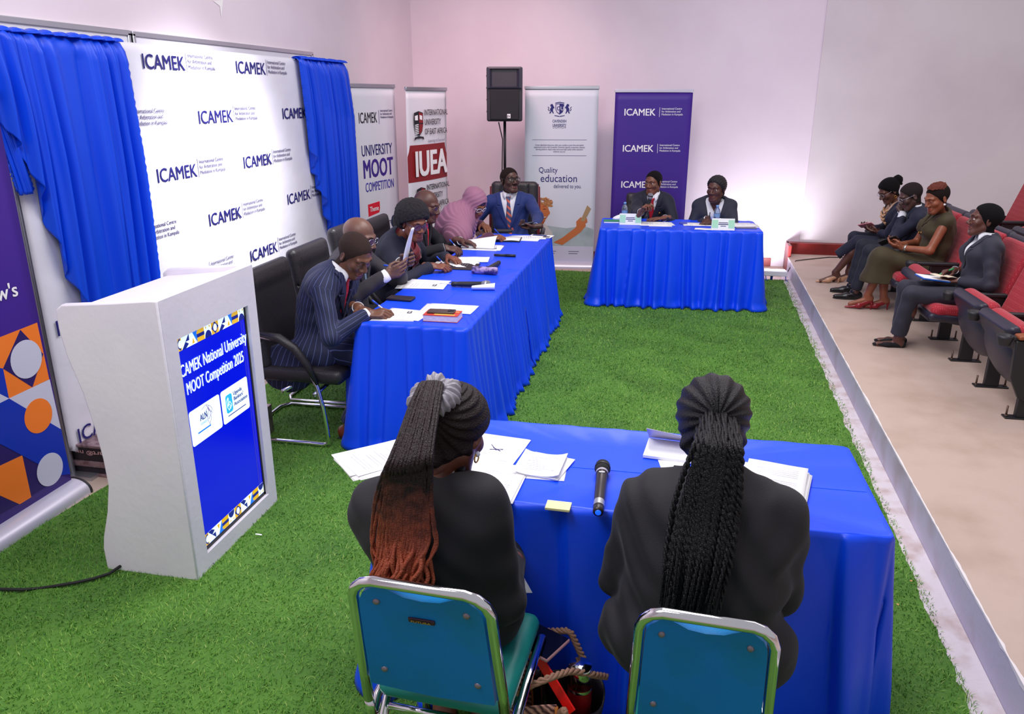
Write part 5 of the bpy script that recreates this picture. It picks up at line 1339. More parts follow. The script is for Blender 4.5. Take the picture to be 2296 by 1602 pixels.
NAVYP = stripes('navy_pinstripe', (20, 26, 62), (84, 94, 146), None, .024, .0022, .75)
CHAR = M('charcoal_suiting', (34, 32, 40), .8, sheen=.06, bump=(400, .1, 2)); DNAVY = M('dark_navy_suiting', (26, 28, 50), .8, sheen=.06, bump=(400, .1, 2))
BSUIT = M('bright_navy_suiting', (28, 48, 112), .75, sheen=.08, bump=(400, .1, 2)); BLACKS = M('black_suiting', (22, 20, 27), .8, sheen=.05, bump=(300, .12, 2)); GREYS = M('grey_suiting', (44, 44, 58), .8, sheen=.06, bump=(400, .1, 2))
NAVYT = stripes('navy_pinstripe_trousers', (20, 26, 62), (84, 94, 146), (0, 1, .0), .024, .0022, .75)
REDTIE = dots('red_spotted_tie', (212, 22, 40), (240, 190, 190), 95, .2, .5)
TABLEHANDS = dict(h=(.7, -.5, -.6))
# 1 man in pinstripe, writing
P1 = p = mk('man in a navy pinstripe suit and red tie writing at the table\'s near end', (-2.02, 4.13, 0), 0, (795, 572, 1.085), ((.0, .155, .985),),
       dict(R=dict(pxy=(824, 704, 3.995), h=(.75, -.45, -.5), d=(-.30, 1, .06), n=(-.45, .1, -1), pose='pen'), L=dict(px=(803, 690, .79), h=(-.7, -.4, -.6), d=(.55, .8, -.05), n=(.1, 0, -1), pose='relaxed')),
       hyaw=-24, hpitch=34, skin=(112, 72, 54), lid=1, seat=.46, hunch=.05, hs=1.04, ankles=[(-.12, .42, .09), (.14, .22, .09)], knees=[(-.12, .46, .53), (.14, .44, .53)])
jacket(p, NAVYP, stripe=True, vd=.25, seed=2, amp=.0055, hem=-.19, neckhole=.066, tail=True); shirt(p, WSHIRT); necktie(p, REDTIE, .28); cuffs(p, CUFFM, ln=.034); trousers(p, NAVYT); shoes(p, M('brown_leather', (112, 44, 28), .35)); hair_cap(p, M('short_dark_hair', (66, 49, 45), .8, bump=(420, 1.0, 2), spec=.2), rough=.0004, front=.097)
done(p)
# 2 bald man with a sheet
P2 = p = mk('bald man in a charcoal suit holding up a sheet and a pen', (-2.05, 4.68, 0), 0, (806, 533, 1.09), ((.0, .045, .985),),
       dict(R=dict(px=(866, 618, .905), h=(.75, -.45, -.55), d=(-.25, .85, .36), n=(-.9, .1, .25), pose='hold'), L=dict(px=(888, 597, .93), add=(0, .10, 0), h=(-.7, -.4, -.6), d=(.25, .8, .35), n=(.95, .1, .1), pose='hold')),
       hyaw=-8, hpitch=14, skin=(114, 78, 66), lid=1, hs=1.06, hunch=.04)
jacket(p, M('charcoal_brown_suiting', (52, 48, 56), .8, sheen=.06, bump=(400, .1, 2)), vd=.27, seed=3); shirt(p, WSHIRT); necktie(p, stripes('pale_blue_tie', (150, 176, 200), (110, 136, 166), (0, .3, 1), .012, .003), .29); cuffs(p, CUFFM, .040, ln=.04); trousers(p, CHAR); shoes(p, BLACKP); glasses(p, GLASSS); done(p)
# 3 woman with afro
P3 = p = mk('woman with an afro and glasses in a navy blazer and maroon blouse', (-2.07, 5.47, 0), 0, (928, 500, 1.092), ((.04, .14, .975),),
       dict(R=dict(px=(968, 597, .80), h=(.75, -.35, -.6), d=(-.25, 1, -.05), n=(-.35, .1, -1), pose='pen'), L=dict(l=(-.16, .42, .79), h=(-.7, -.4, -.6), d=(.5, .8, -.05), n=(0, 0, -1), pose='relaxed')),
       hyaw=-38, hpitch=14, skin=(128, 74, 56), sex='f', bust=.05, w=1.02, lid=1, belly=.02)
MAROON = M('maroon_blouse', (128, 30, 50), .55, sheen=.3, bump=(14, .5, 3))
jacket(p, DNAVY, vd=.30, vw=.075, seed=4, sleeve=(.066, .056, .046), lapw=.055); shirt(p, MAROON, off=.010, collar=False, vneck=.06)
b = MB(); td = p.torso(.02)
for k in range(5):
    G = [[front_y(p, td, (u - .5) * .13 * (1 - .1 * k), -.05 - .055 * k - .03 * math.cos((u - .5) * 5) - vv * .05) + p.f * (.004 + .014 * vv + .004 * math.sin(9 * u + k)) for u in np.linspace(0, 1, 10)] for vv in (0, .5, 1)]
    b.grid(G)
b.build('blouse_ruffle', MAROON, p.t, True, solid=.003); trousers(p, DNAVY); shoes(p, BLACKP, 'flat'); afro(p, M('afro_black', (26, 21, 30), .85, bump=(240, .9, 3)), .036); glasses(p, M('violet_spectacle_frame', (54, 44, 84), .3), rim=.0024, hw=.027); earring(p, 1, M('pearl', (236, 226, 236), .2)); done(p)
# 4 bald man with red tie
P4 = p = mk('bald man in a black suit and red spotted tie beside the headscarf', (-2.08, 6.05, 0), 0, (957, 462, 1.10), ((-.05, .06, .985),),
       dict(R=dict(px=(997, 556, .83), h=(.75, -.35, -.6), d=(-.25, 1, -.12), n=(-.4, .1, -1), pose='pen'), L=dict(px=(1033, 540, .81), h=(-.7, -.4, -.6), d=(.15, 1, -.08), n=(.1, 0, -1), pose='relaxed')),
       hyaw=-12, hpitch=12, skin=(92, 58, 50), lid=1, hs=1.06)
jacket(p, M('black_wool_suiting', (25, 24, 33), .8, sheen=.06, bump=(400, .1, 2)), vd=.29, seed=5); shirt(p, WSHIRT); necktie(p, REDTIE, .31); cuffs(p, CUFFM); trousers(p, BLACKS); shoes(p, BLACKP); glasses(p, M('gold_spectacle_frame', (170, 140, 100), .3, metal=.8), rim=.0014); done(p)
# 5 woman in headscarf
P5 = p = mk('woman in a mauve headscarf and plum top bent over her notebook', (-2.00, 6.66, 0), 0, (1064, 456, 1.055), ((.0, .175, .955),),
       dict(R=dict(px=(1099, 531, .795), h=(.8, -.3, -.5), d=(-.2, 1, -.06), n=(-.35, .1, -1), pose='pen'), L=dict(px=(1080, 503, .83), h=(-.7, -.3, -.6), d=(.75, .7, -.15), n=(0, 0, -1), pose='relaxed')),
       hyaw=-28, hpitch=36, skin=(140, 84, 56), sex='f', bust=.05, hunch=.055, lid=1, w=.98)
PLUM = M('plum_knit', (82, 34, 66), .75, sheen=.3, bump=(60, .2, 3))
jacket(p, PLUM, vd=0, lap=False, seed=6, name='top', collar=False, sleeve=(.050, .050, .043), stop=.012, off=.008); trousers(p, BLACKS); shoes(p, BLACKP, 'flat')
def hijab(p, mat, cap):
    s = SDF(); g, e, H = p.h, p.hs, p.H
    s.ell(g(0, -.018, .036), A(.098, .118, .100) * e, H, k=.02); s.ell(g(0, .005, -.055), A(.088, .088, .095) * e, H, k=.05)
    s.rc(p.c - H[:, 2] * .06, p.P3 - p.u * .02, .095, .13, k=.06); s.ell(p.P3 - p.u * .12 + p.f * .045, (.185, .135, .17), p.TR, k=.06); s.ell(p.P3 - p.u * .13 - p.f * .05, (.20, .13, .22), p.TR, k=.05)
    for q in (-1, 1): s.rc(p.P3 - p.u * .03 + p.r * q * .06, p.S['R' if q > 0 else 'L'] * .62 + p.E['R' if q > 0 else 'L'] * .38, .112, .130, k=.06)
    s.ell(g(0, .108, -.012), A(.058, .085, .092) * e, H, k=.015, op='s'); s.ell(g(0, .02, -.03), A(.062, .075, .09) * e, H, k=.01, op='s')
    def fold(P_):
        q = (P_ - p.c) @ H; rad = np.sqrt(q[:, 0] ** 2 * 1.2 + (q[:, 1] - .10) ** 2 + (q[:, 2] + .02) ** 2)
        low = np.clip(.3 + (-q[:, 2]) * 4, 0, 1); return (.0016 + .0024 * low) * np.sin(rad * 210 + 3 * np.sin(q[:, 0] * 14) + 26 * q[:, 2])
    s.disp(fold)
    def hem(P_):
        q = (P_ - p.P3) @ p.TR; return -(q[:, 2] + .215 + .09 * np.clip(-q[:, 1] * 4, -.25, 1.2) + .10 * np.clip(.12 - np.abs(q[:, 0]), 0, .12))
    s.add(hem, p.P3, 1e9, .004, 'i')
    o = sdf_obj('headscarf', s, .0046 * p.fine, mat, p.t)
    s = SDF(); s.ell(g(0, -.012, .034), A(.084, .104, .090) * e, H, k=.02)
    def kp(P_):
        q = (P_ - p.c) @ H / e; return np.maximum(.046 + .2 * (.08 - q[:, 1]) - q[:, 2], -q[:, 1] - .01) * e
    s.add(kp, p.c, 1e9, .004, 'i'); s.disp(lambda P_: .001 * np.sin(((P_ - p.c) @ H)[:, 2] * 420)); sdf_obj('undercap', s, .004 * p.fine, cap, p.t)
hijab(p, M('mauve_jersey', (156, 104, 130), .75, sheen=.1, bump=(90, .12, 3)), M('aubergine_jersey', (50, 26, 66), .7)); glasses(p, M('pale_spectacle_frame', (206, 206, 216), .3), rim=.0026)
GOLD = M('gold', (206, 150, 62), .25, metal=.9)
dw = unit(p.Wr['L'] - p.E['L']); b = MB(); b.lathe([(.034, -.008), (.037, -.004), (.037, .004), (.034, .008)], p.Wr['L'] - dw * .015, dw, 20, cap=False); b.build('bracelet_watch', GOLD, p.t, True); done(p)
# 6 man in bright navy suit at the table end
P6 = p = mk('man with glasses in a bright navy suit at the panel table\'s far end', (-1.60, 7.80, 0), -PI / 2 + .08, (1143, 405, 1.147), ((.02, .0, 1.0),),
       dict(R=dict(l=(.30, .22, .66), h=(.7, -.6, -.5), d=(-.3, 1, -.1), n=(-.3, 0, -1), pose='relaxed'), L=dict(px=(1200, 508, .80), h=(-.8, -.5, -.4), d=(.95, .25, -.05), n=(.1, .35, 1), pose='hold')),
       hyaw=36, hpitch=-8, skin=(86, 56, 48), hs=1.05, sh=.19, w=1.06, hunch=.02)
jacket(p, BSUIT, vd=.36, vw=.085, seed=7); shirt(p, WSHIRT); tie6 = stripes('blue_orange_striped_tie', (70, 76, 116), (214, 100, 80), (.62, 0, .78), .046, .018, .6); necktie(p, tie6, .41); cuffs(p, CUFFM); trousers(p, BSUIT); shoes(p, BLACKP); glasses(p, GLASSB, rim=.0026, hw=.026)
hair_cap(p, M('clipped_dark_hair', (44, 31, 30), .85, bump=(420, 1.0, 2), spec=.2), thick=.004, rough=.0003, front=.098); b = MB()
b.tube([p.h(-.02, .0945, -.052), p.h(0, .0975, -.049), p.h(.02, .0945, -.052)], [.0018, .003, .0018], 6); b.tube([p.h(-.014, .083, -.092), p.h(0, .087, -.090), p.h(.014, .083, -.092)], [.002, .004, .002], 6); b.build('moustache', HAIRB, p.t, True); done(p)
# 7 young man with microphone
P7 = p = mk('young man in a dark suit and red tie speaking into a handheld microphone', (-.22, 8.50, 0), -PI / 2 - .05, (1465, 410, 1.092), ((-.02, .11, .965),),
       dict(R=dict(px=(1437, 476, .875), h=(.5, -.1, -1), d=(-.45, .35, .75), n=(-.75, .3, -.3), pose='grip'), L=dict(px=(1490, 489, .785), h=(-.5, -.2, -.8), d=(.8, .5, -.02), n=(0, 0, -1), pose='flat')),
       hyaw=-26, hpitch=4, skin=(124, 76, 58), hs=1.0, sh=.165, w=.97)
jacket(p, M('midnight_suiting', (22, 24, 44), .75, sheen=.06, bump=(400, .1, 2)), vd=.27, seed=8); shirt(p, WSHIRT); necktie(p, M('crimson_tie', (170, 20, 38), .5), .29); cuffs(p, CUFFM); trousers(p, BLACKS); shoes(p, BLACKP)
hair_cap(p, M('very_short_black_hair', (26, 19, 20), .85, bump=(420, 1.0, 2), spec=.2), thick=.003, rough=.0003); b = MB(); c = front_y(p, p.torso(.022), -.085, -.16); b.lathe([(.012, 0), (.012, .003), (.008, .005)], c, p.f, 14); b.build('lapel_pin', GOLD, p.t, True); done(p)
# 8 young woman writing at the far table
P8 = p = mk('young woman in a charcoal blazer and white top writing at the far table', (.43, 8.36, 0), -PI / 2 - .08, (1606, 424, 1.07), ((.0, .14, .945),),
       dict(R=dict(px=(1586, 491, .785), h=(.6, -.2, -.8), d=(.1, 1, -.05), n=(-.3, .1, -1), pose='pen'), L=dict(px=(1612, 497, .785), h=(-.6, -.2, -.8), d=(.9, .35, -.05), n=(0, 0, -1), pose='flat')),
       hyaw=-24, hpitch=4, skin=(88, 52, 44), sex='f', bust=.045, hs=1.03, w=.94, sh=.165)
jacket(p, M('slate_suiting', (42, 44, 60), .8, sheen=.06, bump=(400, .1, 2)), vd=.34, vw=.085, seed=9, lap=False, puff=.006); shirt(p, WSHIRT, collar=False, vneck=.09, off=.008); cuffs(p, CUFFM); trousers(p, BLACKS); shoes(p, BLACKP, 'flat')
hair_cap(p, M('braided_black_hair', (20, 16, 22), .6, bump=(120, .8, 2)), thick=.013, slope=1.3, front=.097, ridge=lambda P_: .0016 * np.sin(np.arctan2(((P_ - p.c) @ p.H)[:, 0], ((P_ - p.c) @ p.H)[:, 2] + .02) * 34), name='braided_hair')
b = MB(); r8 = np.random.default_rng(8)
for k in range(26):
    x = r8.uniform(-.04, .06); st = p.h(x * .5 + .02, -.105, -.02 + r8.uniform(-.02, .03)); b.tube([st, st + A(-.0, .035, -.06), p.P3 - p.f * .085 + p.r * (x - .03) + A(0, 0, -.06), p.P3 - p.f * .135 + p.r * (x - .05) - p.u * .22], .005, 6)
b.build('braids', HAIRB, p.t, True); done(p)
# ---- front row on the platform
RS = .86
# 9 woman by the wall
P9 = p = mk('woman in a dark jacket and tan blouse looking at her phone', (ROWX(8.09) + .03, 8.09, .18), PI, (1993, 428, 1.10), ((-.04, .09, .945),),
       dict(R=dict(pxy=(1958, 514, 8.15), h=(.7, -.4, -.6), d=(-.3, 1, .1), n=(-.4, .2, .8), pose='hold'), L=dict(pxy=(1972, 522, 8.0), h=(-.7, -.4, -.6), d=(.45, .9, .1), n=(.4, .2, .8), pose='hold')), S=RS, seat=.375,
       hyaw=18, hpitch=32, skin=(98, 60, 48), sex='f', bust=.045, lid=1, fine=1.15, knees=[(-.07, .42, .50), (.08, .43, .52)], ankles=[(-.02, .62, .13), (.06, .46, .13)], toe=[(0, 1, -.35), (0, 1, -.35)], hs=1.08)
jacket(p, DNAVY, vd=.30, vw=.09, seed=10, lap=False); TAN = M('tan_satin_blouse', (206, 160, 118), .45, sheen=.3, bump=(10, .6, 3)); shirt(p, TAN, off=.012, collar=False, vneck=.05); b = MB()
td = p.torso(.024)
for k in range(4): b.tube([front_y(p, td, x, -.05 - .045 * k - .05 * math.cos(x * 18)) + p.f * .002 for x in np.linspace(-.08, .08, 9)], .010, 7)
b.build('cowl_folds', TAN, p.t, True); trousers(p, DNAVY, hem=.20); shoes(p, M('nude_pump_leather', (196, 148, 116), .35), 'pump')
hair_cap(p, HAIRB, thick=.012, front=.09, slope=1.3, low=-.05); s = SDF(); s.ell(p.h(.0, -.125, .05), (.05, .05, .055), p.H, k=.03); s.rc(p.h(.01, -.12, .05), p.h(.03, -.155, -.02), .03, .015, k=.03); s.disp(lambda P_: .003 * noisy(P_, 110, 3)); sdf_obj('hair_bun', s, .005, HAIRB, p.t)
earring(p, -1, GOLD, .014, True); glasses(p, GLASSS, rim=.0015); done(p)
# 10 man, chin on hands
P10 = p = mk('man in a dark suit and glasses resting his mouth on clasped hands', (ROWX(7.565) + .02, 7.565, .18), PI, (2042, 440, 1.115), ((-.05, .035, .965),),
       dict(R=dict(pxy=(2022, 477, 7.62), h=(.5, .25, -1), d=(-.42, .22, .9), n=(-.8, .1, .3), pose='clasp'), L=dict(pxy=(2024, 480, 7.53), h=(-.5, .25, -1), d=(.42, .25, .9), n=(.8, .1, .3), pose='clasp')), S=RS, seat=.375,
       hyaw=4, hpitch=26, skin=(92, 62, 56), lid=1, hunch=.06, hs=1.1, fine=1.1, knees=[(-.16, .42, .52), (.16, .42, .52)], ankles=[(-.16, .52, .09), (.14, .50, .09)])
jacket(p, M('ink_suiting', (26, 30, 52), .8, sheen=.06, bump=(400, .1, 2)), vd=.26, seed=11); shirt(p, WSHIRT); cuffs(p, CUFFM, .040, ln=.05); necktie(p, M('grey_tie', (96, 96, 112), .5), .27); trousers(p, M('ink_trousers', (30, 33, 48), .8)); shoes(p, M('black_shoe_leather', (22, 21, 25), .3)); glasses(p, GLASSS)
hair_cap(p, M('receding_dark_hair', (50, 40, 42), .85, bump=(420, 1.0, 2), spec=.2), thick=.004, rough=.0003, front=.106, slope=1.5); done(p)
# 11 woman in olive
OLIVE = M('olive_crepe', (66, 56, 34), .8, sheen=.06, bump=(200, .1, 3))
P11 = p = mk('woman in a sleeveless olive dress and red heels scrolling on her phone', (ROWX(7.04) + .04, 7.04, .18), PI, (2101, 445, 1.168), ((0, -.03, 1.0),),
       dict(R=dict(pxy=(2020, 548, 7.08), h=(.6, -.2, -.8), d=(-.3, 1, .15), n=(-.6, .2, .7), pose='hold'), L=dict(pxy=(2024, 556, 6.97), h=(-.7, -.5, -.5), d=(.25, 1, .15), n=(.5, .2, .8), pose='hold')), S=RS, seat=.375,
       hyaw=24, hpitch=20, skin=(150, 86, 60), sex='f', bust=.06, lid=1, w=1.05, hs=1.1, fine=1.05, knees=[(-.05, .44, .54), (.07, .42, .50)], ankles=[(.04, .50, .15), (.06, .34, .13)], toe=[(.05, 1, -.30), (.05, 1, -.30)])
jacket(p, OLIVE, vd=.20, vw=.055, arms=False, sleeve=(.060, 0, 0), seed=12, name='bodice', hem=.02)
def skirt(p, mat, hem, spread=.06, amp=.006, folds=42):
    s = SDF(); s.ell(p.P0, (.185 * p.w, .135, .12), p.TR, k=.05)
    mids = []
    for nm, q in (('R', 1), ('L', -1)):
        hip = p.P0 + p.R * q * .085; K = p.K[nm] + A(0, 0, .015); s.rc(hip, K, .105, .080, k=.10)
        e = K + (p.An[nm] - K) * hem; s.rc(K, e + p.F * .0, .080, .085 + spread, k=.08); mids.append(e)
    s.rc((p.K['R'] + p.K['L']) / 2, sum(mids) / 2 - p.F * .06, .09, .11 + spread, k=.08)
    zc = min(m[2] for m in mids)
    s.disp(lambda P_: amp * np.clip((p.seat + .1 - P_[:, 2]) / .2, 0, 1) * np.sin((P_ @ p.R) * folds + 2 * np.sin((P_ @ p.F) * 9)) + amp * .6 * np.sin((P_ @ p.F) * folds * .8 + (P_ @ p.R) * 12) * np.clip((p.seat + .16 - P_[:, 2]) / .1, 0, 1))
    s.cut(A(0, 0, -1), A(0, 0, zc)); sdf_obj('skirt', s, .0065 * p.fine, mat, p.t)
skirt(p, OLIVE, .55, .05); REDSHOE = M('oxblood_pump_leather', (140, 22, 34), .3); shoes(p, REDSHOE, 'pump')
hair_cap(p, M('cropped_side_hair', (34, 22, 22), .85, bump=(420, 1.0, 2), spec=.2), thick=.004, rough=.0004); s = SDF(); s.ell(p.h(0, -.012, .084), (.074, .092, .056), p.H, k=.02); s.cut(-p.H[:, 2] + p.H[:, 1] * .25, p.h(0, -.01, .083), .02); s.disp(lambda P_: .006 * noisy((P_ - p.c) @ p.H, 120, 2) + .003 * noisy((P_ - p.c) @ p.H, 240, 5)); sdf_obj('curly_top_hair', s, .0038 * p.fine, M('russet_curls', (104, 42, 28), .8, bump=(200, .8, 3)), p.t)
earring(p, -1, M('pearl', (236, 226, 236), .2), .011); dw = unit(p.Wr['L'] - p.E['L']); MB().lathe([(.031, -.010), (.034, -.005), (.034, .005), (.031, .010)], p.Wr['L'] - dw * .03, dw, 18, cap=False).build('wristwatch', M('steel_watch', (186, 176, 166), .3, metal=.9), p.t, True)
b = MB()
for x, z in ((-.055, -.20), (.05, -.215)): b.lathe([(.012, 0), (.012, .005), (.004, .007)], front_y(p, p.torso(.022), x, z), p.f, 14)
b.build('buttons', GOLD, p.t, True); done(p)
# 12 woman in charcoal trouser suit
P12 = p = mk('woman with cropped hair in a charcoal trouser suit holding a green pen', (ROWX(5.985) + .05, 5.985, .18), PI, (2208, 494, 1.125), ((.02, -.055, .96),),
       dict(R=dict(pxy=(2140, 606, 6.03), h=(.6, -.4, -.6), d=(-.35, 1, -.05), n=(-.3, 0, -1), pose='pen'), L=dict(pxy=(2152, 630, 5.93), h=(-.7, -.4, -.5), d=(.3, 1, -.05), n=(.2, 0, -1), pose='flat')), S=RS, seat=.375,
       hyaw=-6, hpitch=-4, skin=(98, 58, 48), sex='f', bust=.045, hs=1.1, w=.97, knees=[(-.10, .46, .49), (.08, .46, .50)], ankles=[(-.02, .50, .075), (.10, .46, .075)])
jacket(p, GREYS, vd=.27, vw=.075, seed=13, amp=.005); shirt(p, WSHIRT, off=.008, vneck=.10); cuffs(p, CUFFM, .034); trousers(p, GREYS, r=(.092, .070, .066), hem=.045); shoes(p, M('black_suede', (24, 23, 27), .9), 'flat'); hair_cap(p, M('cropped_black_hair', (20, 18, 22), .9, bump=(420, 1.0, 2), spec=.2), thick=.008, rough=.0004, low=-.078); done(p)
# ---- the two women with their backs to us
def back_y(p, td, x, z):
    lo, hi = -.30, .06
    for _ in range(20):
        m = (lo + hi) / 2
        if td.ev((p.P3 + p.r * x + p.u * z + p.f * m)[None])[0] < 0: hi = m
        else: lo = m
    return lo
P13 = p = mk('woman in a black blazer with auburn-tipped braids in a grey scrunchie, seen from behind', (-.535, 1.80, 0), PI / 2 + .03, (1016, 968, 1.105), (952, 1085, .985),
       dict(R=dict(l=(.13, .20, .63), h=(.18, -.2, -1), d=(-.4, 1, -.3), n=(-.4, .1, -1), pose='hold'), L=dict(l=(-.19, .34, .79), h=(-.2, -.15, -1), d=(.3, 1, 0), n=(0, 0, -1), pose='relaxed')),
       hyaw=-16, hpitch=28, skin=(112, 64, 50), sex='f', bust=.04, fine=.95, seat=.48, knees=[(-.10, .43, .55), (.06, .43, .55)], ankles=[(-.05, .02, .10), (.06, .06, .10)], toe=[(-.2, 1, 0), (.3, 1, 0)], lid=1, w=1.04, sh=.150, legw=1.1, hipw=.0)
jacket(p, BLACKS, vd=.24, seed=14, colw=1.9, hem=-.05, vox=.0048, amp=.006, sleeve=(.064, .056, .046)); shirt(p, WSHIRT, points=False, tall=.022); trousers(p, BLACKS, r=(.096, .07, .06), hem=.16); shoes(p, M('black_strap_sandal', (26, 22, 26), .5), 'flat')
ombre = M('auburn_ombre_braids', (44, 27, 30), .45, bump=(260, .5, 2), spec=.3); nt = ombre.node_tree; bs = nt.nodes['Principled BSDF']
tc = nt.nodes.new('ShaderNodeTexCoord'); sx = nt.nodes.new('ShaderNodeSeparateXYZ'); mr = nt.nodes.new('ShaderNodeMapRange'); cr = nt.nodes.new('ShaderNodeValToRGB'); nz_ = nt.nodes.new('ShaderNodeTexNoise'); nz_.inputs['Scale'].default_value = 35; ad = nt.nodes.new('ShaderNodeMath'); ad.operation = 'MULTIPLY_ADD'; ad.inputs[1].default_value = .22
nt.links.new(tc.outputs['Object'], sx.inputs[0]); nt.links.new(tc.outputs['Object'], nz_.inputs['Vector']); nt.links.new(nz_.outputs['Fac'], ad.inputs[0]); nt.links.new(sx.outputs['Z'], ad.inputs[2]); nt.links.new(ad.outputs[0], mr.inputs['Value'])
mr.inputs['From Min'].default_value = 1.20; mr.inputs['From Max'].default_value = .98; nt.links.new(mr.outputs['Result'], cr.inputs['Fac']); nt.links.new(cr.outputs['Color'], bs.inputs['Base Color'])
cr.color_ramp.elements[0].color = lin((36, 23, 26)); cr.color_ramp.elements[1].color = lin((156, 74, 50)); e_ = cr.color_ramp.elements.new(.45); e_.color = lin((104, 54, 44))
SKH = M('dark_brown_braids', (30, 19, 21), .55, bump=(200, .5, 2), spec=.25)
gp = A(-.012, -.098, .068)        # where the braids are gathered, in the head's frame
def ridges(n, a):
    def f(P_):
        q = (P_ - p.c) @ p.H - gp; return a * np.sin(np.arctan2(q[:, 0], q[:, 1] * .6 - q[:, 2] * .8) * n)
    return f
hair_cap(p, SKH, thick=.012, front=.088, slope=1.2, base=.003, ridge=ridges(30, .0022), name='braided_hair', low=-.055, vox=.0032)
G0 = p.c + p.H @ (gp * 1.12)
b = MB(); rs = np.random.default_rng(21); NP_ = 26; ring = []; axd = unit(p.H @ A(0, -.75, .65)); u1 = unit(np.cross(axd, p.R)); u2 = np.cross(axd, u1)
for k in range(NP_):
    a = 2 * PI * k / NP_; ring.append(G0 + axd * (.006 * math.sin(a * 5)) + (u1 * math.cos(a) + u2 * math.sin(a)) * (.046 + .007 * math.sin(a * 7 + 1)))
s = SDF()
for k in range(NP_):
    a = 2 * PI * k / NP_; c0, c1 = ring[k], ring[(k + 1) % NP_]
    s.rc(c0, c1, .019 + .006 * math.sin(a * 6.5), .019 + .006 * math.sin((a + 2 * PI / NP_) * 6.5), k=.006)
s.disp(lambda P_: .0035 * np.sin(np.arctan2((P_ - G0) @ u1, (P_ - G0) @ u2) * 22) + .003 * noisy(P_, 120, 6)); sdf_obj('scrunchie', s, .0032 * p.fine, M('grey_satin_scrunchie', (146, 141, 152), .4), p.t)
td = p.torso(.030); b = MB(); loc3 = lambda w: (w - p.P3) @ p.TR
yb_c = {}
def yback(x, z):
    k = (round(x, 2), round(z, 2))
    if k not in yb_c: yb_c[k] = back_y(p, td, *k)
    return yb_c[k]
gl = loc3(G0)
for k in range(88):
    lay = rs.uniform(0, 1); fx = rs.normal(0, .5); fx = max(-1, min(1, fx)); a0 = rs.uniform(0, 2 * PI); L = rs.uniform(.36, .47)
    pts = [G0 + (u1 * math.cos(a0) + u2 * math.sin(a0)) * .016 - axd * .01, G0 + axd * (.03 + .02 * lay) + p.r * fx * .030]
    xe = -.075 + fx * .078; zt0 = gl[2]
    cl = k % 9; fxc = -1 + 2 * (cl + .5) / 9
    for j in range(1, 15):
        t = j / 14; z = zt0 - .01 - (L + .10) * t; x = gl[0] * (1 - t) ** 1.5 + (-.048) * (1 - (1 - t) ** 1.5) + fx * (.036 + .078 * t ** .6) + .004 * math.sin(9 * t + k)
        yb_ = yback(max(-.2, min(.2, x)), max(-.42, min(-.05, z))); yh = gl[1] - .045 - .03 * lay
        y = min(yh * (1 - t) ** 2 + (yb_ - .012 - .030 * lay) * (1 - (1 - t) ** 2), yb_ - .008)
        if t > .58:                                  # loosened ringlets at the ends
            q = (t - .58) / .42; cr_ = .026 * q ** .7; an = q * 10 + cl * 1.9 + .35 * math.sin(k); x += (-.052 + fxc * .088 - x) * .55 * q + cr_ * math.cos(an); y -= .014 * q * (1 + math.sin(an)); z += cr_ * .6 * math.sin(an)
        pts.append(p.P3 + p.r * x + p.f * y + p.u * z)
    # smooth by Catmull-Rom
    Pn = np.array(pts); out = []
    for j in range(len(Pn) - 1):
        p0, p1_, p2_, p3_ = Pn[max(j - 1, 0)], Pn[j], Pn[j + 1], Pn[min(j + 2, len(Pn) - 1)]
        for tt in (0, .33, .66): out.append(.5 * (2 * p1_ + (p2_ - p0) * tt + (2 * p0 - 5 * p1_ + 4 * p2_ - p3_) * tt ** 2 + (3 * p1_ - p0 - 3 * p2_ + p3_) * tt ** 3))
    out.append(Pn[-1]); n = len(out)
    b.tube(out, [(.0046 + .0007 * math.sin(i * 2.1)) if i < n * .66 else .0068 * (1 - (i - n * .66) / (n * .34) * .55) for i in range(n)], 6)
po = b.build('ponytail_braids', ombre, p.t, True); po['kind'] = 'stuff'
earring(p, 1, GOLD, .011, True); earring(p, 1, M('crystal', (210, 210, 230), .1), .008); done(p)
P14 = p = mk('broad-shouldered woman in a black blazer with long black rope braids, seen from behind', (.135, 1.80, 0), PI / 2, (1597, 955, 1.115), (1602, 1090, .985),
       dict(R=dict(l=(.13, .34, .79), h=(.28, -.2, -1), d=(-.4, 1, 0), n=(0, 0, -1), pose='relaxed'), L=dict(l=(-.13, .34, .79), h=(-.28, -.2, -1), d=(.4, 1, 0), n=(0, 0, -1), pose='relaxed')),
       hyaw=2, hpitch=24, skin=(88, 54, 48), sex='f', bust=.05, fine=.95, seat=.48, w=1.13, sh=.150, belly=.04, hipw=.045, legw=1.2, knees=[(-.15, .43, .56), (.15, .43, .56)], ankles=[(-.14, .40, .09), (.14, .40, .09)], lid=1, hs=1.0)
jacket(p, M('black_crepe_suiting', (27, 25, 32), .8, sheen=.05, bump=(300, .12, 2)), vd=.24, seed=15, colw=1.6, hem=-.08, vox=.0048, amp=.008, sleeve=(.072, .066, .052), off=.024); shirt(p, BLACKS, collar=False); trousers(p, BLACKS, r=(.11, .08, .065)); shoes(p, BLACKP, 'flat')
ROPE = M('black_rope_braids', (17, 15, 20), .45, bump=(300, .5, 2), spec=.3); gp = A(0, -.112, .018)
hair_cap(p, ROPE, thick=.016, front=.088, slope=1.2, base=.004, ridge=lambda P_: .0030 * np.sin(np.arctan2(((P_ - p.c) @ p.H - gp)[:, 0], ((P_ - p.c) @ p.H - gp)[:, 2]) * 17), name='cornrowed_hair', low=-.085, vox=.0032)
td = p.torso(.034); yb_c.clear(); b = MB(); G0 = p.c + p.H @ (gp * 1.08); gl = loc3(G0); rs = np.random.default_rng(31)
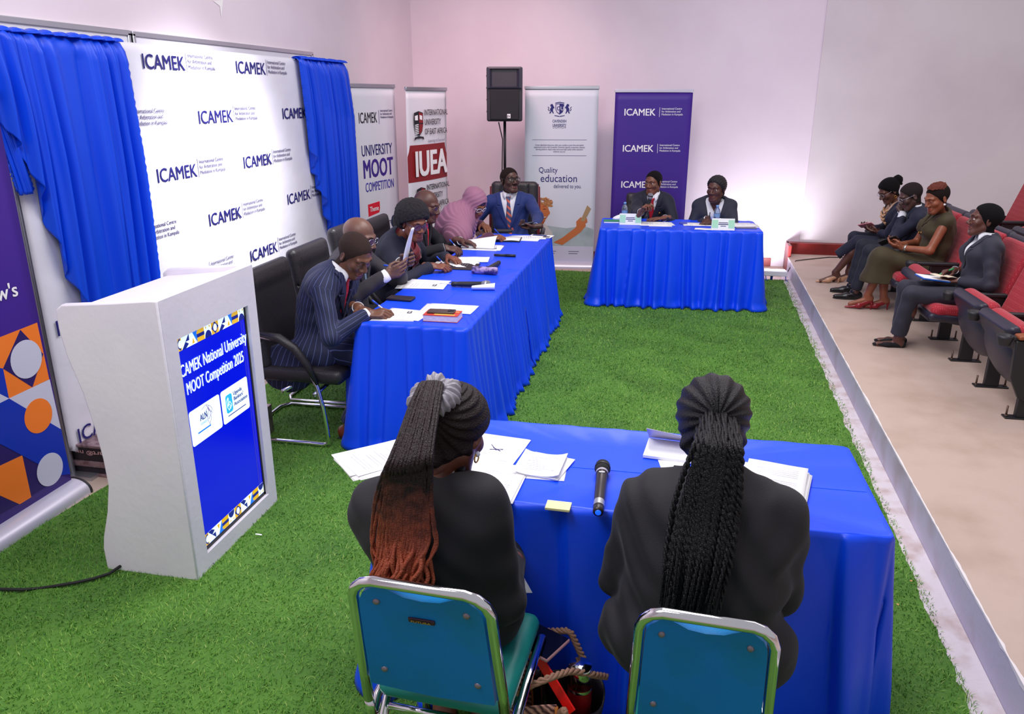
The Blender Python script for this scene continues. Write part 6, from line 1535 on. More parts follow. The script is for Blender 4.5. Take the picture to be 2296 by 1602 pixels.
for k in range(54):
    lay = rs.uniform(0, 1); fx = max(-1, min(1, rs.normal(0, .5))); L = rs.uniform(.40, .52); pts = []
    st = G0 + p.H[:, 0] * fx * .05 + p.H[:, 2] * (.018 * math.cos(fx * 1.6) + rs.uniform(-.03, .01)) + p.H[:, 1] * .01
    pts.append(st); xe = -.05 + fx * .072
    for j in range(1, 15):
        t = j / 14; z = gl[2] - .012 - L * t; x = (gl[0] + fx * .050) * (1 - t) + xe * t + .018 * fx * math.sin(PI * t) + .003 * math.sin(6 * t + k)
        yb_ = yback(max(-.2, min(.2, x)), max(-.42, min(-.05, z))); yh = gl[1] - .022 - .016 * lay
        y = min(yh * (1 - t) ** 1.6 + (yb_ - .008 - .022 * lay) * (1 - (1 - t) ** 1.6), yb_ - .007); pts.append(p.P3 + p.r * x + p.f * y + p.u * z)
    Pn = np.array(pts); m = 80; ts = np.linspace(0, len(Pn) - 1, m); C_ = np.stack([np.interp(ts, np.arange(len(Pn)), Pn[:, i]) for i in range(3)], 1)
    for _ in range(4): C_[1:-1] = (C_[:-2] + C_[1:-1] * 2 + C_[2:]) / 4
    for s_ in (0, PI):
        ph = np.arange(m) * .95 + s_ + k; rr = .0042 * np.clip((m - np.arange(m)) / (m * .35), .35, 1)
        Q = C_ + (p.r[None] * np.cos(ph)[:, None] + p.f[None] * np.sin(ph)[:, None]) * rr[:, None]
        b.tube(list(Q), list(np.maximum(.0046 * np.clip((m - np.arange(m)) / (m * .3), .25, 1), .0012)), 5)
po = b.build('rope_braids', ROPE, p.t, True); po['kind'] = 'stuff'; done(p)
# ================================================================== things on the tables and in hands
ZT = .7525
def sheet(label, px, ang, size=(.297, .21), n=1, z=ZT, lines=True, curl=0.0, group=None, name='paper_sheet', fan=.02, seed=1, logo=None, cat='paper', tidy=False, at=None, ruled=12, side=1):
    """loose sheets or a stack; long axis turned by ang"""
    c = atz(px[0], px[1], z) if at is None else A(*at); r = np.random.default_rng(seed)
    t = thing(name, label, cat, c, ang, group)
    L, Wd = size; th = .0011; b = MB()
    for k in range(n):
        a = 0 if k == n - 1 else r.normal(0, fan); dx, dy = (0, 0) if k == n - 1 else (r.normal(0, fan * .25), r.normal(0, fan * .25))
        G = []
        for i in range(9):
            u = i / 8 - .5; row = []
            for j in range(7):
                v = j / 6 - .5; x, y = u * L, v * Wd
                zz = k * th + .0004 + (curl * max(0, side * u + .15) ** 2 * 2.2 + .0015 * math.sin(5 * u + 3 * v + k) ** 2 if k == n - 1 else 0)
                row.append((x * math.cos(a) - y * math.sin(a) + dx, x * math.sin(a) + y * math.cos(a) + dy, zz))
            G.append(row)
        b.grid(G)
        if n > 3 and k % 3 == 0 and tidy: pass
    b.build('sheets' if n > 1 else 'sheet', PAPER, t, solid=th * .8, offset=1)
    zt = n * th + .0012
    cz = lambda u: curl * max(0, side * u + .15) ** 2 * 2.2
    if lines:
        b = MB()
        for i in range(ruled):
            u = .5 - .12 - .76 * i / ruled; w_ = Wd * r.uniform(.35, .72)
            if r.uniform() < .18: continue
            b.box((u * L * 1, -Wd * .36 + w_ / 2, zt + cz(u) + .0006), (L * .006, w_, .0003))
        b.build('printed_lines', PAPERINK, t)
    if logo:
        b = MB(); b.box((L * logo[0], Wd * logo[1], zt + .001 + cz(logo[0])), (.026, .042, .0004)); o = b.build('printed_logo', INK, t)
        b = MB()
        for k in range(4): b.box((L * logo[0], Wd * logo[1] - .014 + .009 * k, zt + .0013 + cz(logo[0])), (.012 if k % 2 else .016, .004, .0003))
        b.build('logo_marks', PAPER, o)
    return t
def pen(label, a, b_, mat, cap=None, r=.0045, group='pens', name='pen'):
    a, b_ = A(*a), A(*b_); t = thing(name, label, 'pen', a, 0, group); d = b_ - a
    b = MB(); b.tube([a, a + d * .08, a + d * .10, a + d * .72], [r * .25, r * .8, r, r], 9); b.build('barrel', mat, t, True)
    b = MB(); b.tube([a + d * .70, b_], [r * 1.12, r * 1.05], 9); b.build('cap', cap or mat, t, True); return t
PENB = M('blue_pen_plastic', (20, 76, 214), .35); PENC = M('clear_pen_plastic', (206, 208, 224), .25)
def mic(label, a, b_, head, ring=False, body=BLACKP, group=None):
    """a tail end, b_ head end"""
    a, b_ = A(*a), A(*b_); t = thing('microphone', label, 'microphone', a, 0, group); d = b_ - a; L = np.linalg.norm(d); u = d / L
    b = MB(); b.lathe([(.010, 0), (.016, .004), (.0165, .03), (.0145, .034), (.0165, .05), (.018, L * .45), (.0185, L - .062), (.020, L - .058)], a, u, 20); b.build('body', body, t, True)
    b = MB(); b.lathe([(.020, L - .058), (.0235, L - .045), (.0255, L - .03), (.0245, L - .012), (.018, L - .002), (.004, L)], a, u, 20); b.build('grille', head, t, True)
    b = MB(); b.lathe([(.0262, L - .036), (.0270, L - .031), (.0262, L - .026)], a, u, 20, cap=False); b.build('grille_ring', ALU if ring else BLACKM, t, True)
    return t, a, u, L
GRS = M('mic_silver_mesh', (150, 150, 158), .35, metal=.7, bump=(500, .6, 1)); GRB = M('mic_black_foam', (26, 26, 29), .8, bump=(400, .6, 1))
# -- in front of the pinstripe man
sheet('white sheet under the pinstriped man\'s writing hand', (888, 708), .12, (.27, .21), 3, logo=(.25, .28), seed=2, fan=.10)
sheet('white sheet behind the red book at the near table end', (1010, 693), -.03, (.30, .19), 2, seed=3, curl=0, ruled=4, fan=.03)
def phone(label, c, rz, size=(.16, .077, .011), mat=BLACKP, tilt=None, group=None, screen=None, cam=False):
    t = thing('smartphone', label, 'phone', c, rz, group)
    if tilt: t.rotation_euler = (tilt[0], tilt[1], rz)
    b = MB(); b.box((0, 0, size[2] / 2), size); b.build('case', mat, t, bevel=.006, seg=3)
    if screen: b = MB(); b.box((0, 0, size[2] + .0003), (size[0] - .008, size[1] - .008, .0008)); b.build('screen', screen, t, bevel=.0003)
    if cam:
        b = MB(); b.box((size[0] * .36, 0, size[2] + .001), (.034, .040, .003)); cm = b.build('camera_bump', BLACKM, t, bevel=.001)
        for x, y in ((-.008, .010), (-.008, -.010), (.008, 0)): MB().lathe([(.0065, 0), (.0065, .002), (.004, .0022)], (size[0] * .36 + x, y, size[2] + .0025), n=14).build('lens', M('camera_lens', (40, 36, 60), .1), cm)
    return t
phone('closed black wallet phone case lying by the bald man\'s elbow', atz(899, 672, ZT), -.06, (.165, .085, .016), M('dark_wallet_leather', (46, 38, 46), .45))
c = atz(993, 716, ZT); t = thing('book', 'thick red-covered paperback under a phone at the table corner', 'book', c, .02)
b = MB(); b.box((0, 0, .018), (.196, .120, .032)); b.build('pages', M('page_edges', (232, 216, 218), .8, bump=(90, .3, 1)), t)
b = MB(); b.box((0, 0, .0355), (.200, .124, .002)); b.box((0, 0, .001), (.200, .124, .002)); b.build('cover', COVER, t)
b = MB(); b.box((0.02, -.035, .0368), (.12, .02, .0006)); b.box((.02, .03, .0368), (.14, .012, .0006)); b.build('cover_print', M('yellow_cover_print', (240, 190, 90), .4), t)
phone('brown phone with triple camera lying on the red book', c + A(-.01, .012, .0372), .07, (.155, .076, .010), M('brown_phone_case', (74, 56, 54), .4), cam=True)
# -- bald man's papers
sheet('printed sheets with a dark logo before the bald man', (955, 640), .08, (.28, .22), 3, logo=(.22, -.05), seed=4, fan=.12)
pen('clear ballpoint lying against the silver-headed microphone', atz(985, 636, ZT + .006), atz(1022, 638, ZT + .006), PENC)
mic('black microphone with a silver grille lying on the panel table', atz(1012, 637, ZT + .018), atz(1100, 638, ZT + .026), GRS, True)
t = thing('folded_paper', 'small folded white paper curling up beside the silver-headed microphone', 'paper', atz(1085, 649, ZT), .1)
b = MB(); G = [[(-.075 + .15 * u, -.045 * math.cos(a) + .012 * u, .022 + .024 * math.sin(a) - .02 * (1 - u) * max(0, math.sin(a))) for a in np.linspace(-1.35, 1.15, 12)] for u in np.linspace(0, 1, 6)]; b.grid(G).build('sheet', PAPER, t, solid=.0012)
t = thing('pencil_case', 'floral cylindrical pencil case on the panel table seam', 'case', atz(1087, 615, ZT), -.05)
pm = M('floral_print', (176, 150, 196), .5, var=(26, (66, 52, 110), .42, .58)); b = MB(); b.lathe([(.004, -.095), (.024, -.092), (.027, -.08), (.026, .0), (.027, .08), (.024, .092), (.004, .095)], (0, 0, .027), (1, 0, 0), 18); b.build('pouch', pm, t)
mic('all-black microphone lying beyond the floral pencil case', atz(1119, 589, ZT + .018), atz(1090, 607, ZT + .026), GRB)
# -- afro woman
sheet('white notes under the afro woman\'s writing hand', (1022, 593), .06, (.30, .215), 3, seed=5, fan=.06); sheet('white sheet right of the afro woman\'s notes', (1060, 582), .16, (.25, .20), 1, seed=6, z=ZT + .004)
b = MB(); t = thing('clipboard', 'dark clipboard peeping out under the afro woman\'s notes', 'clipboard', atz(1025, 598, ZT), .03); b.box((0, 0, .002), (.31, .225, .003)); b.build('board', BLACKM, t)
# -- man with red spotted tie
sheet('open bundle of printed pages before the man with the red spotted tie', (1082, 556), .05, (.30, .22), 6, seed=7, fan=.05, logo=(.38, -.25))
t = thing('lifted_page', 'printed page lifting off the bundle before the man with the red spotted tie', 'paper', atz(1078, 553, ZT + .008), .05)
b = MB(); G = [[(-.15 + .28 * u, .10 - .19 * v - .02 * u, .006 + .075 * math.sin(PI * min(1, .55 * (1 - v))) * (.35 + .65 * u)) for v in np.linspace(0, 1, 12)] for u in np.linspace(0, 1, 9)]; b.grid(G).build('sheet', PAPER, t, solid=.001)
t = thing('marker', 'black capped marker lying right of the printed bundle', 'marker', atz(1132, 573, ZT + .01), 0)
a_, c_ = atz(1108, 572, ZT + .010), atz(1156, 574, ZT + .010); b = MB(); b.tube([a_, a_ * .45 + c_ * .55], [.009, .010], 10); b.build('barrel', BLACKP, t, True); b = MB(); b.tube([a_ * .45 + c_ * .55, c_], [.0115, .011], 10); b.build('cap', BLACKP, t, True)
# -- woman in headscarf
t = thing('notebook', 'open black-covered notebook under the headscarf woman\'s pen', 'notebook', atz(1130, 538, ZT), .1)
b = MB(); b.box((0, 0, .004), (.30, .21, .007)); b.build('cover', BLACKM, t, bevel=.002); b = MB(); b.grid([[(x, y, .0085 + .005 * math.sin(PI * abs(x) / .145) ** .8) for y in (-.098, 0, .098)] for x in np.linspace(-.143, .143, 15)]); b.build('pages', PAPER, t, solid=.001)
t = thing('phone_case', 'dark closed case lying between the headscarf woman and the blue suit', 'case', atz(1130, 521, ZT), .25)
b = MB(); b.box((0, 0, .012), (.15, .075, .024)); b.build('case', BLACKP, t, bevel=.009, seg=3)
sheet('white sheets at the far end of the panel table', (1185, 533), .25, (.297, .21), 2, seed=8, fan=.15, logo=(.1, .1)); 
t2 = sheet('colour leaflet at the far right corner of the panel table', (1213, 530), -.12, (.21, .15), 1, seed=9, z=ZT + .004, lines=False)
b = MB(); b.box((-.02, .03, .0035), (.13, .05, .0004)); b.build('printed_block', M('leaflet_navy', (50, 60, 130), .6), t2); b = MB(); b.box((.06, -.03, .0035), (.06, .05, .0004)); b.build('printed_block', M('leaflet_grey', (70, 66, 84), .6), t2)
# -- pens and papers in hands
PS = {i: o for i, o in enumerate([o for o in bpy.data.objects if o.name.split('.')[0] == 'person'])}
def handpt(P_, nm, f, s, up): d, n, _ = P_.hand[nm]; return P_.Wr[nm] + (d * f + unit(np.cross(d, n)) * s * (1 if nm == 'R' else -1) - n * up) * P_.S_
for p_, lab, m1, m2 in ((P1, 'blue pen in the pinstriped man\'s hand', PENC, PENB), (P3, 'blue pen in the afro woman\'s hand', PENC, PENB), (P4, 'blue pen in the hand of the man with the red spotted tie', PENC, PENB), (P5, 'blue pen in the headscarf woman\'s hand', PENB, PENB), (P8, 'dark pen in the hand of the woman at the far table', BLACKP, BLACKP)):
    tip = handpt(p_, 'R', .125, .02, -.045); tail = handpt(p_, 'R', .045, .045, .055); u = unit(tail - tip); tip = tip * 1.0; pen(lab, tip, tip + u * .145, m1, m2, group='pens held in writing hands')
a_ = aty(860, 595, 4.49); c_ = aty(906, 601, 4.53); pen('white and blue pen held level by the bald man with the lifted paper', c_, a_, PENC, PENB, .005)
t = thing('held_paper', 'curved white sheet held upright before the afro woman\'s face', 'paper', aty(905, 588, 4.62), 0)
b = MB(); G = []
for i in range(14):
    v = i / 13; q0 = aty(903 + 2 * v + 18 * v ** 1.5, 590 - 78 * v, 4.56); q1 = aty(911 + 14 * v ** .8, 592 - 82 * v, 4.74); G.append([q0 + (q1 - q0) * u + A(.015 * math.sin(PI * u), 0, 0) for u in np.linspace(0, 1, 7)])
b.grid(G); b.build('sheet', PAPER, t, True, solid=.0012)
W6 = P6.Wr['L']; d6 = P6.hand['L'][0]; phone('phone held by the man in the bright navy suit', W6 + d6 * .085 + A(0, 0, .026), math.atan2(d6[1], d6[0]) + .5, (.15, .073, .009), BLACKP, (.15, .1), screen=M('phone_screen', (120, 128, 150), .15))
m7, a7, u7, L7 = mic('microphone with a silver head held to the young man\'s mouth', handpt(P7, 'R', .075, 0, -.026) + A(-.004, .0, -.105), handpt(P7, 'R', .075, 0, -.026) + A(.030, .03, .135), GRS)
# -- foreground table
sheet('fanned stack of white pages at the left end of the near table', (852, 1030), .82, (.25, .19), 9, seed=10, fan=.07, curl=.0, ruled=16)
sheet('white printed sheet on the near table, mostly behind the auburn braids', (1108, 1015), 1.45, (.27, .19), 2, seed=11, ruled=5); 
b = MB()
for a0, a1 in (((1102, 997), (1113, 1010)), ((1098, 1008), (1128, 1008)), ((1106, 1004), (1122, 1012))): b.tube([atz(*a0, ZT + .004), atz(*a1, ZT + .004)], .0012, 5)
o = b.build('pen_scribble', PRNAVY); o.parent = bpy.data.objects['paper_sheet.007' if 'paper_sheet.007' in bpy.data.objects else 'paper_sheet']; o.data.transform(wmat(o.parent).inverted())
sheet('white sheets under the auburn-braided woman\'s chin', (1098, 1082), 1.52, (.26, .20), 4, seed=12, ruled=14, z=ZT + .003)
t = thing('note_pad', 'torn-edged handwritten notepad pages between the two women', 'notebook', atz(1214, 1048, ZT), -.10)
for k, (dx, dy, a_) in enumerate(((.012, -.004, .14), (-.012, .0, .02), (.014, .006, -.12), (-.004, .0, .0), (0, 0, .05))):
    b = MB(); G = [[(x * math.cos(a_) - y * math.sin(a_) + dx, x * math.sin(a_) + y * math.cos(a_) + dy, .0022 * k + .001 + (.012 * (abs(x) / .075) ** 3 if k == 4 else 0)) for y in np.linspace(-.085, .085, 9)] for x in np.linspace(-.075, .075, 9)]
    b.grid(G).build('page', PAPER, t, solid=.0018, offset=1)
b = MB(); r_ = np.random.default_rng(5)
for k in range(9): w_ = r_.uniform(.03, .1); b.box((-.05 + w_ / 2 + r_.uniform(0, .012), .05 - .013 * k, .0146), (w_, .0022, .0004))
b.build('handwriting', PAPERINK, t)
b = MB()
for k in range(7): b.box((-.070, .082 - .012 * k, .0142), (.004, .005, .0004))
b.build('punched_holes', PRNAVY, t)
t, a_, u_, L_ = mic('black cordless microphone lying between the two women\'s backs', atz(1341, 1150, ZT + .016), atz(1352, 1041, ZT + .026), GRB, body=M('mic_gunmetal', (62, 56, 60), .35, metal=.5))
b = MB(); b.lathe([(.0202, L_ - .072), (.0204, L_ - .060)], a_, u_, 20, cap=False); b.build('grey_band', M('mic_grey_band', (168, 160, 176), .4), t, True)
b = MB(); b.lathe([(.0172, .030), (.0174, .06)], a_, u_, 20, cap=False); b.build('silver_band', ALU, t, True)
b = MB(); b.lathe([(.009, -.001), (.009, .001)], a_, u_, 14); b.build('blue_lamp', M('mic_blue_led', (20, 80, 255), .3, emit=1.5), t, True)
b = MB(); b.box(a_ + u_ * (L_ - .09) + A(0, 0, .0185), (.018, .008, .002), R=frame_R(np.cross(u_, (0, 0, 1)), u_)); b.build('switch', ALU, t, True)
t = thing('sticky_notes', 'pale yellow pad of sticky notes at the near table edge', 'notepad', atz(1252, 1138, ZT), -.02)
b = MB(); b.box((0, 0, .004), (.076, .050, .008)); b.build('pad', M('yellow_note', (240, 236, 176), .8), t, bevel=.001)
t = thing('booklet', 'white booklet with its grey cover lifting, left of the rope-braided head', 'booklet', atz(1490, 1010, ZT), -.10)
b = MB(); b.box((.02, -.01, .006), (.17, .15, .011)); b.build('pages', PAPER, t, bevel=.001)
b = MB(); G = [[(-.065 + .17 * u, .066 - .12 * v + .025 * v * v, .013 + .075 * v ** .8 * (1 - .25 * u)) for v in np.linspace(1, 0, 9)] for u in np.linspace(0, 1, 6)]; b.grid(G); b.build('cover', M('booklet_grey', (196, 190, 204), .6), t, solid=.0018)
b = MB()
for v0 in (.22, .80): b.grid([[(-.062 + .165 * u, .066 - .12 * v + .025 * v * v - .0015, .0155 + .075 * v ** .8 * (1 - .25 * u)) for v in (v0, v0 + .045)] for u in np.linspace(0, 1, 6)])
b.build('cover_stripes', PAPER, t)
sheet('corner of a white paper showing above the rope-braided woman\'s left shoulder', (1512, 1043), .2, (.10, .07), 1, seed=14, lines=False)
sheet('thick pile of bordered printed pages right of the rope-braided woman', (1733, 1098), 1.36, (.27, .19), 18, seed=15, fan=.022, ruled=18, curl=.012)
t = thing('page_on_lap', 'white page held on the auburn-braided woman\'s lap', 'paper', atz(1172, 1310, .62), .3)
b = MB(); q = [aty(1150, 1262, 2.02), aty(1156, 1330, 1.98), aty(1194, 1330, 2.02), aty(1160, 1268, 2.08)]; b.flat(q); b.build('sheet', PAPER, t, True, solid=.002)
# -- far table
Rb = rotz(math.radians(3.4)); FT = lambda x, y, z=0: A(.07, 7.83, ZT) + Rb @ A(x, y, z)
NT = M('name_card', (240, 242, 246), .7); MINT = M('mint_card_print', (170, 224, 196), .7)
def tent(px, lab):
    c = atz(px[0], px[1], ZT); t = thing('name_tent', lab, 'name card', c, math.radians(3.4), 'name tents on the far table')
    b = MB(); b.prism([(-.045, 0), (.035, 0), (-.008, .105)], (-.105, 0, 0), (0, 1, 0), (0, 0, 1), A(.21, 0, 0)); b.build('card', NT, t)
    n = unit(A(0, -.105, .037)); up_ = unit(A(0, .037, .105)); o = A(0, -.045, 0) + n * .0008
    b = MB()
    for x in (-.075, .075): b.prism([(x - .028, .02), (x + .028, .02), (x + .028, .098), (x - .028, .098)], o, (1, 0, 0), up_, n * .0006)
    b.build('side_print', MINT, t); b = MB()
    for zc, w_, h_ in ((.068, .085, .006), (.052, .09, .008), (.036, .05, .006)): b.prism([(-w_ / 2, zc), (w_ / 2, zc), (w_ / 2, zc + h_), (-w_ / 2, zc + h_)], o, (1, 0, 0), up_, n * .0008)
    b.build('name_lines', PRNAVY, t)
tent((1413, 503), 'folded name card standing before the young man with the microphone'); tent((1620, 515), 'folded name card standing before the woman at the far table')
WAT = M('clear_bottle_plastic', (196, 214, 236), .08, trans=.85); CAPB = M('pale_blue_cap', (120, 166, 222), .4)
for px, lab in (((1400, 492), 'water bottle behind the left name card on the far table'), ((1606, 500), 'water bottle behind the right name card on the far table')):
    c = atz(*px, ZT); t = thing('water_bottle', lab, 'bottle', c, 0, 'water bottles on the far table')
    b = MB(); b.lathe([(.028, 0), (.031, .008), (.031, .05), (.029, .055), (.031, .06), (.031, .11), (.024, .135), (.012, .150), (.012, .160)], (0, 0, 0), n=20); b.build('bottle', WAT, t)
    b = MB(); b.lathe([(.014, .152), (.0145, .172), (.012, .174)], (0, 0, 0), n=18); b.build('cap', CAPB, t)
    b = MB(); b.lathe([(.0314, .062), (.0314, .092)], (0, 0, 0), n=20, cap=False); b.build('label', M('bottle_label', (120, 160, 214), .5), t)
sheet('open papers before the young man with the microphone', (1467, 502), .1, (.28, .20), 4, seed=16, fan=.1); sheet('grey folder under the young man\'s papers', (1480, 505), .05, (.22, .17), 2, seed=17, lines=False, z=ZT)
t = thing('book', 'green-edged books at the left end of the far table', 'book', atz(1371, 499, ZT), .1); b = MB(); b.box((0, 0, .008), (.15, .10, .014)); b.build('pages', PAPER, t); b = MB(); b.box((0, 0, .018), (.155, .105, .006)); b.build('cover', M('green_cover', (40, 150, 90), .5), t)
t = thing('tissue', 'crumpled white tissue behind the left name card', 'tissue', atz(1385, 494, ZT), .1)
s = SDF(); s.ell((0, 0, .02), (.05, .035, .022)); s.ell((.03, .01, .03), (.03, .02, .03)); s.disp(lambda P_: .006 * noisy(P_, 70, 3)); sdf_like(s, .005, 'tissue', PAPER, t)
sheet('white sheets under the far woman\'s writing hand', (1565, 504), .1, (.24, .19), 3, seed=18, fan=.08)
t = thing('smartphone', 'small phone at the middle of the far table', 'phone', atz(1532, 502, ZT), .1); b = MB(); b.box((0, 0, .005), (.075, .05, .01)); b.build('case', M('teal_violet_case', (70, 80, 170), .4), t, bevel=.003)
sheet('pale pink and white papers right of the right name card', (1668, 506), .15, (.22, .16), 8, seed=19, fan=.12); 
t = thing('folder', 'grey paper folder at the right end of the far table', 'folder', atz(1672, 511, ZT), .06); b = MB(); b.box((0, 0, .003), (.19, .12, .004)); b.build('cover', M('folder_grey', (120, 118, 140), .6), t)
sheet('pinkish leaflet left of the right name card', (1577, 514), -.1, (.16, .10), 2, seed=20, lines=False)
# -- held by the front row
phone('phone held by the woman in the tan blouse', aty(1942, 506, 8.06), 2.4, (.14, .07, .009), M('pink_phone_case', (214, 130, 140), .4), (.5, .3), screen=M('phone_screen', (120, 128, 150), .15))
phone('black phone held by the woman in the olive dress', aty(1992, 541, 7.03), 2.6, (.15, .073, .009), BLACKP, (.6, .5), screen=M('phone_screen_dark', (50, 52, 70), .15))
t = thing('notebook', 'blue hardback notebook on the knees of the woman in charcoal', 'notebook', aty(2090, 626, 5.97), .1); t.rotation_euler = (0, .12, .15)
b = MB(); b.box((0, 0, .005), (.19, .15, .010)); b.build('cover', M('blue_notebook_cover', (20, 92, 190), .4), t, bevel=.002); b = MB(); b.box((0, 0, .0115), (.18, .142, .004)); b.build('pages', PAPER, t)
t = thing('diary', 'open cream diary on top of the blue notebook', 'diary', aty(2115, 622, 5.95), .3); t.rotation_euler = (0, .10, .35)
b = MB(); b.grid([[(x, y, .006 + .006 * math.sin(PI * abs(x) / .075) ** .8) for y in (-.05, 0, .05)] for x in np.linspace(-.072, .072, 13)]); b.build('pages', M('cream_page', (236, 222, 196), .8), t, solid=.004)
tip = handpt(P12, 'R', .12, .02, -.03); tail = aty(2140, 603, 6.0); pen('green pen held by the woman in charcoal', aty(2104, 617, 5.98), aty(2139, 602, 5.98), M('green_pen', (30, 160, 90), .35), r=.0055)
# ================================================================== bag between the two chairs
BX, BY = -.262, 1.86
t = thing('handbag', 'woven brown and black tote bag with braided handles between the teal chairs', 'bag', (BX, BY, 0), .2)
WOV = M('woven_straw', (150, 104, 86), .75); nt = WOV.node_tree; bs = nt.nodes['Principled BSDF']; tc = nt.nodes.new('ShaderNodeTexCoord'); wv = nt.nodes.new('ShaderNodeTexWave'); wv.inputs['Scale'].default_value = 26; wv.inputs['Distortion'].default_value = 6; wv.bands_direction = 'DIAGONAL'; cr = nt.nodes.new('ShaderNodeValToRGB')
nt.links.new(tc.outputs['Object'], wv.inputs['Vector']); nt.links.new(wv.outputs['Fac'], cr.inputs['Fac']); nt.links.new(cr.outputs['Color'], bs.inputs['Base Color']); cr.color_ramp.elements[0].color = lin((54, 34, 44)); cr.color_ramp.elements[1].color = lin((206, 158, 140)); e = cr.color_ramp.elements.new(.45); e.color = lin((150, 96, 86))
BLKL = M('black_bag_leather', (34, 30, 38), .45, bump=(150, .2, 3))
def wall(a0, a1, mat, nm, h0=.30, rx=.155, ry=.105, z0=0):
    b = MB(); G = []
    for i in range(10):
        v = i / 9; G.append([(rx * (.82 + .22 * v) * math.cos(a), ry * (.8 + .28 * v) * math.sin(a), z0 + .005 + (h0 + .02 * math.sin(3 * a)) * v) for a in np.linspace(a0, a1, 22)])
    b.grid(G); return b.build(nm, mat, t, solid=.005)
wall(PI * .62, PI * 1.52, WOV, 'woven_side'); wall(-PI * .48, PI * .62, BLKL, 'leather_side', .27)
b = MB(); b.lathe([(.001, 0), (.125, 0), (.128, .01)], (0, 0, 0), n=24); b.build('base', BLKL, t)
ed = M('tan_edge_piping', (200, 120, 50), .5)
for a in (PI * .62, PI * 1.52): b = MB(); b.tube([(.155 * (.82 + .22 * v) * math.cos(a), .105 * (.8 + .28 * v) * math.sin(a), .01 + .31 * v) for v in np.linspace(0, 1, 8)], .005, 6); b.build('piping', ed, t)
RP = M('braided_cord', (150, 112, 92), .7)
def cord(path, nm='handle'):
    Pn = np.array(path, float); m = 70; ts = np.linspace(0, len(Pn) - 1, m); C_ = np.stack([np.interp(ts, np.arange(len(Pn)), Pn[:, i]) for i in range(3)], 1)
    for _ in range(10): C_[1:-1] = (C_[:-2] + 2 * C_[1:-1] + C_[2:]) / 4
    b = MB()
    for s_ in (0, 2.1, 4.2): ph = np.arange(m) * .62 + s_; b.tube(list(C_ + .0055 * np.stack([np.cos(ph), np.sin(ph) * .7, np.sin(ph) * .7], 1)), .0058, 6)
    return b.build(nm, RP, t)
cord([(-.12, -.07, .30), (-.09, -.11, .38), (-.01, -.10, .41), (.05, -.06, .40), (.12, -.03, .36), (.165, .02, .31)])
cord([(.02, -.115, .30), (.03, -.135, .33), (.045, -.14, .26), (.05, -.14, .12)], 'hanging_cord'); cord([(-.14, .0, .32), (-.19, -.08, .26), (-.24, -.12, .20)], 'hanging_cord'); cord([(-.10, .09, .30), (-.03, .11, .40), (.06, .09, .42), (.10, .06, .34)])
b = MB(); b.tube([(.03 + .012 * math.cos(a), -.137, .245 + .012 * math.sin(a)) for a in np.linspace(0, 2 * PI, 14, endpoint=False)], .0022, 6, closed=True); b.build('ring', CHROME, t)
t = thing('thermos_flask', 'red metal flask with a chrome cap standing in the tote bag', 'flask', (BX + .085, BY + .0, .012), 0)
b = MB(); b.lathe([(.032, 0), (.036, .01), (.036, .29), (.034, .30), (.033, .31)], (0, 0, 0), n=24); b.build('body', M('red_metallic', (150, 12, 26), .3, metal=.5), t)
b = MB(); b.lathe([(.035, .305), (.035, .365), (.033, .372), (.001, .374)], (0, 0, 0), n=24); b.build('cap', CHROME, t); b = MB(); b.lathe([(.0365, .293), (.037, .298), (.0365, .303)], (0, 0, 0), n=24, cap=False); b.build('band', CHROME, t)
t = thing('red_wallet', 'bright red strip of a folder sticking out of the tote bag', 'folder', (BX - .0, BY - .055, .12), 0)
b = MB(); a0, a1 = A(BX - .045, BY + .0, .40), A(BX + .075, BY - .10, .30); d_ = unit(a1 - a0); b.box((a0 + a1) / 2, (np.linalg.norm(a1 - a0), .006, .032), R=frame_R(d_, (d_[1], -d_[0], .4))); b.build('edge', M('signal_red', (236, 14, 10), .4), t, True, bevel=.002)
phone('rose-cased phone lying face up on top of the tote bag', (BX - .045, BY + .045, .405), -.50, (.150, .115, .013), M('rose_phone_case', (190, 140, 150), .4), (.05, -.03), screen=M('phone_glass_black', (6, 6, 10), .08))
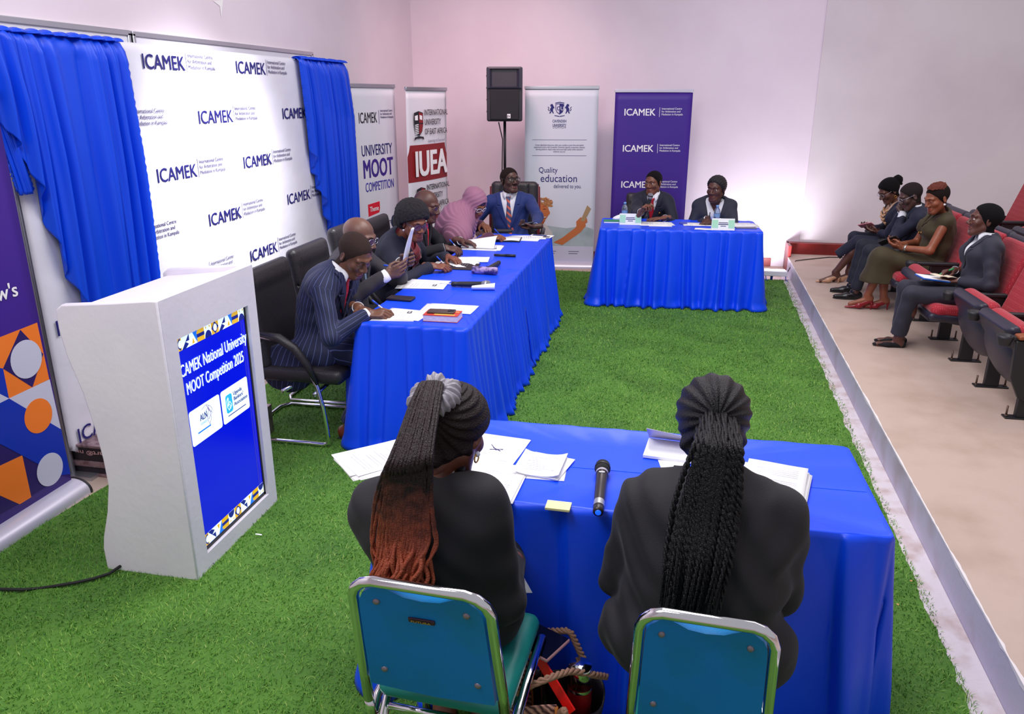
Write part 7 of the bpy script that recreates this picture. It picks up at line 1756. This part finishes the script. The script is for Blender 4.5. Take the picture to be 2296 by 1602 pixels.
# ================================================================== artificial grass pile
def make_grass():
    r = np.random.default_rng(77); poly = np.array(TP)
    def inside(P):
        x, y = P[:, 0], P[:, 1]; c = np.zeros(len(P), bool); n = len(poly)
        for i in range(n):
            (x1, y1), (x2, y2) = poly[i], poly[(i + 1) % n]
            m = ((y1 > y) != (y2 > y)) & (x < (x2 - x1) * (y - y1) / (y2 - y1 + 1e-12) + x1); c ^= m
        return c
    pts, sc = [], []
    for y0, y1, den, k in ((1.15, 2.6, 11000, 1.0), (2.6, 3.6, 9000, 1.1), (3.6, 5.2, 7000, 1.2), (5.2, 7.0, 5500, 1.35), (7.0, 8.93, 4500, 1.5)):
        n = int((y1 - y0) * 4.3 * den); P = np.stack([r.uniform(-2.9, 1.4, n), r.uniform(y0, y1, n)], 1); P = P[inside(P)]; pts.append(P); sc.append(np.full(len(P), k))
    P = np.concatenate(pts); K = np.concatenate(sc); n = len(P)
    clump = 1.6 * np.sin(P[:, 0] * 9 + 2 * np.sin(P[:, 1] * 7)) + 1.2 * np.sin(P[:, 1] * 13 + P[:, 0] * 5)
    a = clump + r.normal(0, 1.5, n); h = r.uniform(.012, .024, n); w = r.uniform(.0009, .0017, n) * K; lean = r.uniform(.006, .024, n) * (.8 + .2 * K)
    d = np.stack([np.cos(a), np.sin(a)], 1); b_ = a + r.normal(PI / 2, .5, n); s = np.stack([np.cos(b_), np.sin(b_)], 1)
    z0 = .004
    def v(t, ww): 
        xy = P + d * (lean * t ** 1.6)[:, None] + s * (w * ww)[:, None]; return np.concatenate([xy, (z0 + h * (t - .28 * t * t * lean / .02))[:, None]], 1)
    V = np.stack([v(np.zeros(n), -1), v(np.zeros(n), 1), v(np.full(n, .55), .85), v(np.full(n, .55), -.85), v(np.ones(n), 0)], 1).reshape(-1, 3)
    o = np.arange(n) * 5; Q = np.stack([o, o + 1, o + 2, o + 3], 1); T = np.stack([o + 3, o + 2, o + 4], 1)
    me = bpy.data.meshes.new('artificial_grass'); me.vertices.add(len(V)); me.vertices.foreach_set('co', V.astype(np.float32).ravel())
    li = np.concatenate([Q.ravel(), T.ravel()]).astype(np.int32); me.loops.add(len(li)); me.loops.foreach_set('vertex_index', li)
    ls = np.concatenate([np.arange(n) * 4, 4 * n + np.arange(n) * 3]).astype(np.int32); me.polygons.add(2 * n); me.polygons.foreach_set('loop_start', ls); me.update(calc_edges=True)
    tint = np.repeat(np.clip(r.beta(2, 2.2, n) + .12 * np.sin(P[:, 0] * 2.1 + 1) * np.sin(P[:, 1] * 1.7), 0, 1), 5).astype(np.float32)
    me.attributes.new('tint', 'FLOAT', 'POINT').data.foreach_set('value', tint)
    m = M('grass_blade', (70, 128, 36), .5, spec=.3); nt = m.node_tree; bs = nt.nodes['Principled BSDF']
    at = nt.nodes.new('ShaderNodeAttribute'); at.attribute_name = 'tint'; cr = nt.nodes.new('ShaderNodeValToRGB')
    cr.color_ramp.elements[0].color = lin((42, 98, 30)); cr.color_ramp.elements[1].color = lin((168, 190, 100)); e = cr.color_ramp.elements.new(.38); e.color = lin((80, 142, 42)); e = cr.color_ramp.elements.new(.75); e.color = lin((122, 172, 62))
    nt.links.new(at.outputs['Fac'], cr.inputs['Fac']); nt.links.new(cr.outputs['Color'], bs.inputs['Base Color'])
    me.materials.append(m); o = bpy.data.objects.new('artificial_grass', me); COL.objects.link(o)
    tag(o, 'green artificial grass pile covering the floor between the tables', 'grass', kind='stuff')
    print('blades', n)
make_grass()
# litter on the grass and platform
for nm, (u, v), z, sz, rz_, mt, lab in (('paper_scrap', (580, 1199), .022, (.030, .007), .1, PAPER, 'thin white paper scrap on the grass right of the lectern'),
                               ('dry_leaf', (2043, 1303), .022, (.011, .008), .5, M('dry_leaf', (206, 160, 96), .8), 'upper of two dry leaf flecks on the grass by the near table'),
                               ('dry_leaf', (2013, 1356), .022, (.012, .009), 1.2, M('dry_leaf', (206, 160, 96), .8), 'lower of two dry leaf flecks on the grass by the near table')):
    c = atz(u, v, z); b = MB(); b.box((0, 0, 0), (sz[0], sz[1], .0012)); o = b.build(nm, mt); o.location = c; o.rotation_euler = (.15, .1, rz_); tag(o, lab, nm.split('_')[-1], 'litter on the grass')
# ================================================================== light
W = bpy.data.worlds.new('world'); SC.world = W; W.use_nodes = True
bg = W.node_tree.nodes['Background']; bg.inputs[0].default_value = (.93, .90, .96, 1); bg.inputs[1].default_value = .44
def area(name, loc, target, size, power, color=(1, 1, 1), sy=None, spread=None):
    l = bpy.data.lights.new(name, 'AREA'); l.energy = power; l.color = color; l.size = size
    if sy: l.shape = 'RECTANGLE'; l.size_y = sy
    if spread: l.spread = spread
    o = bpy.data.objects.new(name, l); COL.objects.link(o); o.location = loc
    o.rotation_euler = (Vector(target) - Vector(loc)).to_track_quat('-Z', 'Y').to_euler(); return o
def spot(name, loc, target, power, angle, blend=.5, color=(1, 1, 1), r=.1):
    l = bpy.data.lights.new(name, 'SPOT'); l.energy = power; l.color = color; l.spot_size = math.radians(angle); l.spot_blend = blend; l.shadow_soft_size = r
    o = bpy.data.objects.new(name, l); COL.objects.link(o); o.location = loc
    o.rotation_euler = (Vector(target) - Vector(loc)).to_track_quat('-Z', 'Y').to_euler(); return o
area('ceiling_light', (-.2, 4.4, 4.3), (-.2, 4.4, 0), 1.6, 150, (1, .97, .98), 4.0)
area('ceiling_light', (3.4, 6.0, 4.3), (2.0, 6.0, 0), 1.4, 55, (1, .93, .95), 3.0)
area('ceiling_light', (-1.6, .9, 4.0), (-.4, 2.6, 0), 1.4, 85, (.98, .98, 1), 1.4)
spot('backdrop_spotlight', (-1.0, 4.9, 3.6), (-3.03, 4.95, 1.3), 900, 42, .9, (.95, .95, 1.0), .2)
spot('wall_floodlight', (1.15, 8.98, .13), (.98, 9.7, .80), 75, 125, .8, (.92, .92, 1.0), .08)
spot('pink_floodlight', (-1.9, 7.0, 3.9), (-2.2, 9.7, 1.2), 190, 80, 1.0, (1, .60, .62), .3)
spot('violet_floodlight', (.9, 6.6, 3.9), (1.6, 9.7, 1.6), 45, 80, 1.0, (.74, .6, 1), .3)
vs = SC.view_settings; SC.display_settings.display_device = 'sRGB'
vs.view_transform = 'Standard'; vs.look = 'None'; vs.exposure = 0.0; vs.gamma = 1.0; vs.use_curve_mapping = False
